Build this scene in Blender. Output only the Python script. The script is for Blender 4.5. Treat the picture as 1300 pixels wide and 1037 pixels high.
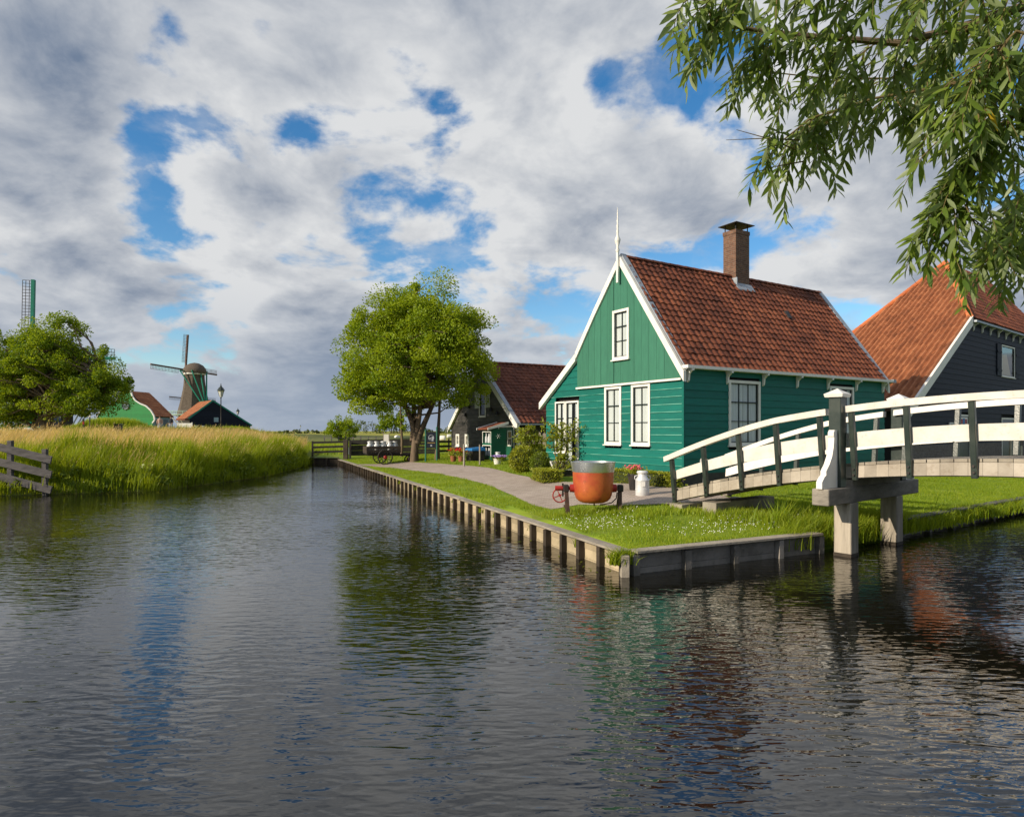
import bpy, bmesh, math, random
import numpy as np
from mathutils import Vector, Matrix

for _o in list(bpy.data.objects):
    bpy.data.objects.remove(_o)
SC = bpy.context.scene
COL = SC.collection
RAD = math.radians
random.seed(11)
RNG = np.random.default_rng(11)

# ------------------------------------------------------------------ camera
F, CX, HY, EYE = 820.0, 650.0, 547.0, 2.0        # focal length and horizon in photo pixels, eye above the water
cam_data = bpy.data.cameras.new('camera')
cam = bpy.data.objects.new('camera', cam_data)
COL.objects.link(cam)
cam.location = (0, 0, EYE)
cam.rotation_euler = (RAD(90), 0, 0)
cam_data.sensor_fit = 'HORIZONTAL'
cam_data.sensor_width = 36.0
cam_data.lens = 36.0 * F / 1300.0
cam_data.shift_y = (HY - 518.5) / 1300.0
cam_data.clip_start = 0.05
cam_data.clip_end = 8000
SC.camera = cam

# ------------------------------------------------------------------ sun, sky, exposure
SUN = Vector((-0.80, -0.44, 0.40)).normalized()
sd = bpy.data.lights.new('sun', 'SUN')
sd.energy = 5.0
sd.angle = RAD(0.6)
sd.color = (1.0, 0.87, 0.68)
so = bpy.data.objects.new('sun', sd)
COL.objects.link(so)
so.rotation_euler = SUN.to_track_quat('Z', 'Y').to_euler()
so.location = (-40, -20, 40)

world = bpy.data.worlds.new('World')
SC.world = world
world.use_nodes = True
WT = world.node_tree
WT.nodes.clear()


class NT:
    """small helper to write node trees as expressions"""
    def __init__(self, tree):
        self.t = tree

    def node(self, typ, **kw):
        n = self.t.nodes.new(typ)
        for k, v in kw.items():
            setattr(n, k, v)
        return n

    def link(self, a, b):
        self.t.links.new(a, b)

    def put(self, sock, val):
        if hasattr(val, 'is_output') or isinstance(val, bpy.types.NodeSocket):
            self.t.links.new(val, sock)
        else:
            sock.default_value = val

    def math(self, op, a, b=0.0, c=None, clamp=False):
        n = self.node('ShaderNodeMath', operation=op, use_clamp=clamp)
        self.put(n.inputs[0], a)
        self.put(n.inputs[1], b)
        if c is not None:
            self.put(n.inputs[2], c)
        return n.outputs[0]

    def vmath(self, op, a, b=None):
        n = self.node('ShaderNodeVectorMath', operation=op)
        self.put(n.inputs[0], a)
        if b is not None:
            self.put(n.inputs[1], b)
        return n

    def mapr(self, v, a, b, c=0.0, d=1.0, smooth=True):
        n = self.node('ShaderNodeMapRange')
        if smooth:
            n.interpolation_type = 'SMOOTHSTEP'
        self.put(n.inputs[0], v)
        for i, x in enumerate((a, b, c, d)):
            self.put(n.inputs[i + 1], x)
        return n.outputs[0]

    def mix(self, f, a, b, blend='MIX'):
        n = self.node('ShaderNodeMix', data_type='RGBA', blend_type=blend)
        self.put(n.inputs[0], f)
        self.put(n.inputs[6], a)
        self.put(n.inputs[7], b)
        return n.outputs[2]

    def noise(self, vec, scale, detail=4, rough=0.5, dist=0.0):
        n = self.node('ShaderNodeTexNoise')
        if vec is not None:
            self.put(n.inputs['Vector'], vec)
        n.inputs['Scale'].default_value = scale
        n.inputs['Detail'].default_value = detail
        n.inputs['Roughness'].default_value = rough
        n.inputs['Distortion'].default_value = dist
        return n.outputs['Fac']


def pxdir(px, py):
    return Vector(((px - CX) / F, 1.0, (HY - py) / F)).normalized()


W = NT(WT)
geo = W.node('ShaderNodeTexCoord').outputs['Generated']
sep = W.node('ShaderNodeSeparateXYZ')
W.link(geo, sep.inputs[0])
zc = W.math('ADD', W.math('MAXIMUM', sep.outputs[2], 0.0), 0.33)
comb = W.node('ShaderNodeCombineXYZ')
W.link(W.math('DIVIDE', sep.outputs[0], zc), comb.inputs[0])
W.link(W.math('DIVIDE', sep.outputs[1], zc), comb.inputs[1])
comb.inputs[2].default_value = 7.4
P = comb.outputs[0]
Pl = W.vmath('ADD', P, (-0.07, -0.02, 0.05)).outputs[0]
nA = W.noise(P, 2.7, 10, 0.55, 0.25)
nB = W.noise(Pl, 2.7, 10, 0.55, 0.25)
nC = W.noise(W.vmath('ADD', P, (17.3, 4.1, 9.0)).outputs[0], 0.95, 4, 0.5, 0.2)
nD = W.noise(W.vmath('ADD', P, (3.3, 14.1, 2.0)).outputs[0], 5.5, 8, 0.6, 0.4)
# blue openings (negative) and heavier banks (positive) where the photograph shows them
blobs = [(215, 25, 700, -.13), (325, 40, 1200, -.13), (270, 165, 700, -.12), (185, 195, 800, -.11), (390, 155, 1500, -.06),
         (766, 105, 900, -.16), (890, 95, 520, -.10), (950, 60, 600, -.06), (280, 285, 500, -.11), (190, 265, 700, -.10),
         (390, 320, 700, -.09), (500, 215, 600, .06), (600, 335, 1000, -.04), (1120, 235, 700, -.03),
         (110, 310, 320, .11), (600, 70, 220, .10), (690, 240, 240, .10), (40, 60, 300, .08), (520, 300, 600, .04),
         (400, 440, 160, .06), (900, 260, 260, .08), (1180, 330, 200, .06), (430, 90, 500, .06), (120, 120, 700, .06)]
bias = None
for bx_, by_, k, w in blobs:
    dv = pxdir(bx_, by_)
    g = W.math('EXPONENT', W.math('MULTIPLY', W.math('SUBTRACT', W.vmath('DOT_PRODUCT', geo, tuple(dv)).outputs['Value'], 1.0), float(k)))
    g = W.math('MULTIPLY', g, float(w))
    bias = g if bias is None else W.math('ADD', bias, g)
dens = W.math('ADD', W.math('ADD', nA, bias), W.math('MULTIPLY', W.math('SUBTRACT', nC, 0.5), 0.32))
dens = W.math('ADD', dens, W.math('MULTIPLY', W.math('SUBTRACT', nD, 0.5), 0.24))
dens = W.math('ADD', dens, W.mapr(sep.outputs[2], 0.20, 0.02, 0.0, 0.12))
cmask = W.math('MAXIMUM', W.mapr(dens, 0.368, 0.468), W.mapr(nD, 0.44, 0.72, 0.0, 0.42))
relief = W.math('SUBTRACT', nB, nA)          # brighter where the cloud thins out towards the sun
lit = W.math('ADD', W.mapr(dens, 0.70, 0.42), W.math('MULTIPLY', relief, -4.2))
lit = W.math('ADD', lit, W.math('MULTIPLY', W.math('SUBTRACT', nD, 0.5), -0.55))
lit = W.math('ADD', W.math('MULTIPLY', lit, 0.68), W.math('MULTIPLY', W.mapr(nC, 0.62, 0.36), 0.24), clamp=True)
# a sunlit cumulus head low over the dike
sunny = W.math('EXPONENT', W.math('MULTIPLY', W.math('SUBTRACT', W.vmath('DOT_PRODUCT', geo, tuple(pxdir(305, 378))).outputs['Value'], 1.0), 1500.0))
lit = W.math('ADD', lit, W.math('MULTIPLY', sunny, 0.7), clamp=True)
ccol = W.mix(lit, (0.22, 0.295, 0.43, 1), (0.97, 0.985, 1.0, 1))
# towards the horizon the cloud is seen through more air
ccol = W.mix(W.mapr(sep.outputs[2], 0.24, 0.0, 0.0, 0.78), ccol, (0.47, 0.555, 0.69, 1))
sky = W.node('ShaderNodeTexSky', sky_type='NISHITA')
sky.sun_disc = False
sky.sun_elevation = math.asin(SUN.z)
sky.sun_rotation = math.atan2(SUN.x, SUN.y)
sky.altitude = 0
sky.air_density = 1.0
sky.dust_density = 0.4
sky.ozone_density = 2.0
hs = W.node('ShaderNodeHueSaturation')
hs.inputs['Saturation'].default_value = 1.35
W.link(sky.outputs[0], hs.inputs['Color'])
b1 = W.node('ShaderNodeBackground')
W.link(hs.outputs[0], b1.inputs[0])
b1.inputs[1].default_value = 0.145
b2 = W.node('ShaderNodeBackground')
W.link(ccol, b2.inputs[0])
b2.inputs[1].default_value = 0.70
ms = W.node('ShaderNodeMixShader')
W.link(cmask, ms.inputs[0])
W.link(b1.outputs[0], ms.inputs[1])
W.link(b2.outputs[0], ms.inputs[2])
wo = W.node('ShaderNodeOutputWorld')
W.link(ms.outputs[0], wo.inputs[0])
world.cycles.sampling_method = 'MANUAL'
world.cycles.sample_map_resolution = 512

SC.view_settings.view_transform = 'Standard'
SC.view_settings.look = 'None'
SC.view_settings.exposure = 0.1
SC.view_settings.gamma = 1.0
SC.view_settings.use_curve_mapping = False
SC.render.engine = 'CYCLES'
SC.cycles.use_denoising = True
SC.cycles.max_bounces = 8
SC.cycles.transparent_max_bounces = 12
SC.cycles.caustics_reflective = False
SC.cycles.caustics_refractive = False

# ------------------------------------------------------------------ materials
MATS = {}


def mat(name, col, rough=0.65, col2=None, nscale=3.0, namt=0.6, rnd=0.0, bump=0.0, bscale=40.0, spec=0.3, metal=0.0,
        stretch=None, detail=5, streak=None):
    if name in MATS:
        return MATS[name]
    m = bpy.data.materials.new(name)
    m.use_nodes = True
    t = m.node_tree
    t.nodes.clear()
    N = NT(t)
    out = N.node('ShaderNodeOutputMaterial')
    p = N.node('ShaderNodeBsdfPrincipled')
    N.link(p.outputs[0], out.inputs[0])
    p.inputs['Roughness'].default_value = rough
    p.inputs['Metallic'].default_value = metal
    p.inputs['Specular IOR Level'].default_value = spec
    co = N.node('ShaderNodeTexCoord').outputs['Object']
    if stretch:
        mp = N.node('ShaderNodeMapping')
        mp.inputs['Scale'].default_value = stretch
        N.link(co, mp.inputs[0])
        co = mp.outputs[0]
    c = (*col, 1)
    if col2:
        n = N.noise(co, nscale, detail, 0.6)
        c = N.mix(N.math('MULTIPLY', N.mapr(n, 0.35, 0.68), namt), c, (*col2, 1))
    if streak:
        n2 = N.noise(co, nscale * 4.3, 6, 0.7)
        c = N.mix(N.mapr(n2, 0.52, 0.75, 0, 0.6), c, (*streak, 1))
    if rnd:
        a = N.node('ShaderNodeAttribute', attribute_name='rnd').outputs['Fac']
        oi = N.node('ShaderNodeObjectInfo').outputs['Random']
        r = N.math('FRACT', N.math('ADD', a, oi))
        f = N.math('ADD', N.math('MULTIPLY', r, 2 * rnd), 1 - rnd)
        h = N.node('ShaderNodeHueSaturation')
        N.put(h.inputs['Color'], c)
        N.link(f, h.inputs['Value'])
        c = h.outputs[0]
    N.put(p.inputs['Base Color'], c)
    if bump:
        b = N.node('ShaderNodeBump')
        b.inputs['Strength'].default_value = bump
        b.inputs['Distance'].default_value = 0.01
        N.link(N.noise(co, bscale, 4, 0.6), b.inputs['Height'])
        N.link(b.outputs[0], p.inputs['Normal'])
    MATS[name] = m
    return m


def leafmat(name, c1, c2, trans=0.4, back=None, rough=0.5, gloss=0.06):
    """foliage: colour varies leaf by leaf through the attribute rnd; light comes through from behind"""
    m = bpy.data.materials.new(name)
    m.use_nodes = True
    t = m.node_tree
    t.nodes.clear()
    N = NT(t)
    out = N.node('ShaderNodeOutputMaterial')
    a = N.node('ShaderNodeAttribute', attribute_name='rnd').outputs['Fac']
    oi = N.node('ShaderNodeObjectInfo').outputs['Random']
    r = N.math('FRACT', N.math('ADD', a, N.math('MULTIPLY', oi, 0.999)))
    c = N.mix(r, (*c1, 1), (*c2, 1))
    if back:
        g = N.node('ShaderNodeNewGeometry')
        c = N.mix(N.math('MULTIPLY', g.outputs['Backfacing'], 0.85), c, (*back, 1))
    d = N.node('ShaderNodeBsdfDiffuse')
    N.put(d.inputs[0], c)
    tr = N.node('ShaderNodeBsdfTranslucent')
    N.put(tr.inputs[0], N.mix(0.5, c, (c2[0] * 1.6, c2[1] * 1.5, c2[2] * 0.6, 1)))
    m1 = N.node('ShaderNodeMixShader')
    m1.inputs[0].default_value = trans
    N.link(d.outputs[0], m1.inputs[1])
    N.link(tr.outputs[0], m1.inputs[2])
    gl = N.node('ShaderNodeBsdfGlossy')
    gl.inputs[1].default_value = rough
    m2 = N.node('ShaderNodeMixShader')
    m2.inputs[0].default_value = gloss
    N.link(m1.outputs[0], m2.inputs[1])
    N.link(gl.outputs[0], m2.inputs[2])
    N.link(m2.outputs[0], out.inputs[0])
    MATS[name] = m
    return m


def glassmat(name):
    m = bpy.data.materials.new(name)
    m.use_nodes = True
    t = m.node_tree
    t.nodes.clear()
    N = NT(t)
    out = N.node('ShaderNodeOutputMaterial')
    gg = N.node('ShaderNodeNewGeometry')
    cs = N.math('ABSOLUTE', N.vmath('DOT_PRODUCT', gg.outputs['Incoming'], gg.outputs['Normal']).outputs['Value'])
    fr = N.math('ADD', N.math('MULTIPLY', N.math('POWER', N.math('SUBTRACT', 1.0, cs), 5.0), 0.92), 0.06)
    tr = N.node('ShaderNodeBsdfTransparent')
    tr.inputs[0].default_value = (0.86, 0.9, 0.9, 1)
    gl = N.node('ShaderNodeBsdfGlossy')
    gl.inputs[1].default_value = 0.02
    mx = N.node('ShaderNodeMixShader')
    N.link(fr, mx.inputs[0])
    N.link(tr.outputs[0], mx.inputs[1])
    N.link(gl.outputs[0], mx.inputs[2])
    N.link(mx.outputs[0], out.inputs[0])
    return m


def tilemat(name, lo, mid, hi, moss):
    m = bpy.data.materials.new(name)
    m.use_nodes = True
    t = m.node_tree
    t.nodes.clear()
    N = NT(t)
    out = N.node('ShaderNodeOutputMaterial')
    p = N.node('ShaderNodeBsdfPrincipled')
    N.link(p.outputs[0], out.inputs[0])
    p.inputs['Roughness'].default_value = 0.75
    p.inputs['Specular IOR Level'].default_value = 0.25
    a = N.node('ShaderNodeAttribute', attribute_name='rnd').outputs['Fac']
    co = N.node('ShaderNodeTexCoord').outputs['Object']
    big = N.noise(co, 0.9, 3, 0.6)
    v = N.math('ADD', N.math('MULTIPLY', a, 0.42), N.math('ADD', N.math('MULTIPLY', N.mapr(big, 0.3, 0.7), 0.36), 0.14), clamp=True)
    cr = N.node('ShaderNodeValToRGB')
    e = cr.color_ramp.elements
    e[0].color = (*lo, 1)
    e[1].color = (*hi, 1)
    e.new(0.5).color = (*mid, 1)
    N.link(v, cr.inputs[0])
    fine = N.noise(co, 22, 5, 0.65)
    c = N.mix(N.mapr(fine, 0.55, 0.75, 0, 0.75), cr.outputs[0], (*moss, 1))
    N.put(p.inputs['Base Color'], c)
    b = N.node('ShaderNodeBump')
    b.inputs['Strength'].default_value = 0.5
    b.inputs['Distance'].default_value = 0.008
    N.link(N.noise(co, 60, 4, 0.6), b.inputs['Height'])
    N.link(b.outputs[0], p.inputs['Normal'])
    MATS[name] = m
    return m


def watermat():
    m = bpy.data.materials.new('water')
    m.use_nodes = True
    t = m.node_tree
    t.nodes.clear()
    N = NT(t)
    out = N.node('ShaderNodeOutputMaterial')
    p = N.node('ShaderNodeBsdfPrincipled')
    N.link(p.outputs[0], out.inputs[0])
    p.inputs['Base Color'].default_value = (0.0075, 0.0070, 0.0045, 1)
    p.inputs['Roughness'].default_value = 0.02
    p.inputs['IOR'].default_value = 1.55
    p.inputs['Specular IOR Level'].default_value = 0.9
    co = N.node('ShaderNodeTexCoord').outputs['Object']

    def wave(rot, sx, sy, scale, det, dist):
        mp = N.node('ShaderNodeMapping')
        mp.inputs['Rotation'].default_value = (0, 0, RAD(rot))
        mp.inputs['Scale'].default_value = (sx, sy, 1)
        N.link(co, mp.inputs[0])
        return N.math('SUBTRACT', N.noise(mp.outputs[0], scale, det, 0.5, dist), 0.5)
    calm = N.mapr(N.noise(co, 0.22, 2, 0.5), 0.34, 0.62, 0.35, 1.05)
    a = N.math('MULTIPLY', wave(24, 0.45, 1.35, 7.4, 1.2, 0.30), 0.0108)
    b = N.math('MULTIPLY', wave(-34, 0.5, 1.3, 11.0, 1.2, 0.25), 0.0068)
    c = N.math('MULTIPLY', wave(44, 0.6, 1.2, 24, 1.0, 0.2), 0.0012)
    d = N.math('MULTIPLY', wave(5, 0.6, 1.0, 1.5, 1.0, 0.2), 0.0075)
    h = N.math('ADD', N.math('MULTIPLY', N.math('ADD', N.math('ADD', a, b), c), calm), d)
    bp = N.node('ShaderNodeBump')
    bp.inputs['Strength'].default_value = 1.0
    bp.inputs['Distance'].default_value = 1.0
    N.link(h, bp.inputs['Height'])
    N.link(bp.outputs[0], p.inputs['Normal'])
    return m


WHITE = mat('white_paint', (0.80, 0.78, 0.74), 0.5, (0.62, 0.60, 0.54), 2.5, 0.5, bump=0.15, bscale=25)
CREAM = mat('cream_paint', (0.80, 0.76, 0.71), 0.55, (0.66, 0.61, 0.55), 3.0, 0.7, bump=0.35, bscale=30, streak=(0.47, 0.43, 0.37), stretch=(1, 1, 1))
TEAL = mat('teal_paint', (0.003, 0.142, 0.112), 0.55, (0.004, 0.112, 0.092), 2.0, 0.8, rnd=0.13, bump=0.3, bscale=18, stretch=(1, 1, 6), spec=0.25, streak=(0.010, 0.150, 0.125))
GABLE = mat('gable_green_paint', (0.045, 0.175, 0.115), 0.6, (0.038, 0.145, 0.098), 2.0, 0.8, rnd=0.07, bump=0.2, bscale=20, stretch=(6, 6, 1), spec=0.2)
DKGREEN = mat('dark_green_paint', (0.018, 0.030, 0.026), 0.32, (0.05, 0.062, 0.052), 4.0, 0.7, bump=0.2, bscale=30, spec=0.5)
SASH = mat('sash_green_black', (0.016, 0.026, 0.024), 0.4)
BLACKWOOD = mat('tarred_boards', (0.030, 0.028, 0.027), 0.65, (0.075, 0.070, 0.064), 1.6, 0.8, rnd=0.28, bump=0.4, bscale=22, stretch=(1, 1, 5))
NAVY = mat('blue_black_boards', (0.011, 0.015, 0.025), 0.55, (0.018, 0.022, 0.034), 2.0, 0.8, rnd=0.15, bump=0.3, bscale=22, stretch=(1, 1, 5), spec=0.12)
TIMBER = mat('weathered_timber', (0.36, 0.32, 0.26), 0.8, (0.22, 0.19, 0.155), 2.2, 0.9, rnd=0.18, bump=0.6, bscale=26, streak=(0.13, 0.105, 0.08))
PILEWOOD = mat('pile_timber', (0.42, 0.37, 0.30), 0.8, (0.24, 0.21, 0.17), 1.4, 0.9, rnd=0.1, bump=0.7, bscale=9, stretch=(7, 7, 0.5), streak=(0.15, 0.125, 0.095))
PALETIMBER = mat('pale_timber', (0.46, 0.41, 0.345), 0.8, (0.33, 0.285, 0.23), 2.2, 0.9, rnd=0.16, bump=0.5, bscale=26, streak=(0.23, 0.175, 0.12))
GREYWOOD = mat('grey_fence_wood', (0.13, 0.12, 0.118), 0.85, (0.06, 0.057, 0.056), 3.0, 0.9, rnd=0.15, bump=0.7, bscale=24, stretch=(1, 1, 4))
DARKWOOD = mat('dark_wet_wood', (0.038, 0.029, 0.022), 0.7, (0.075, 0.058, 0.040), 3.0, 0.8, rnd=0.25, bump=0.5, bscale=25)
QUAYWOOD = mat('quay_boards', (0.47, 0.38, 0.25), 0.85, (0.30, 0.25, 0.16), 1.6, 0.9, rnd=0.2, bump=0.6, bscale=22, streak=(0.14, 0.14, 0.06))
FENCEBLACK = mat('black_fence_wood', (0.022, 0.019, 0.017), 0.7, (0.045, 0.04, 0.036), 3, 0.8, rnd=0.2, bump=0.4)
BARK = mat('bark', (0.17, 0.125, 0.085), 0.9, (0.085, 0.06, 0.042), 5, 0.9, bump=0.9, bscale=14, stretch=(1, 1, 0.3))
TWIGBARK = mat('twig_bark', (0.16, 0.125, 0.05), 0.8, (0.10, 0.065, 0.03), 8, 0.8, bump=0.4)
BRICK = mat('chimney_brick_base', (0.10, 0.075, 0.055), 0.85)
STEEL = mat('galvanised_steel', (0.62, 0.63, 0.64), 0.32, (0.42, 0.43, 0.44), 6, 0.7, metal=0.85, bump=0.15, bscale=12)
COPPER = mat('painted_copper', (0.52, 0.135, 0.035), 0.42, (0.42, 0.045, 0.030), 2.6, 0.75, bump=0.3, bscale=14, streak=(0.17, 0.06, 0.025), spec=0.5, metal=0.15)
REDPAINT = mat('red_paint', (0.36, 0.025, 0.02), 0.45, (0.17, 0.02, 0.02), 8, 0.7)
IRON = mat('black_iron', (0.02, 0.02, 0.022), 0.45, (0.05, 0.035, 0.028), 6, 0.6)
MILKCAN = mat('dull_aluminium', (0.74, 0.75, 0.76), 0.42, (0.55, 0.56, 0.58), 5, 0.7, metal=0.35, bump=0.2, bscale=14)
CURTAIN = mat('white_curtain', (0.80, 0.80, 0.78), 0.9, (0.60, 0.61, 0.62), 9, 0.8, stretch=(3, 3, 0.1))
INSIDE = mat('dark_interior', (0.02, 0.02, 0.02), 0.9)
GREENWOOD = mat('green_paint', (0.010, 0.110, 0.062), 0.5, (0.012, 0.08, 0.05), 3, 0.7, bump=0.2)
BRIGHTGREEN = mat('bright_green_paint', (0.020, 0.235, 0.060), 0.6, (0.022, 0.19, 0.05), 1.5, 0.7, rnd=0.08)
MILLGREEN = mat('mill_green_paint', (0.012, 0.215, 0.140), 0.5, (0.012, 0.16, 0.11), 3, 0.6)
THATCH = mat('thatch', (0.125, 0.100, 0.078), 0.95, (0.075, 0.058, 0.045), 2.5, 0.8, bump=0.6, bscale=20)
SLATE = mat('lead', (0.36, 0.40, 0.45), 0.5, (0.25, 0.28, 0.32), 5, 0.7, metal=0.2)
TERRACOTTA = mat('terracotta', (0.30, 0.11, 0.05), 0.8, (0.20, 0.08, 0.04), 6, 0.6)
BLUE = mat('blue_paint', (0.02, 0.16, 0.42), 0.5)
SOIL = mat('soil', (0.05, 0.04, 0.028), 0.95, (0.08, 0.06, 0.04), 5, 0.8)
SKIN = mat('skin', (0.50, 0.30, 0.21), 0.6)
ROOF_RED = tilemat('old_red_tiles', (0.050, 0.020, 0.014), (0.185, 0.058, 0.031), (0.34, 0.112, 0.052), (0.05, 0.033, 0.022))
ROOF_ORANGE = tilemat('orange_tiles', (0.18, 0.068, 0.034), (0.33, 0.120, 0.052), (0.46, 0.185, 0.082), (0.12, 0.055, 0.03))
ROOF_BROWN = tilemat('brown_tiles', (0.055, 0.022, 0.015), (0.155, 0.052, 0.031), (0.25, 0.085, 0.045), (0.05, 0.030, 0.020))
GLASS = glassmat('window_glass')
LEAF_MAPLE = leafmat('tree_leaves', (0.10, 0.205, 0.008), (0.36, 0.435, 0.014), 0.38, gloss=0.02)
LEAF_DARK = leafmat('shade_tree_leaves', (0.085, 0.185, 0.010), (0.31, 0.39, 0.014), 0.42, gloss=0.02)
LEAF_WILLOW = leafmat('willow_leaves', (0.070, 0.130, 0.018), (0.20, 0.275, 0.038), 0.42, back=(0.30, 0.36, 0.20), rough=0.5, gloss=0.035)
LEAF_YELLOW = leafmat('yellowed_leaf', (0.55, 0.36, 0.02), (0.60, 0.40, 0.03), 0.4)
LEAF_BOX = leafmat('boxwood_leaves', (0.085, 0.145, 0.010), (0.20, 0.255, 0.015), 0.3, gloss=0.03)
LEAF_HEDGE = leafmat('hedge_leaves', (0.16, 0.22, 0.010), (0.38, 0.38, 0.03), 0.35, gloss=0.03)
LEAF_SHRUB = leafmat('shrub_leaves', (0.14, 0.21, 0.012), (0.36, 0.38, 0.03), 0.42, gloss=0.03)
LAWN = leafmat('lawn_blades', (0.15, 0.26, 0.010), (0.35, 0.405, 0.025), 0.45, gloss=0.02)
REED_G = leafmat('green_reed', (0.10, 0.19, 0.008), (0.32, 0.38, 0.014), 0.45, gloss=0.02)
REED_T = leafmat('dry_grass', (0.42, 0.29, 0.10), (0.68, 0.50, 0.24), 0.4, gloss=0.02)
FARLEAF = leafmat('far_leaves', (0.050, 0.085, 0.014), (0.12, 0.150, 0.025), 0.3)


# ------------------------------------------------------------------ geometry helpers
def V(*a):
    return Vector(a)


class MB:
    """collects boxes, bars, tubes and prisms; build() links them as ONE mesh object"""
    def __init__(self):
        self.v, self.f, self.r = [], [], []

    def add(self, vs, fs, r=None):
        o = len(self.v)
        if r is None:
            r = random.random()
        self.v += [tuple(p) for p in vs]
        self.r += [r] * len(vs)
        self.f += [tuple(i + o for i in q) for q in fs]
        return self

    def hexa(self, p, r=None):
        # p: 4 bottom (counter-clockwise from above) and 4 top
        return self.add(p, [(3, 2, 1, 0), (4, 5, 6, 7), (0, 1, 5, 4), (1, 2, 6, 5), (2, 3, 7, 6), (3, 0, 4, 7)], r)

    def box(self, x0, x1, y0, y1, z0, z1, r=None):
        return self.hexa([(x0, y0, z0), (x1, y0, z0), (x1, y1, z0), (x0, y1, z0),
                          (x0, y0, z1), (x1, y0, z1), (x1, y1, z1), (x0, y1, z1)], r)

    def bar(self, a, b, w, h, up=(0, 0, 1), r=None):
        a, b = Vector(a), Vector(b)
        d = (b - a).normalized()
        u = Vector(up)
        s = d.cross(u)
        if s.length < 1e-5:
            s = d.cross(Vector((1, 0, 0)))
        s.normalize()
        u = s.cross(d).normalized()
        s *= w / 2
        u *= h / 2
        return self.hexa([a - s - u, a + s - u, b + s - u, b - s - u, a - s + u, a + s + u, b + s + u, b - s + u], r)

    def prism(self, poly, ext, r=None):
        n = len(poly)
        a = [Vector(p) for p in poly]
        e = Vector(ext)
        b = [p + e for p in a]
        fs = [tuple(range(n))[::-1], tuple(range(n, 2 * n))]
        fs += [(i, (i + 1) % n, n + (i + 1) % n, n + i) for i in range(n)]
        return self.add(a + b, fs, r)

    def tube(self, pts, rad, n=8, cap=True, r=None):
        pts = [Vector(p) for p in pts]
        if not hasattr(rad, '__len__'):
            rad = [rad] * len(pts)
        vs, fs = [], []
        prev = None
        for i, p in enumerate(pts):
            d = (pts[min(i + 1, len(pts) - 1)] - pts[max(i - 1, 0)]).normalized()
            s = d.cross(Vector((0, 0, 1))) if prev is None else prev - d * prev.dot(d)
            if s.length < 1e-4:
                s = d.cross(Vector((1, 0, 0)))
            s.normalize()
            prev = s
            t = d.cross(s)
            for k in range(n):
                a = 2 * math.pi * k / n
                vs.append(p + (s * math.cos(a) + t * math.sin(a)) * rad[i])
        for i in range(len(pts) - 1):
            for k in range(n):
                k2 = (k + 1) % n
                fs.append((i * n + k, i * n + k2, (i + 1) * n + k2, (i + 1) * n + k))
        if cap:
            fs.append(tuple(range(n))[::-1])
            fs.append(tuple(range((len(pts) - 1) * n, len(pts) * n)))
        return self.add(vs, fs, r)

    def lathe(self, prof, n=20, c=(0, 0, 0), squash=(1, 1), r=None):
        vs, fs = [], []
        for rr, z in prof:
            for k in range(n):
                a = 2 * math.pi * k / n
                vs.append((c[0] + rr * math.cos(a) * squash[0], c[1] + rr * math.sin(a) * squash[1], c[2] + z))
        for i in range(len(prof) - 1):
            for k in range(n):
                k2 = (k + 1) % n
                fs.append((i * n + k, i * n + k2, (i + 1) * n + k2, (i + 1) * n + k))
        fs.append(tuple(range(n))[::-1])
        fs.append(tuple(range((len(prof) - 1) * n, len(prof) * n)))
        return self.add(vs, fs, r)

    def ring(self, c, rad, tr, axis='x', n=24, m=6, r=None):
        vs, fs = [], []
        for i in range(n):
            a = 2 * math.pi * i / n
            for k in range(m):
                b = 2 * math.pi * k / m
                q = rad + tr * math.cos(b)
                h = tr * math.sin(b)
                x, y = q * math.cos(a), q * math.sin(a)
                vs.append((c[0] + (h if axis == 'x' else x), c[1] + (x if axis == 'x' else (h if axis == 'y' else y)),
                           c[2] + (y if axis != 'z' else h)))
        for i in range(n):
            for k in range(m):
                fs.append((i * m + k, ((i + 1) % n) * m + k, ((i + 1) % n) * m + (k + 1) % m, i * m + (k + 1) % m))
        return self.add(vs, fs, r)

    def ball(self, c, rad, n=8, m=6, r=None):
        prof = [(max(1e-3, math.sin(math.pi * i / m)) * rad[0], -math.cos(math.pi * i / m) * rad[2]) for i in range(m + 1)]
        return self.lathe(prof, n, c, (1, rad[1] / rad[0]), r)

    def build(self, name, m, parent=None, smooth=False, off=(0, 0, 0), bevel=0.0):
        me = bpy.data.meshes.new(name)
        o_ = off
        me.from_pydata([(p[0] - o_[0], p[1] - o_[1], p[2] - o_[2]) for p in self.v], [], self.f)
        at = me.attributes.new('rnd', 'FLOAT', 'POINT')
        at.data.foreach_set('value', self.r)
        fix_normals(me)
        me.materials.append(m)
        if smooth:
            me.polygons.foreach_set('use_smooth', [True] * len(me.polygons))
        ob = bpy.data.objects.new(name, me)
        COL.objects.link(ob)
        ob.parent = parent
        if bevel:
            bv = ob.modifiers.new('bevel', 'BEVEL')
            bv.width = bevel
            bv.segments = 1
            bv.limit_method = 'ANGLE'
        if smooth:
            try:
                me.set_sharp_from_angle(angle=RAD(42))
            except Exception:
                pass
        return ob


def fix_normals(me):
    bm = bmesh.new()
    bm.from_mesh(me)
    bmesh.ops.recalc_face_normals(bm, faces=bm.faces)
    bm.to_mesh(me)
    bm.free()


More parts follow.
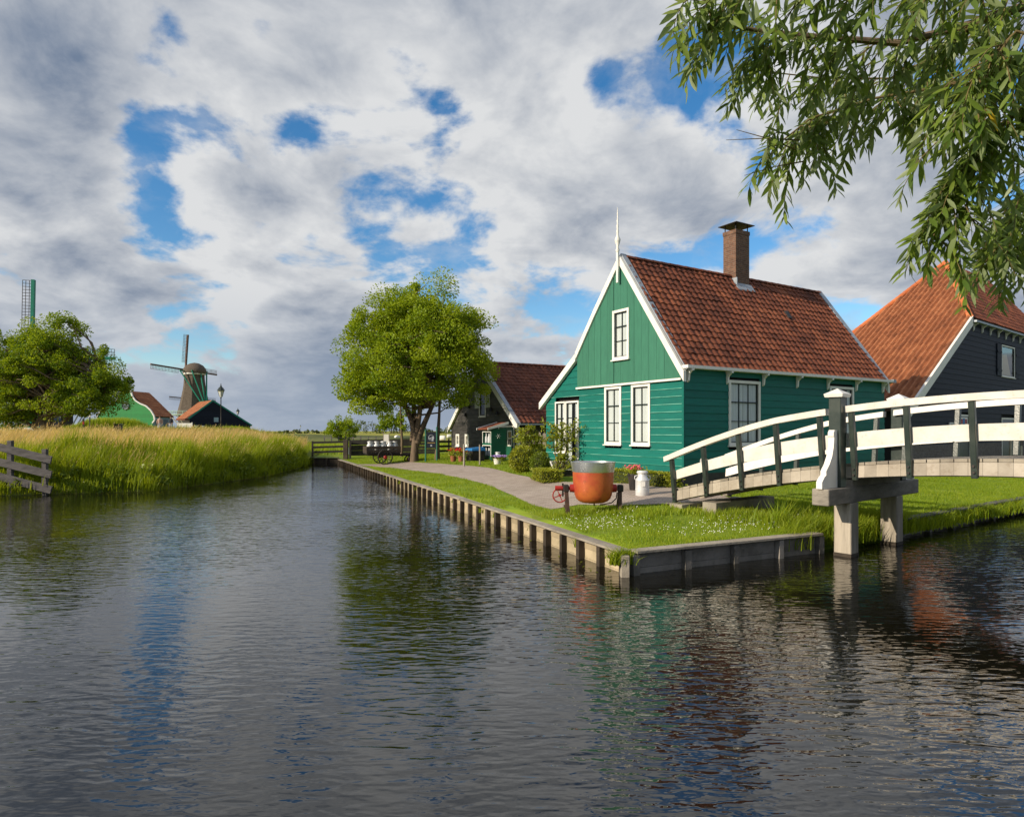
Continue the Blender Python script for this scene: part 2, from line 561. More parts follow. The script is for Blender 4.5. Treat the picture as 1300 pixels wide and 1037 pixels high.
def np_obj(name, vs, faces, m, parent=None, rnd=None, smooth=False):
    """mesh from arrays: vs (n,3), faces (k,c)"""
    me = bpy.data.meshes.new(name)
    vs = np.asarray(vs, dtype=np.float32)
    faces = np.asarray(faces, dtype=np.int32)
    me.vertices.add(len(vs))
    me.vertices.foreach_set('co', vs.ravel())
    c = faces.shape[1]
    me.loops.add(faces.size)
    me.loops.foreach_set('vertex_index', faces.ravel())
    me.polygons.add(len(faces))
    me.polygons.foreach_set('loop_start', np.arange(0, faces.size, c, dtype=np.int32))
    me.polygons.foreach_set('loop_total', np.full(len(faces), c, dtype=np.int32))
    if rnd is not None:
        at = me.attributes.new('rnd', 'FLOAT', 'POINT')
        at.data.foreach_set('value', np.asarray(rnd, dtype=np.float32))
    me.update(calc_edges=True)
    me.validate()
    if smooth:
        me.polygons.foreach_set('use_smooth', np.ones(len(faces), dtype=bool))
    me.materials.append(m)
    ob = bpy.data.objects.new(name, me)
    COL.objects.link(ob)
    ob.parent = parent
    return ob


def tag(o, label=None, cat=None, group=None, kind=None):
    if label:
        o['label'] = label
    if cat:
        o['category'] = cat
    if group:
        o['group'] = group
    if kind:
        o['kind'] = kind
    return o


def thing(name, label, cat, loc=(0, 0, 0), rz=0.0, group=None):
    o = bpy.data.objects.new(name, None)
    o.empty_display_size = 0.2
    COL.objects.link(o)
    o.location = loc
    o.rotation_euler = (0, 0, rz)
    return tag(o, label, cat, group)


def copy_tree(o, parent=None):
    kids = [c for c in bpy.data.objects if c.parent == o]
    c = o.copy()
    COL.objects.link(c)
    c.parent = parent
    for k in kids:
        copy_tree(k, c)
    return c


def at_depth(px, py, d):
    return Vector(((px - CX) / F * d, d, EYE + (HY - py) / F * d))


def on_z(px, py, z):
    return at_depth(px, py, (EYE - z) * F / (py - HY))


def sstep(a, b, x):
    t = np.clip((np.asarray(x, dtype=float) - a) / (b - a), 0, 1)
    return t * t * (3 - 2 * t)


# ------------------------------------------------------------------ the lie of the land
C0 = Vector((1.62, 9.03))                       # corner of the quay
QL = Vector((-0.375, 0.927))                    # the long quay runs away from the camera along this
QEND = C0 + QL * 31.4
BANK_R = [C0, Vector((4.58, 10.43)), Vector((7.5, 12.4)), Vector((12.9, 16.3)), Vector((40, 36)), Vector((120, 94))]
BANK_L = [Vector(p) for p in [(-60, 19.0), (-24, 19.2), (-16, 19.9), (-14.6, 20.4), (-12.0, 21.4), (-11.3, 24.8), (-10.75, 28), (-11.55, 35.6), (-11.9, 38.2)]]
ZQ = 0.34


def seg_dist(x, y, pts):
    x, y = np.asarray(x, dtype=float), np.asarray(y, dtype=float)
    best = np.full(np.broadcast(x, y).shape, 1e9)
    for a, b in zip(pts[:-1], pts[1:]):
        dx, dy = b[0] - a[0], b[1] - a[1]
        t = np.clip(((x - a[0]) * dx + (y - a[1]) * dy) / (dx * dx + dy * dy), 0, 1)
        best = np.minimum(best, np.hypot(x - a[0] - t * dx, y - a[1] - t * dy))
    return best


def gz(x, y):
    """height of the island with the houses"""
    d = np.minimum(seg_dist(x, y, [C0, QEND]), seg_dist(x, y, BANK_R))
    return ZQ - 0.02 + 0.27 * sstep(0.1, 4.5, d) + 0.012 * np.sin(np.asarray(x) * 1.7) * np.sin(np.asarray(y) * 1.3) * sstep(0.3, 1.5, d)


def lz(x, y):
    """height of the dike on the left"""
    d = seg_dist(x, y, BANK_L)
    x, y = np.asarray(x, dtype=float), np.asarray(y, dtype=float)
    crest = 1.0 + 0.80 * sstep(28, 62, y)
    q = (x + 28.9) * 0.927 + (y - 64) * 0.375
    side = sstep(8.0, 0.5, q)
    return 0.02 + 0.33 * sstep(0.0, 0.5, d) + (crest - 0.35) * sstep(0.3, 4.2, d) * (0.3 + 0.7 * side) + 0.03 * np.sin(x * 0.9) * np.sin(y * 0.8)


def on_g(px, py, fn=gz):
    z = 0.55
    for _ in range(12):
        p = on_z(px, py, z)
        z = float(fn(p.x, p.y))
    p.z = z
    return p


def sheet(name, poly, hfun, m, step, lim=None, kind='structure', parent=None, skirt=None):
    """polygon cut into a grid and raised to a height function"""
    bm = bmesh.new()
    vs = [bm.verts.new((p[0], p[1], 0)) for p in poly]
    bm.faces.new(vs)
    xs = [p[0] for p in poly]
    ys = [p[1] for p in poly]
    x0, x1, y0, y1 = (min(xs), max(xs), min(ys), max(ys)) if lim is None else lim
    for k in range(int((x1 - x0) / step) + 1):
        bmesh.ops.bisect_plane(bm, geom=bm.verts[:] + bm.edges[:] + bm.faces[:], plane_co=(x0 + k * step, 0, 0), plane_no=(1, 0, 0))
    for k in range(int((y1 - y0) / step) + 1):
        bmesh.ops.bisect_plane(bm, geom=bm.verts[:] + bm.edges[:] + bm.faces[:], plane_co=(0, y0 + k * step, 0), plane_no=(0, 1, 0))
    bmesh.ops.triangulate(bm, faces=bm.faces[:])
    co = np.array([v.co[:] for v in bm.verts])
    z = hfun(co[:, 0], co[:, 1]) if callable(hfun) else np.full(len(co), hfun)
    for v, h in zip(bm.verts, z):
        v.co.z = h
    if skirt is not None:
        ed = [e for e in bm.edges if e.is_boundary]
        ex = bmesh.ops.extrude_edge_only(bm, edges=ed)
        for g in ex['geom']:
            if isinstance(g, bmesh.types.BMVert):
                g.co.z = skirt
    bmesh.ops.recalc_face_normals(bm, faces=bm.faces)
    if sum(f.normal.z for f in bm.faces) < 0:
        bmesh.ops.reverse_faces(bm, faces=bm.faces)
    me = bpy.data.meshes.new(name)
    bm.to_mesh(me)
    bm.free()
    me.materials.append(m)
    me.polygons.foreach_set('use_smooth', [True] * len(me.polygons))
    o = bpy.data.objects.new(name, me)
    COL.objects.link(o)
    o.parent = parent
    if kind:
        o['kind'] = kind
    return o


GRASSGROUND = mat('turf', (0.13, 0.21, 0.010), 0.95, (0.23, 0.29, 0.018), 1.3, 0.9, bump=0.7, bscale=30, streak=(0.15, 0.13, 0.03))
DIKEGROUND = mat('dike_turf', (0.10, 0.135, 0.016), 0.95, (0.20, 0.19, 0.04), 0.7, 0.9, bump=0.6, bscale=20)
FIELDMAT = mat('hay_field', (0.30, 0.27, 0.035), 0.95, (0.185, 0.235, 0.022), 0.045, 0.9, streak=(0.36, 0.29, 0.05))


def pavingmat():
    m = bpy.data.materials.new('brick_paving')
    m.use_nodes = True
    N = NT(m.node_tree)
    p_ = m.node_tree.nodes['Principled BSDF']
    p_.inputs['Roughness'].default_value = 0.9
    co = N.node('ShaderNodeTexCoord').outputs['Object']
    mp = N.node('ShaderNodeMapping')
    mp.inputs['Rotation'].default_value = (0, 0, RAD(23))
    N.link(co, mp.inputs[0])
    br = N.node('ShaderNodeTexBrick')
    N.link(mp.outputs[0], br.inputs['Vector'])
    for k, c in (('Color1', (0.47, 0.385, 0.33)), ('Color2', (0.36, 0.285, 0.245)), ('Mortar', (0.22, 0.19, 0.15))):
        br.inputs[k].default_value = (*c, 1)
    br.inputs['Scale'].default_value = 1.0
    br.inputs['Mortar Size'].default_value = 0.006
    br.inputs['Brick Width'].default_value = 0.20
    br.inputs['Row Height'].default_value = 0.10
    c = N.mix(N.mapr(N.noise(co, 0.9, 5, 0.65), 0.45, 0.72, 0, 0.55), br.outputs[0], (0.24, 0.19, 0.145, 1))
    c = N.mix(N.mapr(N.noise(co, 3.7, 6, 0.7), 0.58, 0.74, 0, 0.5), c, (0.17, 0.18, 0.07, 1))
    N.put(p_.inputs['Base Color'], c)
    b_ = N.node('ShaderNodeBump')
    b_.inputs['Distance'].default_value = 0.01
    b_.inputs['Strength'].default_value = 0.7
    N.link(N.math('SUBTRACT', N.noise(co, 30, 4, 0.6), br.outputs['Fac']), b_.inputs['Height'])
    N.link(b_.outputs[0], p_.inputs['Normal'])
    return m


PATHMAT = pavingmat()
MUD = mat('canal_bed', (0.03, 0.024, 0.014), 0.9)

WATER = watermat()
me = bpy.data.meshes.new('water')
me.from_pydata([(-90, -30, 0), (140, -30, 0), (140, 110, 0), (-90, 110, 0)], [], [(0, 1, 2, 3)])
me.materials.append(WATER)
wat = bpy.data.objects.new('water', me)
COL.objects.link(wat)
tag(wat, kind='structure')

isl = [C0] + BANK_R[1:5] + [Vector((60, 50.4)), Vector((60, 62)), Vector((-14, 62)), Vector((-11.9, 38.2)), QEND]
sheet('ground', isl, gz, GRASSGROUND, 0.8, lim=(-14, 30, 9, 50), skirt=-0.7)
bank = BANK_L + [Vector((-14, 62)), Vector((-20, 160)), Vector((-260, 160)), Vector((-260, 19))]
sheet('dike', bank, lz, DIKEGROUND, 1.0, lim=(-60, -10, 19, 80), skirt=-0.7)
fieldm = sheet('field', [(-14, 62), (60, 62), (60, 50.4), (400, 300), (2600, 600), (2600, 5500), (-2600, 5500), (-2600, 160), (-20, 160)], 0.30, FIELDMAT, 500)
near = [(-70, 2.0), (-3, 2.1), (2.2, 2.35), (5.5, 3.3), (9.4, 4.6), (13, 8.0), (38, 26.5), (110, 79), (110, -40), (-70, -40)]


def nz(x, y):
    return 0.05 + 0.42 * sstep(0.0, 0.8, seg_dist(x, y, [Vector(p) for p in near[:8]]))


sheet('near_bank', near, nz, GRASSGROUND, 2.0, lim=(-20, 40, -20, 30), skirt=-0.7)

# brick path from the yard past the copper kettle to the bridge
path_px = [(448, 589.5), (505, 595), (560, 602), (610, 613), (648, 628), (676, 642), (700, 647), (735, 641), (790, 642), (845, 640), (885, 641),
           (880, 628), (850, 618.5), (800, 614.5), (745, 613), (705, 611.5), (672, 606), (648, 601), (620, 594), (575, 590), (520, 586.5)]
path_pts = [on_g(*p) for p in path_px]
path_pts[9:12] = [on_g(845, 640), Vector((4.2, 12.55, 0)), Vector((5.2, 13.5, 0))]
sheet('path', [(p.x, p.y) for p in path_pts], lambda x, y: gz(x, y) + 0.012, PATHMAT, 0.8)
PATHXY = [(p.x, p.y) for p in path_pts]


def inside(x, y, poly):
    x, y = np.asarray(x), np.asarray(y)
    c = np.zeros(x.shape, dtype=bool)
    n = len(poly)
    for i in range(n):
        xa, ya = poly[i][0], poly[i][1]
        xb, yb = poly[(i + 1) % n][0], poly[(i + 1) % n][1]
        if ya == yb:
            continue
        c ^= ((ya > y) != (yb > y)) & (x < (xb - xa) * (y - ya) / (yb - ya) + xa)
    return c


# ------------------------------------------------------------------ vegetation helpers
def unit(a):
    return a / np.maximum(np.linalg.norm(a, axis=1, keepdims=True), 1e-9)


def leaf_cards(c, axis, length, width, rng=RNG, fold=0.25):
    """diamond leaves, slightly folded: returns vertices and quads"""
    n = len(c)
    axis = unit(axis)
    s = unit(np.cross(axis, rng.normal(size=(n, 3))))
    up = np.cross(s, axis)
    L = np.broadcast_to(np.asarray(length, dtype=float), (n,))[:, None]
    Wd = np.broadcast_to(np.asarray(width, dtype=float), (n,))[:, None]
    v = np.empty((n, 4, 3))
    v[:, 0] = c
    v[:, 1] = c + axis * L * 0.45 + s * Wd * 0.5 + up * Wd * fold
    v[:, 2] = c + axis * L
    v[:, 3] = c + axis * L * 0.45 - s * Wd * 0.5 + up * Wd * fold
    f = np.arange(n * 4).reshape(n, 4)
    return v.reshape(-1, 3), f


def clump_leaves(cents, rads, per, size, rng=RNG, flat=0.75, droop=0.25, shell=0.45):
    cents = np.asarray(cents, dtype=float)
    rads = np.asarray(rads, dtype=float)
    n = len(cents) * per
    idx = np.repeat(np.arange(len(cents)), per)
    g = rng.normal(size=(n, 3))
    d = unit(g)
    el = rng.uniform(0.55, 1.45, size=(len(cents), 3))[idx]       # each spray has its own proportions
    off = g * el * (np.minimum(1.0, 1.55 / np.linalg.norm(g, axis=1)) * rads[idx] * 0.56)[:, None]
    off[:, 2] *= flat
    off[:, 2] -= 0.25 * (off[:, 0] ** 2 + off[:, 1] ** 2) / np.maximum(rads[idx], 0.05)
    pos = cents[idx] + off
    ax = d * 0.8 + rng.normal(size=(n, 3)) * 0.7
    ax[:, 2] -= droop
    L = size * (0.7 + 0.6 * rng.random(n))
    v, f = leaf_cards(pos, ax, L, L * 0.62, rng)
    base = rng.random(len(cents))[idx]
    r = np.clip(0.6 * base + 0.4 * rng.random(n), 0, 0.999)
    return v, f, np.repeat(r, 4)


def blades(x, y, z, h, w, rng=RNG, lean=0.25, wind=(0.12, 0.03), r=None):
    """grass blades: a quad and a tip each"""
    n = len(x)
    a = rng.random(n) * 2 * math.pi
    dx, dy = np.cos(a), np.sin(a)
    b = rng.random(n) * 2 * math.pi
    l = lean * rng.random(n)
    lx, ly = np.cos(b) * l + wind[0], np.sin(b) * l + wind[1]
    v = np.empty((n, 5, 3))
    hw = np.broadcast_to(w, (n,)) * 0.5
    for k, (t, s) in enumerate(((0, -1), (0, 1), (0.55, 0.75), (0.55, -0.75))):
        v[:, k, 0] = x + dx * hw * s + lx * h * t * t
        v[:, k, 1] = y + dy * hw * s + ly * h * t * t
        v[:, k, 2] = z + h * t
    v[:, 4, 0] = x + lx * h * 1.15
    v[:, 4, 1] = y + ly * h * 1.15
    v[:, 4, 2] = z + h
    o = np.arange(n)[:, None] * 5
    f = np.concatenate([o + np.array([[0, 1, 2]]), o + np.array([[0, 2, 3]]), o + np.array([[3, 2, 4]])])
    rr = rng.random(n) if r is None else r
    return v.reshape(-1, 3), f, np.repeat(rr, 5)


def limb(mb, a, b, ra, rb, n=6, wob=0.06, seg=5, sag=0.0):
    a, b = Vector(a), Vector(b)
    L = (b - a).length
    pts = []
    for i in range(seg + 1):
        t = i / seg
        p = a.lerp(b, t)
        if 0 < i < seg:
            p += Vector((random.uniform(-1, 1), random.uniform(-1, 1), random.uniform(-1, 1))) * L * wob
        p.z += sag * L * 4 * t * (1 - t)
        pts.append(p)
    mb.tube(pts, [ra + (rb - ra) * i / seg for i in range(seg + 1)], n, r=random.random())
    return pts


def make_tree(name, label, base, stems, env, nclump, crad, per, lsize, leafm, barkm=BARK, cat='tree', group=None, fork=0.55, shellp=0.38, keep=None):
    """stems: list of (offset polyline, r0, r1); env: list of ellipsoids (cx,cy,cz,rx,ry,rz) relative to the base"""
    root = thing(name, label, cat, base, 0, group)
    ends = []
    for pl, r0, r1 in stems:
        mb = MB()
        pts = [Vector(p) for p in pl]
        mb.tube(pts, [r0 + (r1 - r0) * (i / (len(pts) - 1)) ** 0.8 for i in range(len(pts))], 9)
        mb.build('trunk', barkm, root, smooth=True)
        ends.append(pts)
    cs, rs = [], []
    vol = [e[3] * e[4] * e[5] for e in env]
    while len(cs) < nclump:
        e = random.choices(env, vol)[0]
        d = Vector((random.gauss(0, 1), random.gauss(0, 1), random.gauss(0, 1))).normalized()
        rr = random.random() ** shellp
        p = Vector((e[0] + d.x * e[3] * rr, e[1] + d.y * e[4] * rr, e[2] + d.z * e[5] * rr))
        if keep and not keep(p):
            continue
        cs.append(p)
        rs.append(crad * random.uniform(0.5, 1.4))
    bm_ = MB()
    for c in cs:
        pts = random.choice(ends)
        k = max(1, int(len(pts) * fork))
        s = min(pts[k:], key=lambda q: (q - c).length + abs(q.z - c.z) * 0.3 + random.uniform(0, 1.0))
        L = (c - s).length
        limb(bm_, s, c, 0.012 + 0.018 * L, 0.008, 5, 0.07, 4, 0.04)
    bm_.build('branches', barkm, root, smooth=True)
    v, f, r = clump_leaves([tuple(c) for c in cs], rs, per, lsize)
    cr = np_obj('crown', v, f, leafm, root, r)
    cr['kind'] = 'stuff'
    return root


# ------------------------------------------------------------------ building helpers
def cut(a, b, holes):
    """interval a..b minus the holes"""
    out = [(a, b)]
    for h0, h1 in holes:
        nx = []
        for s, e in out:
            if h1 <= s or h0 >= e:
                nx.append((s, e))
            else:
                if h0 > s:
                    nx.append((s, h0))
                if h1 < e:
                    nx.append((h1, e))
        out = nx
    return [q for q in out if q[1] - q[0] > 0.02]


def clap_wall(parent, axis, c, out, lo, hi, z0, z1, bh, m, holes=(), end_lo=None, end_hi=None, off=(0, 0, 0), name='board', thick=0.028, edge=None, edge_h=0.006):
    """weatherboards one by one on the plane axis=c facing out; holes are (a,b,z0,z1); end_* give the sloping ends at height z"""
    n = max(1, round((z1 - z0) / bh))
    bh = (z1 - z0) / n
    for k in range(n):
        za, zb = z0 + k * bh, z0 + (k + 1) * bh
        zm = (za + zb) / 2
        hs = [(h[0], h[1]) for h in holes if h[2] < zb - 0.03 and h[3] > za + 0.03]
        la, lb = (end_lo(za), end_lo(zb)) if end_lo else (lo, lo)
        ha, hb = (end_hi(za), end_hi(zb)) if end_hi else (hi, hi)
        if ha - la < 0.05 and hb - lb < 0.05:
            continue
        for s, e in cut(min(la, lb), max(ha, hb), hs):
            sa = max(s, la) if s <= min(la, lb) + 1e-6 else s
            sb = max(s, lb) if s <= min(la, lb) + 1e-6 else s
            ea = min(e, ha) if e >= max(ha, hb) - 1e-6 else e
            eb = min(e, hb) if e >= max(ha, hb) - 1e-6 else e
            if ea < sa + 0.01:
                ea = sa + 0.01
            if eb < sb + 0.01:
                eb = sb + 0.01
            t0 = thick * random.uniform(0.9, 1.1)
            # thicker at its lower edge, like overlapping boards
            P_ = []
            for (q, z, t) in ((sa, za - 0.012, t0 + 0.012), (ea, za - 0.012, t0 + 0.012), (eb, zb, t0 - 0.006), (sb, zb, t0 - 0.006)):
                P_.append((q, z, t))
            mb = MB()
            vs = []
            for q, z, t in P_:
                vs.append((c, q, z) if axis == 'x' else (q, c, z))
            for q, z, t in P_:
                vs.append((c + out * t, q, z) if axis == 'x' else (q, c + out * t, z))
            mb.add(vs, [(0, 1, 2, 3), (7, 6, 5, 4), (0, 4, 5, 1), (1, 5, 6, 2), (2, 6, 7, 3), (3, 7, 4, 0)])
            ob = mb.build(name, m, parent, off=off)
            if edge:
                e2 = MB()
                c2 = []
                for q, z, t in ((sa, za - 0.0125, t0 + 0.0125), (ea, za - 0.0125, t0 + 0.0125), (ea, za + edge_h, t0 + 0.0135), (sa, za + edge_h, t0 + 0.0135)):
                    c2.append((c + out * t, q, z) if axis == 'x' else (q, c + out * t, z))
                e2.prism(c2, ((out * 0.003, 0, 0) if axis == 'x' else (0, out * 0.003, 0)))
                e2.build('pale_edge', edge, ob, off=off)


def window(parent, axis, c, out, a0, a1, z0, z1, cols, rows, off=(0, 0, 0), casing=0.075, proud=0.055, inner=WHITE, sashm=SASH, curt=0.97, split=None, name='window',
           panes=True, casem=WHITE, sill=True):
    """casing, sash bars, single panes and a curtain; axis 'x' means the wall plane x=c"""
    def B(mb, q0, q1, d0, d1, za, zb):
        d0, d1 = sorted((c + out * d0, c + out * d1))
        if axis == 'x':
            mb.box(d0, d1, q0, q1, za, zb)
        else:
            mb.box(q0, q1, d0, d1, za, zb)
    mb = MB()
    B(mb, a0, a0 + casing, -0.03, proud, z0, z1)
    B(mb, a1 - casing, a1, -0.03, proud, z0, z1)
    B(mb, a0 + casing, a1 - casing, -0.03, proud - 0.003, z1 - casing, z1)
    B(mb, a0 + casing, a1 - casing, -0.03, proud - 0.003, z0, z0 + casing)
    w = mb.build(name, casem, parent, off=off)
    if sill:
        mb = MB()
        B(mb, a0 - 0.03, a1 + 0.03, 0.0, proud + 0.04, z0 - 0.035, z0 - 0.002)
        mb.build('sill', casem, w, off=off)
    i0, i1, k0, k1 = a0 + casing, a1 - casing, z0 + casing, z1 - casing
    mb = MB()
    fr = 0.024
    B(mb, i0, i0 + fr, -0.02, 0.022, k0, k1)
    B(mb, i1 - fr, i1, -0.02, 0.022, k0, k1)
    B(mb, i0 + fr, i1 - fr, -0.02, 0.020, k1 - fr, k1)
    B(mb, i0 + fr, i1 - fr, -0.02, 0.020, k0, k0 + fr)
    xs = [i0 + (i1 - i0) * k / cols for k in range(cols + 1)]
    zs = [k0 + (k1 - k0) * k / rows for k in range(rows + 1)]
    if split:
        zs = [k0 + (k1 - k0) * s for s in split]
    for q in xs[1:-1]:
        B(mb, q - 0.008, q + 0.008, -0.015, 0.012, k0 + fr, k1 - fr)
    for j, z in enumerate(zs[1:-1]):
        hb = 0.016 if (split and j == len(zs) - 3) else 0.008
        B(mb, i0 + fr, i1 - fr, -0.015, 0.016, z - hb, z + hb)
    mb.build('sash', sashm, w, off=off)
    def Q(q0, q1, za, zb):
        g = MB()
        d = c - out * 0.004
        vs = [(q0, za), (q1, za), (q1, zb), (q0, zb)]
        g.add([(d, q, z) if axis == 'x' else (q, d, z) for q, z in vs], [(0, 1, 2, 3)])
        return g
    if panes:
        for a, b in zip(xs[:-1], xs[1:]):
            for za, zb in zip(zs[:-1], zs[1:]):
                Q(a + 0.005, b - 0.005, za + 0.005, zb - 0.005).build('pane', GLASS, w, off=off)
    else:
        Q(i0 + 0.002, i1 - 0.002, k0 + 0.002, k1 - 0.002).build('pane', GLASS, w, off=off)
    g = MB()
    B(g, i0, i1, -0.10, -0.085, k0, k1)
    g.build('reveal', INSIDE, w, off=off)
    if curt:
        g = MB()
        nn = 10
        width = i1 - i0 - 0.01
        for half in (0, 1):
            s = i0 + 0.005 + half * width * (1 - curt / 2)
            e = s + width * curt / 2
            pts = []
            vs, fs = [], []
            for k in range(nn + 1):
                q = s + (e - s) * k / nn
                dd = -0.020 + 0.006 * math.sin(k * 2.3 + half)
                for z in (k0 + 0.01, k1 - 0.01):
                    vs.append((c + out * dd, q, z) if axis == 'x' else (q, c + out * dd, z))
            for k in range(nn):
                fs.append((2 * k, 2 * k + 2, 2 * k + 3, 2 * k + 1))
            g.add(vs, fs)
        g.build('curtain', CURTAIN, w, off=off)
    return w


def pantiles(O, along, up, L, S, cw, rh, amp=0.024, inpoly=None, jit=0.007, r_bias=0.0, step=0.030):
    """interlocking S-tiles over a roof plane: O lower corner, along the eave, up the slope"""
    O, a, u = Vector(O), Vector(along).normalized(), Vector(up).normalized()
    n = a.cross(u).normalized()
    if n.z < 0:
        n = -n
    nc, nr = max(1, round(L / cw)), max(1, round(S / rh))
    cw, rh = L / nc, S / nr
    fr = [0.0, 0.2, 0.42, 0.66, 0.86, 1.0]
    hh = [0.0, 0.9, 1.0, 0.15, -0.35, 0.0]
    mb = MB()
    for i in range(nc):
        for j in range(nr):
            q, s = (i + 0.5) * cw, (j + 0.5) * rh
            if inpoly and not inpoly(q, s):
                continue
            ln = rh * 1.06
            jx, jn, ju = random.uniform(-jit, jit), random.uniform(0, jit * 2), random.uniform(-jit, jit) * 2
            vs = []
            for f_, h_ in zip(fr, hh):
                base = O + a * (i * cw + f_ * cw * 1.03 + jx)
                lift = h_ * amp + jn
                vs.append(base + u * (j * rh + ju) + n * (lift + step))
                vs.append(base + u * (j * rh + ln + ju) + n * (lift + 0.004))
                vs.append(base + u * (j * rh + ju + 0.004) + n * (lift + 0.004))
            fs = []
            for k in range(len(fr) - 1):
                p = 3 * k
                fs.append((p, p + 3, p + 4, p + 1))
                fs.append((p, p + 2, p + 5, p + 3))
            mb.add(vs, fs, min(0.999, max(0.0, random.random() + r_bias)))
    return mb


def ridge_tiles(a, b, rad, step, up=(0, 0, 1)):
    mb = MB()
    a, b = Vector(a), Vector(b)
    n = max(1, round((b - a).length / step))
    d = (b - a) / n
    for k in range(n):
        p = a + d * k
        q = p + d * 1.04
        s = d.normalized().cross(Vector(up)).normalized()
        u = s.cross(d.normalized())
        vs = []
        for t, rr in ((p, rad * 1.06), (q, rad * 0.96)):
            for m in range(7):
                an = math.pi * m / 6
                vs.append(t + s * math.cos(an) * rr + u * math.sin(an) * rr * 0.85)
        fs = [(m, m + 1, 8 + m, 7 + m) for m in range(6)] + [tuple(range(7))]
        mb.add(vs, fs)
    return mb


def bargeboard(mb, pts, n, w, t, drop=0.0):
    """boards along a gable line (list of points) hanging below it, thickness t along n"""
    n = Vector(n)
    for a, b in zip(pts[:-1], pts[1:]):
        a, b = Vector(a), Vector(b)
        mb.prism([a, b, b + Vector((0, 0, -w)), a + Vector((0, 0, -w))], n * t)


def eave_bracket(axis_out, p, off=(0, 0, 0)):
    """little white console under the gutter"""
    mb = MB()
    x, y, z = p
    o = axis_out
    mb.box(x - 0.035, x + 0.035, min(y, y + 0.20 * o), max(y, y + 0.20 * o), z - 0.05, z)
    mb.prism([(x - 0.028, y, z - 0.05), (x - 0.028, y + 0.16 * o, z - 0.05), (x - 0.028, y + 0.07 * o, z - 0.13), (x - 0.028, y + 0.05 * o, z - 0.30), (x - 0.028, y, z - 0.34)], (0.056, 0, 0))
    return mb


# ------------------------------------------------------------------ green house
GA = RAD(31.5)
GZ = 0.60
gh = thing('green_house', 'teal weatherboarded house with white trim, red pantile roof and brick chimney', 'house', (4.387, 16.5, GZ), GA)
O6 = (0, 0, GZ)
GW, GL = 6.14, 9.24
RT, RZ = 2.337, 6.93           # ridge position and height
EZ = 3.72                      # right eave
KT, KZ = 4.40, 4.36            # kink of the left slope
LT, LZ = 6.30, 2.98            # left eave


def left_line(z):
    if z >= KZ:
        return RT + (RZ - z) * (KT - RT) / (RZ - KZ)
    return KT + (KZ - z) * (LT - KT) / (KZ - LZ)


def right_line(z):
    return max(0.0, (z - EZ) * RT / (RZ - EZ))


core = MB()
prof = [(0.06, GZ - 0.1), (0.06, EZ - 0.12), (RT, RZ - 0.15), (KT, KZ - 0.15), (GW - 0.06, LZ - 0.05), (GW - 0.06, GZ - 0.1)]
core.prism([(0.12, y, z) for y, z in prof], (GL - 0.2, 0, 0))
core.build('core', INSIDE, gh, off=O6)
pl = MB()
pl.box(-0.045, GL + 0.03, -0.045, 0.055, GZ - 0.35, 0.90)
pl.box(-0.045, 0.10, 0.055, GW + 0.03, GZ - 0.35, 0.90)
pl.build('plinth', mat('dark_plinth', (0.04, 0.04, 0.042), 0.8, (0.07, 0.068, 0.066), 4, 0.7, bump=0.4), gh, off=O6)
TEALEDGE = mat('pale_teal_edge', (0.16, 0.42, 0.34), 0.6, (0.02, 0.20, 0.15), 1.2, 1.0, detail=3)  # paler, patchy teal for thin strips along the front boards' lower edges
# front windows: y0,y1,z0,z1
FW = [(2.34, 3.08, 1.61, 3.29), (1.17, 1.92, 1.61, 3.29), (5.05, 5.60, 1.30, 2.95), (4.33, 5.03, 0.93, 2.95)]
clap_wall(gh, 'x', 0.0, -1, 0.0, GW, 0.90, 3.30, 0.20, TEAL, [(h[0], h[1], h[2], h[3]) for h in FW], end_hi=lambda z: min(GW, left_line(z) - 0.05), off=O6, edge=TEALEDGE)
# teal boards left of the planked gable, under the lower slope
clap_wall(gh, 'x', 0.0, -1, 4.34, GW, 3.30, 4.30, 0.20, TEAL, end_hi=lambda z: min(GW, left_line(z) - 0.06), off=O6)
# vertical planks of the gable, standing proud
GWIN = (1.94, 2.64, 4.04, 5.46)
edges = sorted([0.02 + k * 0.29 for k in range(15)] + [GWIN[0] + 0.03, GWIN[1] - 0.03, 4.36])
for y0, y1 in zip(edges[:-1], edges[1:]):
    if y1 - y0 < 0.02 or y0 > 4.34:
        continue
    y1 -= 0.006

    def top(y):
        a = EZ + (RZ - EZ) * y / RT if y < RT else (RZ - (y - RT) * (RZ - KZ) / (KT - RT) if y < KT else KZ - (y - KT) * (KZ - LZ) / (LT - KT))
        return a - 0.08
    pieces = [(3.36, None)]
    if GWIN[0] < (y0 + y1) / 2 < GWIN[1]:
        pieces = [(3.36, GWIN[2] + 0.02), (GWIN[3] - 0.02, None)]
    for za, zb in pieces:
        mb = MB()
        dd = -0.075 - random.uniform(0, 0.006)
        ys = [y0, y1] if not (y0 < RT < y1) else [y0, RT, y1]
        low = [(-0.01, y, za) for y in ys]
        up = [(-0.01, y, top(y) if zb is None else zb) for y in ys]
        mb.prism(low + up[::-1], (dd, 0, 0))
        mb.build('gable_plank', GABLE, gh, off=O6)
mb = MB()
mb.box(-0.115, -0.002, 0.0, 4.40, 3.30, 3.355)
mb.build('gable_trim', WHITE, gh, off=O6)
clap_wall(gh, 'y', 0.0, -1, 0.0, GL, 0.90, EZ - 0.06, 0.20, TEAL, [(1.65, 2.94, 1.61, 3.37), (6.2, 7.46, 1.61, 3.37)], off=O6)
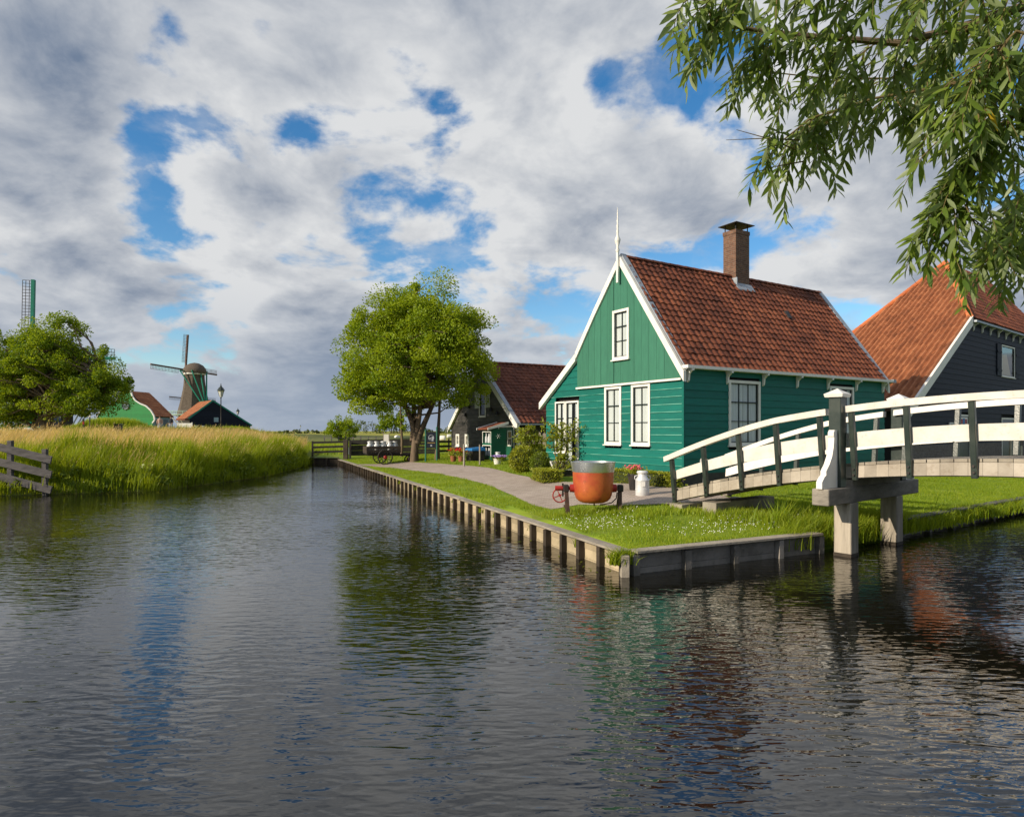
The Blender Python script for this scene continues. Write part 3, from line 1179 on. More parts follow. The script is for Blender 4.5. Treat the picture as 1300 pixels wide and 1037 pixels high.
# far and left walls, plain boards nobody sees straight on
mb = MB()
mb.prism([(GL, y, z) for y, z in [(0.02, 0.8), (0.02, EZ - 0.1), (RT, RZ - 0.1), (KT, KZ - 0.1), (GW, LZ), (GW, 0.8)]], (0.03, 0, 0))
mb.build('rear_wall', TEAL, gh, off=O6)
mb = MB()
mb.box(0.0, GL, GW, GW + 0.03, 0.9, LZ - 0.02)
mb.build('lean_to_wall', TEAL, gh, off=O6)
mb = MB()
mb.box(-0.048, 0.0, -0.046, 0.02, 0.9, EZ - 0.35)
mb.build('corner_board', TEAL, gh, off=O6)
SP = [0, 0.36, 0.68, 1.0]
window(gh, 'x', 0.0, -1, *FW[0], 2, 3, O6, split=SP, proud=0.06)
window(gh, 'x', 0.0, -1, *FW[1], 2, 3, O6, split=SP, proud=0.06)
window(gh, 'x', 0.0, -1, *FW[2], 2, 3, O6, split=SP, proud=0.06, casing=0.05, curt=0.8)
window(gh, 'x', 0.0, -1, *FW[3], 2, 4, O6, proud=0.06, casing=0.055, curt=0.7, name='glazed_door', sill=False)
window(gh, 'x', -0.06, -1, *GWIN, 2, 3, O6, split=SP, proud=0.07)
window(gh, 'y', 0.0, -1, 1.65, 2.94, 1.61, 3.37, 3, 3, O6, split=SP, proud=0.06, curt=1.0)
window(gh, 'y', 0.0, -1, 6.2, 7.46, 1.61, 3.37, 3, 3, O6, split=SP, proud=0.06, curt=0.35)
# roof: right slope with tiles, left slopes, ridge
su = Vector((0, RT + 0.10, RZ - EZ + 0.10 * (RZ - EZ) / RT))
O_r = Vector((-0.06, -0.10, EZ - 0.10 * (RZ - EZ) / RT + 0.05))
rf = MB()
for (a, b) in (((-0.03, EZ - 0.03), (RT, RZ)), ((RT, RZ), (KT, KZ)), ((KT, KZ), (LT + 0.05, LZ - 0.03))):
    rf.prism([(-0.04, a[0], a[1]), (-0.04, b[0], b[1]), (-0.04, b[0], b[1] - 0.07), (-0.04, a[0], a[1] - 0.07)], (GL + 0.10, 0, 0))
roof = rf.build('roof', mat('roof_battens', (0.09, 0.05, 0.035), 0.9), gh, off=O6)
t = pantiles(O_r, (1, 0, 0), su, GL + 0.10, su.length, 0.232, 0.235)
tag(t.build('roof_tiles', ROOF_RED, roof, off=O6, smooth=True), kind='stuff')
for (a, b) in (((KT, KZ), (RT, RZ)), ((LT + 0.05, LZ - 0.03), (KT, KZ))):
    uu = Vector((0, b[0] - a[0], b[1] - a[1]))
    t = pantiles((-0.05, a[0], a[1] + 0.02), (1, 0, 0), uu, GL + 0.1, uu.length, 0.232, 0.235)
    tag(t.build('roof_tiles', ROOF_RED, roof, off=O6, smooth=True), kind='stuff')
ridge_tiles((0.10, RT, RZ + 0.03), (GL + 0.05, RT, RZ + 0.03), 0.10, 0.34).build('ridge_tiles', ROOF_RED, roof, off=O6, smooth=True)
# a few darker vent pieces and the streak of old tiles
mb = MB()
mb.bar((6.15, 1.30, EZ + 1.30 * 1.374 + 0.10), (6.15, 1.46, EZ + 1.46 * 1.374 + 0.14), 0.16, 0.10)
mb.build('roof_vent', IRON, roof, off=O6)
# white bargeboards, front and rear
for xg, nn in ((-0.045, -1), (GL + 0.05, 1)):
    mb = MB()
    x0 = xg
    bargeboard(mb, [(x0, -0.13, EZ - 0.20), (x0, RT, RZ + 0.09)], (nn * 0.10, 0, 0), 0.27, 1)
    bargeboard(mb, [(x0 - 0.002 * nn, RT, RZ + 0.09), (x0 - 0.002 * nn, 3.45, RZ + 0.09 - 1.33), (x0 - 0.002 * nn, KT, KZ + 0.10)], (nn * 0.10, 0, 0), 0.24, 1)
    bargeboard(mb, [(x0 + 0.003 * nn, KT - 0.02, KZ + 0.05), (x0 + 0.003 * nn, LT + 0.10, LZ - 0.03)], (nn * 0.11, 0, 0), 0.23, 1)
    mb.build('bargeboard', WHITE, gh, off=O6)
    mb = MB()       # weathered capping strip over the edge of the tiles
    bx0, bx1 = (x0 - 0.02, x0 + 0.16) if nn < 0 else (x0 - 0.10, x0 + 0.13)
    for a, b in (((-0.15, EZ - 0.16), (RT, RZ + 0.13)), ((RT, RZ + 0.13), (KT, KZ + 0.14)), ((KT, KZ + 0.14), (LT + 0.10, LZ + 0.01))):
        mb.bar(((bx0 + bx1) / 2, a[0], a[1]), ((bx0 + bx1) / 2, b[0], b[1]), bx1 - bx0, 0.03)
    mb.build('verge_capping', SLATE, roof, off=O6)
# carved finial on the gable point
mb = MB()
mb.bar((-0.185, RT, 6.22), (-0.185, RT, 7.10), 0.05, 0.075, up=(0, 1, 0))
mb.lathe([(0.035, 0), (0.06, 0.06), (0.03, 0.16), (0.075, 0.30), (0.085, 0.37), (0.05, 0.44), (0.028, 0.52), (0.038, 0.60), (0.024, 0.66), (0.032, 0.74), (0.02, 0.82), (0.027, 0.9), (0.016, 0.98), (0.018, 1.1), (0.006, 1.28)],
         10, (-0.185, RT, 7.08))
mb.build('finial', WHITE, gh, off=O6, smooth=True)
# gutter with its little brackets
mb = MB()
mb.box(-0.10, GL + 0.14, -0.24, -0.03, EZ - 0.13, EZ - 0.05)
mb.build('gutter', WHITE, gh, off=O6)
mb = MB()
mb.box(GL + 0.15, GL + 0.32, -0.25, -0.08, EZ - 0.14, EZ - 0.03)
mb.build('gutter_end', SLATE, gh, off=O6)
for s in (0.10, 1.58, 3.06, 4.58, 6.08, 7.58, 9.10):
    eave_bracket(-1, (s, -0.035, EZ - 0.135)).build('bracket', WHITE, gh, off=O6)
# chimney


def brickmat(name, c1, c2, mort, scale=1.0):
    m = bpy.data.materials.new(name)
    m.use_nodes = True
    t = m.node_tree
    N = NT(t)
    p = t.nodes['Principled BSDF']
    p.inputs['Roughness'].default_value = 0.9
    co = N.node('ShaderNodeTexCoord').outputs['Object']
    s3 = N.node('ShaderNodeSeparateXYZ')
    N.link(co, s3.inputs[0])
    cb = N.node('ShaderNodeCombineXYZ')
    N.link(N.math('ADD', s3.outputs[0], s3.outputs[1]), cb.inputs[0])
    N.link(s3.outputs[2], cb.inputs[1])
    br = N.node('ShaderNodeTexBrick')
    N.link(cb.outputs[0], br.inputs['Vector'])
    br.inputs['Color1'].default_value = (*c1, 1)
    br.inputs['Color2'].default_value = (*c2, 1)
    br.inputs['Mortar'].default_value = (*mort, 1)
    br.inputs['Scale'].default_value = scale
    br.inputs['Mortar Size'].default_value = 0.008
    br.inputs['Brick Width'].default_value = 0.21
    br.inputs['Row Height'].default_value = 0.063
    c = N.mix(N.mapr(N.noise(co, 9, 5, 0.6), 0.4, 0.7, 0, 0.5), br.outputs[0], (c1[0] * 0.4, c1[1] * 0.4, c1[2] * 0.4, 1))
    N.put(p.inputs['Base Color'], c)
    b = N.node('ShaderNodeBump')
    b.inputs['Distance'].default_value = 0.01
    b.inputs['Strength'].default_value = 0.8
    N.link(N.math('SUBTRACT', 1.0, br.outputs['Fac']), b.inputs['Height'])
    N.link(b.outputs[0], p.inputs['Normal'])
    return m


CHIM = brickmat('chimney_brick', (0.20, 0.098, 0.058), (0.12, 0.056, 0.036), (0.20, 0.16, 0.125))
ch = MB()
ch.box(4.54, 5.19, 2.10, 2.60, 6.2, 8.34)
ch.box(4.525, 5.205, 2.085, 2.615, 8.34, 8.46)
cho = ch.build('chimney', CHIM, roof, off=O6)
mb = MB()
mb.box(4.50, 4.538, 2.02, 2.66, 6.45, 6.90)
mb.prism([(4.46, 1.93, EZ + 1.93 * 1.374 + 0.09), (5.27, 1.93, EZ + 1.93 * 1.374 + 0.09), (5.27, 2.098, EZ + 2.098 * 1.374 + 0.10), (4.46, 2.098, EZ + 2.098 * 1.374 + 0.10)], (0, -0.005, 0.04))
mb.build('lead_flashing', SLATE, roof, off=O6)
mb = MB()
for x in (4.58, 5.15):
    for y in (2.14, 2.56):
        mb.bar((x, y, 8.46), (x, y, 8.66), 0.025, 0.025, up=(0, 1, 0))
mb.add([(4.42, 1.98, 8.64), (5.31, 1.98, 8.64), (5.31, 2.72, 8.64), (4.42, 2.72, 8.64), (4.865, 2.35, 8.80), (4.42, 1.98, 8.66), (5.31, 1.98, 8.66), (5.31, 2.72, 8.66), (4.42, 2.72, 8.66)],
       [(0, 1, 2, 3), (5, 6, 4), (6, 7, 4), (7, 8, 4), (8, 5, 4), (0, 1, 6, 5), (1, 2, 7, 6), (2, 3, 8, 7), (3, 0, 5, 8)])
mb.build('chimney_cowl', IRON, roof, off=O6)


# ------------------------------------------------------------------ dark timber barn in the yard
BA = RAD(28)
BZ = 0.58
bb = on_z(657, 586.8, BZ)
barn = thing('dark_barn', 'dark weathered timber barn with white bargeboards and brown tiled roof', 'barn', (0.265, 31.0, BZ), BA)
OB = (0, 0, BZ)
BW, BL = 8.18, 15.0
BRT, BRZ, BEZ, BLE = 4.05, 5.62, 2.52, 2.30


def b_right(z):
    return max(0.0, (z - BEZ) * BRT / (BRZ - BEZ))


def b_left(z):
    return min(BW, BRT + (BRZ - z) * (BW - BRT) / (BRZ - BLE))


mb = MB()
mb.prism([(0.1, 0.05, BZ - 0.3), (0.1, 0.05, BEZ - 0.08), (0.1, BRT, BRZ - 0.15), (0.1, BW - 0.05, BLE - 0.08), (0.1, BW - 0.05, BZ - 0.3)], (BL, 0, 0))
mb.build('core', INSIDE, barn, off=OB)
BWIN = [(5.62, 6.12, 1.12, 1.82), (6.92, 7.42, 1.12, 1.82)]
UP = (3.45, 4.25, 2.75, 4.20)
DOOR = (0.25, 1.95, BZ, 2.18)
clap_wall(barn, 'x', 0.0, -1, 0, BW, BZ, 5.5, 0.21, BLACKWOOD, [*BWIN, UP, DOOR], end_lo=b_right, end_hi=lambda z: b_left(z) - 0.05, off=OB)
clap_wall(barn, 'y', 0.0, -1, 0.0, BL, BZ, BEZ - 0.05, 0.4, BLACKWOOD, off=OB)
for w_ in BWIN:
    window(barn, 'x', 0.0, -1, *w_, 2, 2, OB, casing=0.10, proud=0.06, sashm=WHITE, curt=0, panes=False)
wu = window(barn, 'x', 0.0, -1, *UP, 1, 3, OB, casing=0.07, proud=0.05, curt=0, panes=False, split=[0, .01, .02, 1.0])
for ya in (UP[0] - 0.52, UP[1] + 0.04):
    mb = MB()
    for i in range(3):
        mb.box(-0.06, -0.03, ya + i * 0.215, ya + i * 0.215 + 0.05, 3.22, 4.22)
    for z in (3.22, 3.55, 3.88, 4.17):
        mb.box(-0.058, -0.031, ya + 0.05, ya + 0.43, z, z + 0.05)
    mb.box(-0.045, -0.033, ya + 0.05, ya + 0.43, 3.27, 4.17)
    mb.build('shutter', mat('pale_shutter', (0.52, 0.55, 0.52), 0.6, (0.35, 0.38, 0.37), 5, 0.7), barn, off=OB)
# green double door with white lights
mb = MB()
mb.box(-0.06, 0.0, DOOR[0], DOOR[0] + 0.07, BZ, 2.18)
mb.box(-0.06, 0.0, DOOR[1] - 0.07, DOOR[1], BZ, 2.18)
mb.box(-0.062, 0.0, DOOR[0] - 0.05, DOOR[1] + 0.05, 2.18, 2.27)
dr = mb.build('door_frame', WHITE, barn, off=OB)
for y0, y1 in ((0.33, 1.09), (1.11, 1.87)):
    mb = MB()
    mb.box(-0.035, 0.03, y0, y1, BZ + 0.02, 2.17)
    d_ = mb.build('door', GREENWOOD, barn, off=OB)
    window(d_, 'x', -0.035, -1, y0 + 0.17, y1 - 0.17, 1.28, 2.02, 1, 2, OB, casing=0.07, proud=0.03, sashm=WHITE, curt=0, panes=False, name='door_light', sill=False) if False else None
    mb = MB()
    ya, yb = y0 + 0.15, y1 - 0.15
    for a in ((ya, ya + 0.07, 1.25, 2.03), (yb - 0.07, yb, 1.25, 2.03), (ya + 0.07, yb - 0.07, 1.25, 1.33), (ya + 0.07, yb - 0.07, 1.95, 2.03), (ya + 0.07, yb - 0.07, 1.61, 1.67)):
        mb.box(-0.062, -0.034, *a)
    mb.build('light_frame', WHITE, d_, off=OB)
    mb = MB()
    mb.box(-0.042, -0.0345, ya + 0.07, yb - 0.07, 1.33, 1.95)
    mb.build('pane', mat('dim_glass', (0.10, 0.10, 0.11), 0.08, spec=0.6), d_, off=OB)
rf = MB()
for (a, b) in (((-0.22, BEZ - 0.17), (BRT, BRZ)), ((BRT, BRZ), (BW + 0.22, BLE - 0.16))):
    rf.prism([(-0.05, a[0], a[1]), (-0.05, b[0], b[1]), (-0.05, b[0], b[1] - 0.08), (-0.05, a[0], a[1] - 0.08)], (BL + 0.1, 0, 0))
broof = rf.build('roof', MATS['roof_battens'], barn, off=OB)
su = Vector((0, BRT + 0.22, BRZ - BEZ + 0.17))
tag(pantiles((-0.04, -0.22, BEZ - 0.15), (1, 0, 0), su, BL, su.length, 0.26, 0.30, amp=0.035).build('roof_tiles', ROOF_BROWN, broof, off=OB, smooth=True), kind='stuff')
su = Vector((0, BRT - BW - 0.22, BRZ - BLE + 0.16))
tag(pantiles((-0.04, BW + 0.22, BLE - 0.14), (1, 0, 0), su, BL, su.length, 0.26, 0.30, amp=0.035).build('roof_tiles', ROOF_BROWN, broof, off=OB, smooth=True), kind='stuff')
ridge_tiles((0.0, BRT, BRZ + 0.03), (BL, BRT, BRZ + 0.03), 0.12, 0.36).build('ridge_tiles', ROOF_BROWN, broof, off=OB, smooth=True)
mb = MB()
bargeboard(mb, [(-0.06, -0.28, BEZ - 0.20), (-0.06, BRT, BRZ + 0.10)], (-0.12, 0, 0), 0.34, 1)
bargeboard(mb, [(-0.062, BRT, BRZ + 0.10), (-0.062, BW + 0.26, BLE - 0.14)], (-0.12, 0, 0), 0.30, 1)
mb.build('bargeboard', WHITE, barn, off=OB)
mb = MB()
mb.bar((-0.10, -0.30, BEZ - 0.16), (-0.10, BRT, BRZ + 0.15), 0.22, 0.035)
mb.build('verge_capping', SLATE, barn, off=OB)
mb = MB()
mb.bar((-0.13, BRT, 5.2), (-0.13, BRT, 6.05), 0.06, 0.09, up=(0, 1, 0))
mb.build('finial', WHITE, barn, off=OB)
mb = MB()
mb.box(-0.07, 0.08, -0.13, 0.0, BZ, BEZ - 0.35)
mb.build('corner_post', WHITE, barn, off=OB)
mb = MB()
mb.box(-0.05, BL, -0.34, -0.20, BEZ - 0.24, BEZ - 0.16)
mb.build('gutter', SLATE, barn, off=OB)
for (y, z) in ((2.1, 3.0), (2.75, 3.2), (6.0, 3.0), (5.55, 3.45)):
    mb = MB()
    mb.tube([(-0.03, y, z), (-0.09, y, z), (-0.09, y, z - 0.18)], [0.02, 0.05, 0.09], 8)
    mb.build('wall_ornament', IRON, barn, off=OB)


def barn_pt(x, y, z=0.0):
    """point in front of the barn: x outwards is negative"""
    c, s = math.cos(BA), math.sin(BA)
    return Vector((0.265 + x * c - y * s, 31.0 + x * s + y * c, z))


# ------------------------------------------------------------------ dark farmhouse with the tall orange roof
HA = RAD(38)
HZ = 0.60
fh = thing('farmhouse', 'blue-black boarded farmhouse with tall orange pantile roof behind the footbridge', 'house', (15.4, 25.0, HZ), HA)
OH = (0, 0, HZ)
SL = 0.615


def f_left(z):
    return max(0.0, (z - 3.04) / SL)


HWIN = [(10.9, 13.0, 4.68, 6.24)]
HDOOR = (4.9, 6.6, HZ, 2.72)
HD2 = (10.9, 13.2, HZ, 2.65)
mb = MB()
mb.prism([(-0.2, 0.12, HZ - 0.3), (20, 0.12, HZ - 0.3), (20, 0.12, 6.9), (6.3, 0.12, 6.9), (-0.1, 0.12, 2.9)], (0, 7.0, 0))
mb.build('core', INSIDE, fh, off=OH)
clap_wall(fh, 'y', 0.0, -1, 0.0, 20.0, 1.45, 7.0, 0.23, NAVY, [*HWIN, HDOOR, HD2], end_lo=f_left, off=OH)
mb = MB()
for a, b in cut(0.0, 20.0, [(HDOOR[0], HDOOR[1]), (HD2[0], HD2[1])]):
    mb.box(a, b, -0.05, 0.1, HZ - 0.3, 1.44)
mb.build('brick_base', brickmat('grey_brick', (0.17, 0.14, 0.135), (0.12, 0.09, 0.085), (0.20, 0.19, 0.18)), fh, off=OH)
window(fh, 'y', 0.0, -1, *HWIN[0], 1, 1, OH, casing=0.06, proud=0.05, curt=0.0, panes=False)
mb = MB()
mb.add([(11.0, 0.05, 4.75), (12.7, 0.05, 4.75), (12.0, 0.05, 5.85), (11.0, 0.05, 5.70)], [(0, 1, 2, 3)])
mb.build('blind', mat('ochre_blind', (0.45, 0.33, 0.18), 0.8), fh, off=OH)
for x0 in (10.15, 13.05):
    mb = MB()
    for k in range(3):
        mb.box(x0 + k * 0.225, x0 + k * 0.225 + 0.22, -0.075, -0.04, 4.68, 6.24)
    mb.box(x0 + 0.02, x0 + 0.65, -0.095, -0.076, 4.9, 5.0)
    mb.box(x0 + 0.02, x0 + 0.65, -0.095, -0.076, 5.8, 5.9)
    mb.build('shutter', NAVY, fh, off=OH)
for (a, b, z1) in ((HDOOR[0], HDOOR[1], HDOOR[3]), (HD2[0], HD2[1], HD2[3])):
    mb = MB()
    mb.box(a, a + 0.07, -0.06, 0.05, HZ, z1)
    mb.box(b - 0.07, b, -0.06, 0.05, HZ, z1)
    mb.box(a + 0.07, b - 0.07, -0.058, 0.05, z1 - 0.07, z1)
    mb.build('door_frame', WHITE, fh, off=OH)
    mb = MB()
    mb.box(a + 0.07, b - 0.07, 0.0, 0.05, HZ, z1 - 0.07)
    d_ = mb.build('door', mat('dark_door', (0.025, 0.03, 0.03), 0.3, spec=0.5), fh, off=OH)
# roof planes: s along the wall, t back from it, height by the left slope
roofp = [(-0.35, 0.0), (6.47, 0.0), (13.3, 3.15), (6.6, 4.83), (-0.35, 6.55)]


def rp(s, t, dz=0.0):
    return (s, t, 3.04 + SL * s + dz)


mb = MB()
mb.prism([rp(s, t, 0.05) for s, t in [(-0.35, -0.05), (6.47, -0.05), (13.3, 3.15), (-0.35, 6.55)]], (0, 0, -0.10))
froof = mb.build('roof', MATS['roof_battens'], fh, off=OH)
ul = math.sqrt(1 + SL * SL)
poly2 = [(-0.35, -0.05), (6.47, -0.05), (13.3, 3.15), (-0.35, 6.55)]


def inroof(q, u):
    return bool(inside(np.array([-0.35 + u / ul]), np.array([-0.05 + q]), poly2)[0])


tag(pantiles(rp(-0.35, -0.05, 0.07), (0, 1, 0), (1, 0, SL), 6.7, 13.7 * ul, 0.25, 0.32, amp=0.085, inpoly=inroof, step=0.012).build('roof_tiles', ROOF_ORANGE, froof, off=OH, smooth=True), kind='stuff')
apex = Vector(rp(13.3, 3.15, 0.05))
p_e0, p_e1 = Vector(rp(6.47, -0.12, 0.02)), Vector((20.1, -0.12, 7.02))
mb = MB()
mb.prism([p_e0, p_e1, Vector((20.1, 3.15, apex.z)), apex], (0, 0.02, -0.06))
mb.build('front_roof_slope', MATS['roof_battens'], froof, off=OH)
up2 = Vector((0, 3.27, apex.z - 7.02))


def inroof2(q, u):
    k = u / up2.length
    return q > k * (13.3 - 6.47)


tag(pantiles(p_e0 + Vector((0, 0, 0.03)), (1, 0, 0), up2, 13.6, up2.length, 0.265, 0.31, amp=0.04, inpoly=inroof2).build('roof_tiles', ROOF_RED, froof, off=OH, smooth=True), kind='stuff')
ORT = tilemat('hip_tiles', (0.40, 0.105, 0.035), (0.55, 0.15, 0.045), (0.68, 0.24, 0.09), (0.6, 0.5, 0.42))
ridge_tiles(Vector(rp(6.47, -0.05, 0.10)), apex + Vector((0, 0, 0.05)), 0.13, 0.36).build('hip_tiles', ORT, froof, off=OH, smooth=True)
ridge_tiles(Vector(rp(-0.35, 6.55, 0.08)), apex + Vector((0, 0, 0.05)), 0.13, 0.36).build('hip_tiles', ORT, froof, off=OH, smooth=True)
mb = MB()      # far slopes close the roof
mb.add([rp(-0.35, 6.55, 0.0), tuple(apex - Vector((0, 0, 0.05))), (20.1, 3.15, apex.z - 0.05), (20.1, 9.0, 3.2), (4, 9.5, 3.0)], [(0, 1, 4), (1, 2, 3, 4)])
mb.build('rear_roof_slope', ROOF_ORANGE, froof, off=OH)
mb = MB()
bargeboard(mb, [(-0.5, -0.06, 3.04 - SL * 0.5 + 0.10), (6.5, -0.06, 3.04 + SL * 6.5 + 0.10)], (0, -0.10, 0), 0.40, 1)
mb.build('bargeboard', WHITE, fh, off=OH)
mb = MB()
mb.box(6.5, 20.1, -0.30, -0.14, 6.86, 6.95)
mb.build('gutter', SLATE, fh, off=OH)
for s in np.arange(6.9, 19.5, 1.15):
    eave_bracket(-1, (float(s), -0.035, 6.855)).build('bracket', WHITE, fh, off=OH)


def fh_pt(x, y, z=0.0):
    c, s = math.cos(HA), math.sin(HA)
    return Vector((15.4 + x * c - y * s, 25.0 + x * s + y * c, z))


# notices on the farmhouse wall: a small poster in a white frame and an opening-hours board
mb = MB()
mb.box(0, 0.95, -0.045, 0, 0, 0.36)
nb = mb.build('notice_board', WHITE)
tag(nb, 'white notice with red and blue print on the farmhouse door', 'notice')
nb.location = fh_pt(5.15, -0.02, 2.24)
nb.rotation_euler = (0, 0, HA)
mb = MB()
mb.box(0.07, 0.34, -0.049, -0.0455, 0.08, 0.28)
mb.box(0.62, 0.88, -0.049, -0.0455, 0.08, 0.28)
mb.build('red_print', REDPAINT, nb)
mb = MB()
mb.box(0.36, 0.60, -0.049, -0.0455, 0.05, 0.31)
mb.build('blue_print', BLUE, nb)
mb = MB()
mb.box(0, 0.45, -0.04, 0, 0, 0.34)
n2 = mb.build('notice_board', WHITE)
tag(n2, 'small white framed notice with grey print beside the farmhouse door', 'notice')
n2.location = fh_pt(3.9, -0.05, 2.02)
n2.rotation_euler = (0, 0, HA)
mb = MB()
for k in range(4):
    mb.box(0.06, 0.39, -0.043, -0.0405, 0.06 + k * 0.065, 0.09 + k * 0.065)
mb.build('print', mat('grey_print', (0.25, 0.26, 0.28), 0.7), n2)
# three posts and a red-banded barrier stand in front of it
for k, (x, m_, nm, lb) in enumerate(((8.9, PALETIMBER, 'wooden_post', 'plain wooden post standing by the farmhouse double door'), (9.9, REDPAINT, 'marker_pole', 'red marker pole leaning by the farmhouse double door'),
                                    (10.5, PALETIMBER, 'wooden_post', 'wooden post with a dark bracket by the farmhouse double door'))):
    mb = MB()
    mb.tube([(0, 0, -0.1), (0.01, 0, 0.6), (0, 0, 1.75 - 0.2 * k)], [0.06, 0.055, 0.05] if k != 1 else [0.05, 0.04, 0.012], 8)
    p = fh_pt(x, -0.9)
    p.z = float(gz(p.x, p.y))
    o = mb.build(nm, m_, smooth=True)
    o.location = p
    tag(o, lb, 'post' if k != 1 else 'pole')
    if k == 2:
        mb = MB()
        mb.box(-0.2, 0.05, -0.05, -0.035, 0.7, 1.0)
        mb.build('bracket', IRON, o)

# ------------------------------------------------------------------ footbridge
NPX, NPY = 5.37, 10.38
CD = Vector((0.783, 0.622))             # across the bridge, away from the camera
BD = Vector((0.622, -0.783))            # along it, towards the near bank
BRW = 1.75
bridge = thing('footbridge', 'arched wooden footbridge with cream handrails and dark green posts', 'bridge', (NPX, NPY, 0))
TC = 2.6


def bz(t):
    return 1.63 - 0.0226 * (t - TC) ** 2


def bp(t, c, z):
    p = BD * t + CD * c
    return Vector((p.x, p.y, z))


def rail_h(t):
    e = abs(t - TC) - 3.6
    return 0.80 - 0.22 * max(0.0, min(1.0, e / 2.4)) ** 1.3


T0, T1 = -3.35, 8.55
n = int((T1 - T0) / 0.172)
for k in range(n):
    ta, tb = T0 + 0.05 + k * 0.172, T0 + 0.05 + k * 0.172 + 0.160
    mb = MB()
    c0, c1 = -0.05 + random.uniform(-0.012, 0.012), BRW + 0.05 + random.uniform(-0.012, 0.012)
    za, zb = bz(ta), bz(tb)
    mb.hexa([bp(ta, c0, za - 0.045), bp(tb, c0, zb - 0.045), bp(tb, c1, zb - 0.045), bp(ta, c1, za - 0.045), bp(ta, c0, za), bp(tb, c0, zb), bp(tb, c1, zb), bp(ta, c1, za)])
    mb.build('deck_plank', TIMBER, bridge)
    mb = MB()       # short boards facing the side beam
    tb2 = ta + 0.169
    za, zb = bz(ta), bz(tb2)
    w0, w1 = -0.065 + random.uniform(-0.003, 0.003), -0.02
    lo = 0.235
    mb.hexa([bp(ta, w0, za - lo), bp(tb2, w0, zb - lo), bp(tb2, w1, zb - lo), bp(ta, w1, za - lo), bp(ta, w0, za - 0.05), bp(tb2, w0, zb - 0.05), bp(tb2, w1, zb - 0.05), bp(ta, w1, za - 0.05)])
    mb.build('fascia_board', PALETIMBER, bridge)
for cc in (0.05, BRW * 0.5, BRW - 0.05):
    mb = MB()
    N_ = 24
    for k in range(N_):
        ta, tb = T0 + (T1 - T0) * k / N_, T0 + (T1 - T0) * (k + 1) / N_
        za, zb = bz(ta) - 0.05, bz(tb) - 0.05
        mb.hexa([bp(ta, cc - 0.06, za - 0.2), bp(tb, cc - 0.06, zb - 0.2), bp(tb, cc + 0.06, zb - 0.2), bp(ta, cc + 0.06, za - 0.2), bp(ta, cc - 0.06, za), bp(tb, cc - 0.06, zb), bp(tb, cc + 0.06, zb), bp(ta, cc + 0.06, za)], r=0.3)
    mb.build('stringer', TIMBER, bridge)
POSTS = [-3.3, -2.56, -1.81, -1.09, -0.33, 0.17, 0.955, 1.77, 2.6, 3.43, 4.24, 5.03, 5.53, 6.3, 7.0, 7.75, 8.5]


def strip(mb, t0, t1, cfun, lo, hi, th, nseg=26):
    """board that follows the arch; cfun gives the lean with height"""
    for k in range(nseg):
        ta, tb = t0 + (t1 - t0) * k / nseg, t0 + (t1 - t0) * (k + 1) / nseg
        q = []
        for h in (0, 1):
            for (tt, s) in ((ta, 0), (tb, 0), (tb, 1), (ta, 1)):
                z = bz(tt) + (lo(tt), hi(tt))[h]
                q.append(bp(tt, cfun(z - bz(tt)) + (s - 0.5) * th, z))
        mb.hexa(q, r=0.4)


for side, c0, sg in (('near', -0.10, -1), ('far', BRW + 0.10, 1)):
    lean = lambda h, c0=c0, sg=sg: c0 + sg * 0.13 * h
    for t in POSTS:
        mb = MB()
        h = rail_h(t) - 0.005
        ct, cb_ = lean(h), lean(-0.27)
        mb.bar(bp(t, cb_, bz(t) - 0.27), bp(t, ct, bz(t) + h), 0.075, 0.085, up=(CD.x, CD.y, 0))
        mb.build('post', DKGREEN, bridge, bevel=0.006)
        for z in (-0.19, -0.10):
            mb = MB()
            a = bp(t, lean(z) + sg * 0.03, bz(t) + z)
            mb.tube([a, a + Vector((CD.x, CD.y, 0)) * sg * 0.035], 0.018, 8)
            mb.build('bolt', IRON, bridge)
    inn = lambda h, lean=lean, sg=sg: lean(h) - sg * 0.062
    outr = lambda h, lean=lean, sg=sg: lean(h) + sg * 0.0
    for (ta, tb) in ((-3.45, -0.20), (-0.03, 5.22), (5.40, 8.62)):
        mb = MB()
        strip(mb, ta, tb, outr, lambda t: rail_h(t), lambda t: rail_h(t) + 0.10, 0.13)
        mb.build('handrail', CREAM, bridge)
    for (ta, tb) in ((-3.38, 0.92), (0.96, 4.2), (4.24, 8.58)):
        mb = MB()
        strip(mb, ta, tb, inn, lambda t: rail_h(t) * 0.31, lambda t: rail_h(t) * 0.60, 0.04)
        mb.build('middle_rail', CREAM, bridge)
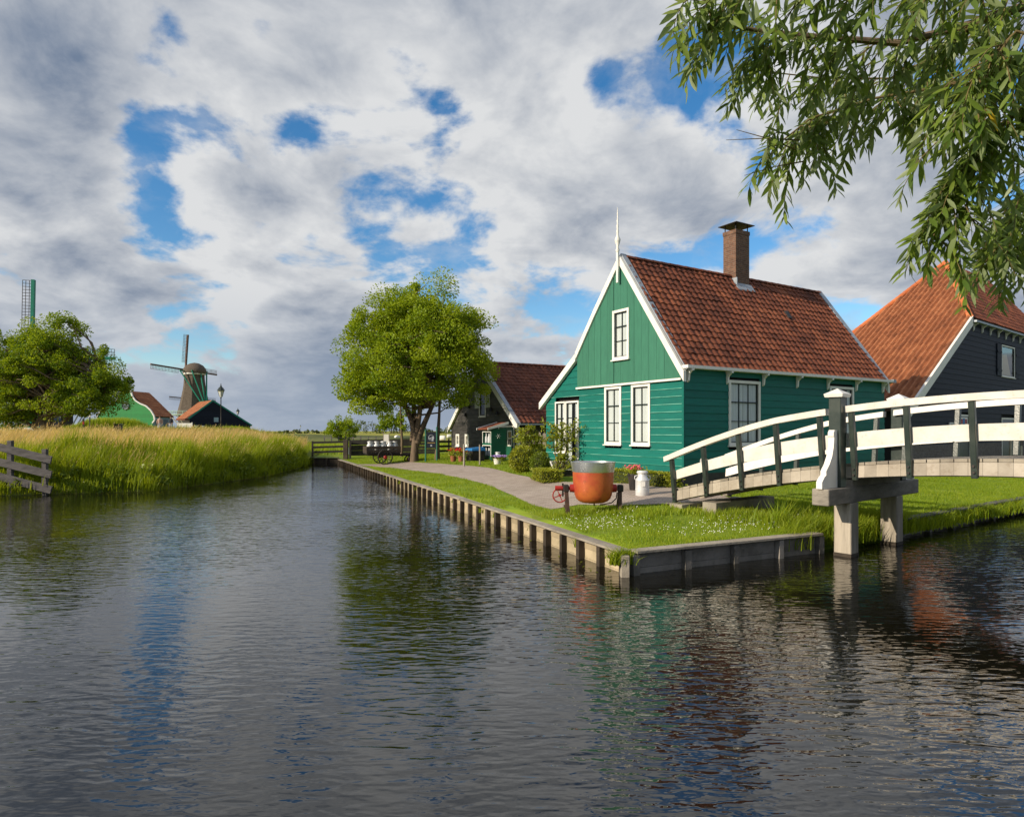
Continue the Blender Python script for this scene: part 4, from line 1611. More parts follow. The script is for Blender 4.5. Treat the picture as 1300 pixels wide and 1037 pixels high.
# piles, cross heads and the tall capped posts with scroll brackets
for tp in (0.0, 5.2):
    zb_ = bz(tp) - 0.49
    for c in (0.0, BRW):
        mb = MB()
        mb.bar(bp(tp, c, -0.9), bp(tp, c, zb_ - 0.13), 0.27, 0.27, up=(CD.x, CD.y, 0))
        pile = mb.build('pile', PILEWOOD, bridge, bevel=0.012)
        mb = MB()
        mb.bar(bp(tp, c, -0.9), bp(tp, c, 0.055), 0.276, 0.276, up=(CD.x, CD.y, 0))
        mb.build('wet_foot', DARKWOOD, pile)
    mb = MB()
    mb.bar(bp(tp, -0.86, zb_), bp(tp, BRW + 0.86, zb_), 0.26, 0.255)
    mb.build('cross_head', mat('beam_timber', (0.30, 0.27, 0.23), 0.8, (0.17, 0.155, 0.135), 1.6, 0.9, bump=0.7, bscale=14, stretch=(2, 2, 6), streak=(0.11, 0.095, 0.08)), bridge, bevel=0.012)
    mb = MB()
    mb.bar(bp(tp + 0.02, -0.05, zb_ + 0.185), bp(tp + 0.02, BRW + 0.05, zb_ + 0.185), 0.2, 0.11)
    mb.build('packer', TIMBER, bridge)
    for c, sg in ((-0.30, -1), (BRW + 0.30, 1)):
        ts = tp - 0.25 if tp == 0 else tp + 0.25
        ts = tp
        mb = MB()
        mb.bar(bp(ts, c, zb_ + 0.128), bp(ts, c, 2.53), 0.19, 0.19, up=(CD.x, CD.y, 0))
        tall = mb.build('tall_post', DKGREEN, bridge, bevel=0.01)
        mb = MB()
        w = 0.135
        a_ = [bp(ts + i * w, c + j * w, 2.53) for i, j in ((-1, -1), (1, -1), (1, 1), (-1, 1))]
        b_ = [bp(ts + i * w * 1.1, c + j * w * 1.1, 2.58) for i, j in ((-1, -1), (1, -1), (1, 1), (-1, 1))]
        mb.add(a_ + b_ + [bp(ts, c, 2.67)], [(0, 1, 2, 3), (0, 1, 5, 4), (1, 2, 6, 5), (2, 3, 7, 6), (3, 0, 4, 7), (4, 5, 8), (5, 6, 8), (6, 7, 8), (7, 4, 8)])
        mb.build('cap', WHITE, tall)
        prof = [(0.0, 0.0), (0.42, 0.0), (0.42, 0.10), (0.36, 0.17), (0.31, 0.20), (0.31, 0.26), (0.22, 0.36), (0.15, 0.48), (0.11, 0.62), (0.095, 0.76), (0.11, 0.79), (0.11, 0.84), (0.08, 0.88), (0.0, 0.88)]
        mb = MB()
        base = c + sg * 0.088
        mb.prism([bp(ts - 0.045, base + sg * q * 1.2, zb_ + 0.13 + z * 1.02) for q, z in prof], bp(0.09, 0, 0))
        mb.build('scroll_bracket', WHITE, bridge)
for (t, sgn) in ((T0, -1), (T1, 1)):
    mb = MB()
    mb.bar(bp(t + 0.2 * -sgn, -0.25, bz(t) - 0.42), bp(t + 0.2 * -sgn, BRW + 0.25, bz(t) - 0.42), 0.3, 0.3)
    mb.bar(bp(t + 0.9 * -sgn, -0.15, bz(t) - 0.36), bp(t + 0.9 * -sgn, BRW + 0.15, bz(t) - 0.36), 0.3, 0.36)
    mb.build('abutment', TIMBER, bridge)
# blue-white round sign behind the rail
s_ = thing('round_sign', 'small round blue and white sign on a thin post by the bridge foot', 'sign', (4.33, 14.6, float(gz(4.33, 14.6))))
mb = MB()
mb.tube([(0, 0, -0.1), (0, 0, 0.76)], 0.02, 8)
mb.build('post', STEEL, s_)
mb = MB()
mb.tube([(0.0, -0.03, 0.76), (0, -0.015, 0.76)], 0.085, 20)
di = mb.build('disc', WHITE, s_)
mb = MB()
mb.tube([(0.0, -0.036, 0.76), (0, -0.0305, 0.76)], 0.055, 20)
mb.build('blue_mark', BLUE, di)


# ------------------------------------------------------------------ timber quays
def revetment(name, label, A, B, face, step, boardm, postm, capm, rows=2, top=ZQ, depth=0.5, post_w=0.10, blen=4):
    """posts, boards and a capping along the water; face is +1 when the water lies to the right of A->B"""
    A, B = Vector(A), Vector(B)
    root = thing(name, label, 'quay wall', (A.x, A.y, 0))
    d = (B - A).normalized()
    nrm = Vector((d.y, -d.x)) * face
    L = (B - A).length
    n = max(1, round(L / step))
    st = L / n

    def pt(s, o, z):
        p = d * s + nrm * o
        return Vector((p.x, p.y, z))
    for k in range(n + 1):
        mb = MB()
        s = k * st
        w = post_w * random.uniform(0.85, 1.2)
        h = top - 0.045 + random.uniform(-0.02, 0.0)
        j = random.uniform(-0.015, 0.015)
        mb.hexa([pt(s - w / 2, 0.04, -0.7), pt(s + w / 2, 0.04, -0.7), pt(s + w / 2, 0.13 + j, -0.7), pt(s - w / 2, 0.13 + j, -0.7),
                 pt(s - w / 2, 0.04, h), pt(s + w / 2, 0.04, h), pt(s + w / 2, 0.13 + j, h), pt(s - w / 2, 0.13 + j, h)])
        mb.build('post', postm, root)
    zr = [(-0.45, 0.02), (0.025, 0.165), (0.17, top - 0.05)] if rows == 2 else [(-0.45, 0.08), (0.085, top - 0.05)]
    for (za, zb) in zr:
        for k in range(0, n, blen):
            e = min(k + blen, n)
            t = 0.035 + random.uniform(-0.006, 0.006)
            mb = MB()
            mb.hexa([pt(k * st + 0.004, 0, za), pt(e * st - 0.004, 0, za), pt(e * st - 0.004, t, za), pt(k * st + 0.004, t, za),
                     pt(k * st + 0.004, 0, zb), pt(e * st - 0.004, 0, zb), pt(e * st - 0.004, t, zb), pt(k * st + 0.004, t, zb)])
            mb.build('board', boardm, root)
    for k in range(0, n, blen):
        e = min(k + blen, n)
        mb = MB()
        z = top + random.uniform(-0.008, 0.004)
        o1 = 0.14 + random.uniform(-0.01, 0.01)
        mb.hexa([pt(k * st + 0.003, -0.06, z - 0.032), pt(e * st - 0.003, -0.06, z - 0.032), pt(e * st - 0.003, o1, z - 0.032), pt(k * st + 0.003, o1, z - 0.032),
                 pt(k * st + 0.003, -0.06, z), pt(e * st - 0.003, -0.06, z), pt(e * st - 0.003, o1, z), pt(k * st + 0.003, o1, z)])
        mb.build('capping', capm, root)
    return root


GREYQUAY = mat('grey_quay_boards', (0.24, 0.22, 0.20), 0.85, (0.12, 0.11, 0.095), 2.0, 0.9, rnd=0.2, bump=0.6, bscale=20, streak=(0.05, 0.06, 0.03))
revetment('quay_wall', 'long sunlit timber quay wall with dark posts running back to the fence', C0, QEND, -1, 0.62, QUAYWOOD, DARKWOOD, TIMBER)
revetment('quay_wall', 'short grey timber quay wall between the quay corner and the footbridge', C0 + Vector((0.05, 0.02)), (5.0, 10.63), 1, 0.9, GREYQUAY, GREYQUAY, TIMBER, rows=1)
revetment('quay_wall', 'low overgrown timber edging along the canal beyond the footbridge', (7.3, 12.26), (12.9, 16.3), 1, 1.1, GREYQUAY, GREYQUAY, GREYWOOD, rows=1)
revetment('quay_wall', 'weathered timber edging of the canal before the farmhouse lawn', (12.9, 16.3), (22, 22.93), 1, 1.2, GREYQUAY, GREYQUAY, GREYWOOD, rows=1)
revetment('dam_wall', 'dark plank dam closing the head of the canal below the fence', (-12.3, 38.0), QEND + Vector((-0.02, -0.15)), 1, 0.8, DARKWOOD, DARKWOOD, GREYWOOD, rows=2, top=0.46)
mb = MB()
cp = [Vector((C0.x, C0.y, 0)) + Vector((-0.12, -0.15, 0))]
mb.bar(cp[0] + Vector((0.05, 0, -0.8)), cp[0] + Vector((0.05, 0, ZQ - 0.045)), 0.12, 0.12)
o = mb.build('corner_pile', TIMBER, bevel=0.01)
tag(o, 'square timber pile at the corner where the two quay walls meet', 'pile')

# ------------------------------------------------------------------ copper kettle on its stand
kd = 12.75
kx = at_depth(753, 600, kd)
kz = float(gz(kx.x, kx.y))
ket = thing('copper_kettle', 'large red-orange copper kettle with steel rim on an iron stand', 'kettle', (kx.x, kd, kz))
prof = []
Z0, R0 = 0.205, 0.405          # bottom and rim radius
for rr, z in ((0.02, 0.205), (0.12, 0.208), (0.22, 0.222), (0.285, 0.25), (0.335, 0.30), (0.365, 0.37), (0.386, 0.48), (0.397, 0.62), (0.402, 0.76), (0.405, 0.845)):
    prof.append((rr, z))
outer = prof
mb = MB()
mb.lathe(outer + [(0.39, 0.85), (0.35, 0.48), (0.31, 0.31), (0.02, 0.24)], 40)
bowl = mb.build('bowl', COPPER, ket, smooth=True)
mb = MB()
mb.lathe([(0.406, 0.825), (0.417, 0.86), (0.432, 1.005), (0.440, 1.01), (0.441, 1.022), (0.425, 1.024), (0.410, 0.87), (0.395, 0.83)], 40)
mb.build('rim', STEEL, ket, smooth=True)
for s in (-1, 1):
    mb = MB()
    mb.tube([(s * 0.36, 0, 0.50), (s * 0.46, 0, 0.50)], [0.085, 0.075], 14)
    mb.build('trunnion', REDPAINT, ket, smooth=True)
mb = MB()
mb.tube([(-0.45, 0, 0.50), (-0.68, 0, 0.50)], 0.035, 10)
mb.tube([(-0.60, 0, 0.50), (-0.75, 0, 0.50)], 0.05, 10)
mb.build('axle', REDPAINT, ket, smooth=True)
for s in (-1, 1):
    mb = MB()
    x = s * 0.535
    mb.bar((x - 0.03 * s, -0.16, -0.06), (x, 0.0, 0.52), 0.07, 0.05)
    mb.bar((x - 0.03 * s, 0.18, -0.06), (x + 0.004, 0.01, 0.52), 0.066, 0.05)
    mb.bar((x - 0.02, -0.10, 0.14), (x - 0.02, 0.12, 0.14), 0.04, 0.04)
    mb.build('leg', mat('rusty_iron', (0.085, 0.05, 0.035), 0.7, (0.05, 0.03, 0.026), 8, 0.8, bump=0.4), ket)
    mb = MB()
    mb.box(x - 0.055, x + 0.055, -0.07, 0.07, 0.43, 0.57)
    mb.build('bearing', IRON, ket, bevel=0.015)
mb = MB()
mb.ring((-0.66, -0.02, 0.36), 0.135, 0.012, 'y', 24, 6)
for k in range(4):
    a = math.pi * k / 2 + 0.4
    mb.bar((-0.66, -0.02, 0.36), (-0.66 + 0.135 * math.cos(a), -0.02, 0.36 + 0.135 * math.sin(a)), 0.016, 0.014, up=(0, 1, 0))
mb.tube([(-0.66, -0.05, 0.36), (-0.66, 0.06, 0.36)], 0.025, 10)
mb.build('hand_wheel', REDPAINT, ket, smooth=True)
mb = MB()
mb.bar((-0.60, -0.02, 0.60), (-0.60, -0.02, 0.34), 0.035, 0.02, up=(0, 1, 0))
mb.build('lever', IRON, ket)
mb = MB()
mb.tube([(0.47, -0.02, 0.42), (0.45, -0.03, 0.30), (0.36, -0.03, 0.215), (0.20, -0.03, 0.185), (0.13, -0.03, 0.18)], 0.011, 6)
mb.tube([(0.02, 0, 0.21), (0.02, 0, 0.15)], 0.015, 6)
mb.build('drain_rod', IRON, ket, smooth=True)


# ------------------------------------------------------------------ milk churns
def churn(h=0.56, rad=0.155):
    mb = MB()
    k = h / 0.56
    mb.lathe([(rad * 0.96, 0), (rad, 0.015 * k), (rad, 0.13 * k), (rad * 1.03, 0.135 * k), (rad * 1.03, 0.15 * k), (rad, 0.155 * k), (rad, 0.34 * k), (rad * 1.02, 0.35 * k), (rad * 0.97, 0.37 * k),
              (rad * 0.70, 0.435 * k), (rad * 0.66, 0.45 * k), (rad * 0.66, 0.495 * k), (rad * 0.82, 0.51 * k), (rad * 0.83, 0.535 * k), (rad * 0.75, 0.545 * k), (rad * 0.72, 0.56 * k), (0.02, 0.562 * k)], 22)
    return mb


p = on_g(815.5, 629)
ct = thing('milk_churn', 'pale aluminium milk churn standing alone on the path beside the kettle', 'churn', p)
churn(0.56, 0.155).build('body', MILKCAN, ct, smooth=True)
for s in (-1, 1):
    mb = MB()
    mb.tube([(s * 0.105, 0, 0.46), (s * 0.17, 0, 0.44), (s * 0.175, 0, 0.38), (s * 0.15, 0, 0.36)], 0.011, 6)
    mb.build('handle', MILKCAN, ct, smooth=True)
mb = MB()
mb.box(-0.03, 0.03, -0.168, -0.158, 0.22, 0.32)
mb.build('paper_tag', WHITE, ct)


def flowers(name, label, loc, cols, n, spread, hgt, leaf=LEAF_SHRUB, cat='flowers', group=None, lsize=0.05, fsize=0.022):
    root = thing(name, label, cat, loc, 0, group)
    pts = RNG.normal(size=(n * 5, 3)) * np.array([spread * 0.5, spread * 0.5, hgt * 0.25]) + np.array([0, 0, hgt * 0.45])
    pts[:, 2] = np.abs(pts[:, 2])
    v, f = leaf_cards(pts, RNG.normal(size=(n * 5, 3)), lsize, lsize * 0.6)
    tag(np_obj('leaves', v, f, leaf, root, np.repeat(RNG.random(n * 5), 4)), kind='stuff')
    mb = MB()
    for _ in range(max(3, n // 6)):
        mb.tube([(0, 0, -0.02), (random.gauss(0, spread * 0.3), random.gauss(0, spread * 0.3), hgt * 0.7)], 0.006, 5)
    mb.build('stems', leaf, root)
    for c in cols:
        mb = MB()
        for _ in range(n // len(cols)):
            x, y = random.gauss(0, spread * 0.5), random.gauss(0, spread * 0.5)
            mb.ball((x, y, hgt * random.uniform(0.6, 1.05)), (fsize, fsize, fsize * 0.8), 6, 4)
        tag(mb.build('blossoms', c, root), kind='stuff')
    return root


PINK = mat('pink_petals', (0.62, 0.09, 0.12), 0.7, (0.75, 0.18, 0.20), 20, 0.7)
REDP = mat('red_petals', (0.45, 0.02, 0.015), 0.7)
PURPLE = mat('purple_petals', (0.28, 0.17, 0.52), 0.7, (0.42, 0.30, 0.62), 20, 0.7)
WHITEP = mat('white_petals', (0.8, 0.8, 0.74), 0.7)


def pot(name, label, loc, h, r0, r1, m, group=None, cat='pot'):
    root = thing(name, label, cat, loc, 0, group)
    mb = MB()
    mb.lathe([(r0, 0), (r1, h * 0.86), (r1 * 1.08, h * 0.87), (r1 * 1.08, h), (r1 * 0.93, h), (r1 * 0.9, h * 0.85), (0.02, h * 0.84)], 18)
    mb.build('vessel', m, root, smooth=True)
    mb = MB()
    mb.lathe([(0.02, h * 0.86), (r1 * 0.9, h * 0.86), (0.02, h * 0.90)], 14)
    mb.build('soil', SOIL, root)
    return root


p2 = on_g(806, 622)
pot('flower_pot', 'dark pot holding pink flowers behind the lone milk churn', p2, 0.40, 0.13, 0.17, IRON)
flowers('pink_flowers', 'pink geranium flowers in the dark pot behind the milk churn', p2 + Vector((0, 0, 0.38)), [PINK], 60, 0.22, 0.22)

# ------------------------------------------------------------------ hedges and clipped bushes by the houses


def bush(name, label, loc, rx, ry, rz, n, lsize, leafm, group=None, cat='bush', box=False, rot=0.0):
    root = thing(name, label, cat, loc, rot, group)
    d = unit(RNG.normal(size=(n, 3)))
    rr = 0.80 + 0.22 * RNG.random(n)
    if box:
        q = RNG.uniform(-1, 1, size=(n, 3))
        k = RNG.integers(0, 3, n)
        k = np.where(RNG.random(n) < 0.25, 2, k)
        sg = np.where(RNG.random(n) < 0.5, -1.0, 1.0)
        sg = np.where(k == 2, 1.0, sg)
        q[np.arange(n), k] = sg
        d = q
        rr = 0.90 + 0.14 * RNG.random(n)
    nf = 1 + 0.06 * np.sin(d[:, 0] * 7 + 1) * np.sin(d[:, 1] * 6) + 0.05 * np.sin(d[:, 2] * 9)
    pos = d * (rr * nf)[:, None] * np.array([rx, ry, rz]) + np.array([0, 0, rz * 0.96])
    pos[:, 2] = np.maximum(pos[:, 2], 0.02)
    ax = unit(d) * 0.7 + RNG.normal(size=(n, 3)) * 0.6
    ax[:, 2] += 0.35
    L = lsize * (0.7 + 0.6 * RNG.random(n))
    v, f = leaf_cards(pos, ax, L, L * 0.7)
    tag(np_obj('foliage', v, f, leafm, root, np.repeat(RNG.random(n), 4)), kind='stuff')
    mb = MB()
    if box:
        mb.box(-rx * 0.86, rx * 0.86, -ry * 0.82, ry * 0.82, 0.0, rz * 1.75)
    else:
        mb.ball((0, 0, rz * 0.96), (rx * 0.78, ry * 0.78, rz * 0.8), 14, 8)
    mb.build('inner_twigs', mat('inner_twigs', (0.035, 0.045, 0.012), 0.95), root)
    return root


q = on_g(663, 600)
bush('round_boxwood', 'round clipped boxwood bush with pale flecked leaves before the green door', q, 0.47, 0.47, 0.46, 3200, 0.055, LEAF_HEDGE)
q = on_g(686.5, 603)
bush('round_boxwood', 'smaller dense round boxwood bush beside the green house corner', q, 0.36, 0.36, 0.37, 3000, 0.042, LEAF_BOX)
q = on_g(681, 594)
bush('dark_bush', 'dark spreading bush behind the two round boxwoods', q, 0.55, 0.5, 0.46, 2400, 0.06, LEAF_BOX)


def gh_pt(x, y, z=None):
    c, s = math.cos(GA), math.sin(GA)
    p = Vector((4.387 + x * c - y * s, 16.5 + x * s + y * c, 0))
    p.z = float(gz(p.x, p.y)) if z is None else z
    return p


bush('low_hedge', 'low clipped hedge along the foot of the green house front', gh_pt(-0.55, 1.35), 0.24, 1.55, 0.17, 5200, 0.045, LEAF_HEDGE, box=True, rot=GA)
q = on_g(703, 614)
bush('low_hedge', 'tapered yellow-green hedge block left of the copper kettle', gh_pt(-1.6, 3.85), 0.30, 0.62, 0.17, 3200, 0.045, LEAF_HEDGE, box=True, rot=GA + RAD(-20))
# slender fruit tree trained before the glazed door
fb = gh_pt(-0.62, 4.55)


def leafy_shrub(name, label, base, stems, nt, spread, hgt, nleaf, lsize, leafm, cat='shrub', lowest=0.15):
    root = thing(name, label, cat, base)
    mb = MB()
    tips = []
    for sx, sy in stems:
        pts = [Vector((sx * 0.2, sy * 0.2, -0.05)), Vector((sx * 0.5, sy * 0.5, hgt * 0.35)), Vector((sx, sy, hgt * 0.75)), Vector((sx * 1.1, sy * 1.1, hgt))]
        mb.tube(pts, [0.028, 0.022, 0.014, 0.006], 6)
        tips.append(pts)
    tw = []
    for _ in range(nt):
        pts = random.choice(tips)
        t = random.uniform(lowest, 1.0)
        s = pts[0].lerp(pts[3], t)
        e = s + Vector((random.uniform(-1, 1) * spread, random.uniform(-1, 1) * spread * 0.6, random.uniform(-0.05, 0.28)))
        mb.tube([s, s.lerp(e, 0.5) + Vector((0, 0, 0.03)), e], [0.008, 0.006, 0.003], 4)
        tw.append((s, e))
    mb.build('stems', TWIGBARK, root, smooth=True)
    pos = []
    for _ in range(nleaf):
        s, e = random.choice(tw)
        pos.append(tuple(s.lerp(e, random.random() ** 0.7) + Vector((random.gauss(0, 0.035), random.gauss(0, 0.035), random.gauss(0, 0.035)))))
    pos = np.array(pos)
    ax = RNG.normal(size=(nleaf, 3))
    ax[:, 2] -= 0.3
    v, f = leaf_cards(pos, ax, lsize, lsize * 0.55)
    tag(np_obj('leaves', v, f, leafm, root, np.repeat(RNG.random(nleaf), 4)), kind='stuff')
    return root


leafy_shrub('young_fruit_tree', 'thin young fruit tree with loose leaves before the glazed door', fb, [(0.05, 0.0), (-0.22, 0.05), (0.28, -0.05)], 60, 0.48, 1.55, 1700, 0.085, LEAF_SHRUB, cat='tree')
q = on_g(672, 597)
make_tree('standard_shrub', 'small leafy standard shrub on a stem above the boxwoods', q, [([(0, 0, -0.1), (0.03, 0, 0.6), (-0.02, 0, 1.1), (0, 0, 1.5)], 0.045, 0.02)],
          [(-0.1, 0, 1.30, 0.42, 0.42, 0.42), (0.15, 0, 1.1, 0.35, 0.35, 0.3)], 26, 0.20, 60, 0.075, LEAF_SHRUB, cat='shrub', fork=0.3)
# picket fence between the barn and the green house
pa, pb = Vector((0.85, 24.6)), Vector((2.35, 24.2))
pf = thing('picket_fence', 'pale upright picket fence between the barn and the green house', 'fence', (pa.x, pa.y, 0.58))
n = 9
for k in range(n):
    p = pa.lerp(pb, k / (n - 1)) - pa
    h = 1.36 + random.uniform(-0.04, 0.04)
    mb = MB()
    mb.prism([(p.x - 0.06, p.y, 0), (p.x + 0.06, p.y, 0), (p.x + 0.06, p.y, h - 0.05), (p.x, p.y, h), (p.x - 0.06, p.y, h - 0.05)], (0, 0.025, 0))
    mb.build('picket', PALETIMBER, pf)
for z in (0.35, 1.05):
    mb = MB()
    mb.bar((-0.1, 0.05, z), ((pb - pa).x + 0.1, (pb - pa).y + 0.05, z), 0.04, 0.08)
    mb.build('rail', TIMBER, pf)
# cold frame with dark panes, white edges
q = on_g(714, 604)
cf = thing('cold_frame', 'low dark box with slanted white edged top behind the hedge', 'cold frame', q, RAD(10))
mb = MB()
mb.hexa([(-0.32, -0.2, 0), (0.32, -0.2, 0), (0.32, 0.25, 0), (-0.32, 0.25, 0), (-0.32, -0.2, 0.20), (0.32, -0.2, 0.20), (0.32, 0.25, 0.42), (-0.32, 0.25, 0.42)])
mb.build('box', IRON, cf)
mb = MB()
for a, b in (((-0.34, -0.22, 0.21), (0.34, -0.22, 0.21)), ((-0.34, 0.27, 0.44), (0.34, 0.27, 0.44)), ((-0.33, -0.2, 0.22), (-0.33, 0.25, 0.44)), ((0.33, -0.2, 0.22), (0.33, 0.25, 0.44)), ((0.0, -0.2, 0.22), (0.0, 0.25, 0.44))):
    mb.bar(a, b, 0.035, 0.03)
mb.build('lid_frame', WHITE, cf)
mb = MB()
mb.add([(-0.31, -0.2, 0.215), (0.31, -0.2, 0.215), (0.31, 0.25, 0.435), (-0.31, 0.25, 0.435)], [(0, 1, 2, 3)])
mb.build('pane', MATS['dim_glass'], cf)


# ------------------------------------------------------------------ things in the yard before the barn
def yard(px, py):
    return on_g(px, py)


sp = yard(624, 586)
stall = thing('sales_cabinet', 'dark green sales cabinet with small red roof against the barn', 'cabinet', sp, BA)
SW, SD, SH = 0.98, 0.75, 1.52
mb = MB()
mb.box(0.0, SD, 0.0, 0.04, 0.05, SH)
mb.box(0.0, SD, SW - 0.04, SW, 0.05, SH)
mb.box(SD - 0.03, SD, 0.04, SW - 0.04, 0.05, SH)
mb.box(0.02, SD, 0.04, SW - 0.04, 0.18, 0.22)
mb.box(0.02, SD, 0.04, SW - 0.04, 0.78, 0.82)
mb.box(0.0, 0.03, 0.04, SW - 0.04, SH - 0.14, SH)
mb.box(0.0, 0.03, 0.04, SW - 0.04, 0.74, 0.86)
mb.box(0.0, 0.03, 0.04, SW - 0.04, 0.1, 0.26)
mb.build('case', GREENWOOD, stall)
mb = MB()
for z0, z1 in ((0.24, 0.76), (0.84, SH - 0.12)):
    for a in ((0.03, 0.065, z0, z1), (SW - 0.065, SW - 0.03, z0, z1), (0.065, SW - 0.065, z1 - 0.035, z1)):
        mb.box(-0.02, -0.001, *a)
mb.build('white_edging', WHITE, stall)
mb = MB()
mb.prism([(-0.22, -0.10, SH - 0.04), (SD + 0.08, -0.10, SH + 0.26), (SD + 0.08, -0.10, SH + 0.31), (-0.22, -0.10, SH + 0.01)], (0, SW + 0.2, 0))
mb.build('cabinet_roof', ROOF_RED, stall)
mb = MB()
for y in (-0.135, SW + 0.105):
    mb.prism([(-0.25, y, SH - 0.06), (SD + 0.08, y, SH + 0.22), (SD + 0.08, y, SH + 0.34), (-0.25, y, SH + 0.04)], (0, 0.03, 0))
mb.build('roof_edge', WHITE, stall)
for i in (0, 1):
    for z in (0.0,):
        mb = MB()
        mb.box(0.0, 0.05, i * (SW - 0.05), i * (SW - 0.05) + 0.05, -0.03, 0.05)
        mb.build('foot', GREENWOOD, stall)
mb = MB()
for k in range(3):
    a = math.pi * k / 3
    mb.bar((0.36 - 0.12 * math.cos(a), -0.008, 1.18 - 0.12 * math.sin(a)), (0.36 + 0.12 * math.cos(a), -0.008, 1.18 + 0.12 * math.sin(a)), 0.012, 0.03, up=(0, 1, 0))
mb.build('star_mark', WHITE, stall)
PALEGOODS = mat('pale_goods', (0.62, 0.63, 0.64), 0.45, (0.42, 0.44, 0.46), 8, 0.7)
c_, s_2 = math.cos(BA), math.sin(BA)
gproto = None
for row, (z, h) in enumerate(((0.822, 0.50), (0.222, 0.40))):
    for k in range(5):
        y = 0.15 + k * 0.17
        x = 0.14 + 0.05 * (k % 2)
        loc = sp + Vector((x * c_ - y * s_2, x * s_2 + y * c_, z))
        mb = MB()
        mb.lathe([(0.058, 0), (0.066, 0.02), (0.066, h * 0.58), (0.03, h * 0.74), (0.028, h * 0.9), (0.036, h * 0.91), (0.036, h), (0.01, h)], 12)
        o = mb.build('bottle', PALEGOODS, smooth=True)
        o.location = loc
        tag(o, ('tall pale bottle %s on the upper shelf of the green cabinet', 'short pale bottle %s on the lower shelf of the green cabinet')[row] % ('next to the star-marked side', 'second from the star-marked side', 'in the middle', 'second from the crate side', 'next to the crate side')[k], 'bottle', ('bottles on the upper cabinet shelf', 'bottles on the lower cabinet shelf')[row])

for k, (px, py, h, lab) in enumerate(((589, 592, 0.92, 'stout wooden bollard on the path before the barn windows'), (609, 590.5, 0.86, 'thin wooden bollard before the green sales cabinet'))):
    mb = MB()
    r_ = 0.045 if k == 0 else 0.034
    mb.tube([(0, 0, -0.15), (0.008, 0, h * 0.5), (0, 0.005, h - 0.03), (0, 0.005, h)], [r_, r_ * 0.97, r_ * 0.95, r_ * 0.7], 10)
    o = mb.build('bollard', TIMBER, smooth=True)
    o.location = yard(px, py)
    tag(o, lab, 'bollard')

q = yard(600, 586)
bx = thing('covered_crate', 'dark crate with a bright blue cover beside the green cabinet', 'crate', q, BA)
mb = MB()
mb.box(0, 0.6, 0, 0.72, 0, 0.50)
mb.build('crate_body', FENCEBLACK, bx)
mb = MB()
mb.hexa([(-0.05, -0.04, 0.50), (0.64, -0.04, 0.50), (0.64, 0.76, 0.50), (-0.05, 0.76, 0.50), (-0.02, -0.01, 0.60), (0.6, -0.01, 0.66), (0.6, 0.73, 0.66), (-0.02, 0.73, 0.60)])
mb.build('cover', BLUE, bx)

for k, (px, py, lab, fl) in enumerate(((575.5, 586, 'terracotta pot by the left barn window', 'red flowers in the pot by the left barn window'), (585.5, 586.5, 'terracotta pot beside the blue covered crate', 'red flowers in the pot beside the blue covered crate'))):
    q = yard(px, py)
    pot('flower_pot', lab, q, 0.28, 0.11, 0.15, TERRACOTTA)
    flowers('red_flowers', fl, q + Vector((0, 0, 0.27)), [REDP], 40, 0.30, 0.34, lsize=0.09, fsize=0.03)
q = yard(631.5, 589.5)
pot('white_bucket', 'white enamel bucket of purple flowers before the barn door', q, 0.24, 0.13, 0.17, WHITE, cat='bucket')
flowers('purple_flowers', 'mound of purple flowers in the white bucket by the barn', q + Vector((0.10, -0.03, 0.20)), [PURPLE], 130, 0.26, 0.18, lsize=0.05, fsize=0.03)
q = yard(632, 586.5)
c2 = thing('milk_churn', 'dull milk churn behind the bucket of purple flowers', 'churn', q)
churn(0.46, 0.15).build('body', MILKCAN, c2, smooth=True)

# information board on two green posts
q = yard(547.5, 585.5)
sb = thing('information_board', 'dark information board between two green posts beside the big tree', 'sign', q, RAD(4))
for x in (-0.27, 0.27):
    mb = MB()
    mb.tube([(x, 0, -0.1), (x, 0, 1.50 if x < 0 else 1.60)], 0.042, 10)
    mb.ball((x, 0, 1.52 if x < 0 else 1.62), (0.05, 0.05, 0.05), 8, 5)
    mb.build('post', mat('post_green', (0.03, 0.14, 0.10), 0.5), sb, smooth=True)
mb = MB()
mb.box(-0.225, 0.225, -0.02, 0.02, 0.66, 1.42)
pnl = mb.build('panel', mat('board_navy', (0.015, 0.02, 0.035), 0.5), sb)
mb = MB()
mb.ring((0, -0.023, 1.14), 0.13, 0.012, 'y', 20, 4)
mb.box(-0.12, 0.0, -0.025, -0.0205, 1.08, 1.14)
mb.box(0.02, 0.11, -0.025, -0.0205, 0.98, 1.20)
mb.box(-0.04, 0.04, -0.025, -0.0205, 0.72, 0.80)
tag(mb.build('emblem', mat('board_print', (0.38, 0.40, 0.46), 0.6), pnl), kind='stuff')
mb = MB()
mb.box(-0.18, 0.18, -0.024, -0.0205, 0.88, 0.905)
mb.build('gold_line', mat('gold_print', (0.5, 0.33, 0.08), 0.5), pnl)

# ------------------------------------------------------------------ farm cart with churns
q = yard(489, 590)
cart = thing('farm_cart', 'old dark wooden farm cart with red hubbed spoked wheels', 'cart', q, RAD(22))


def spoked(r, red=True):
    a = MB()
    a.ring((0, 0, r), r - 0.025, 0.028, 'y', 28, 6)
    for k in range(12):
        an = 2 * math.pi * k / 12
        a.bar((0, 0, r), ((r - 0.03) * math.cos(an), 0, r + (r - 0.03) * math.sin(an)), 0.022, 0.028, up=(0, 1, 0))
    h = MB()
    h.tube([(0, -0.10, r), (0, -0.05, r), (0, 0.08, r)], [0.05, 0.09, 0.07], 12)
    return a, h


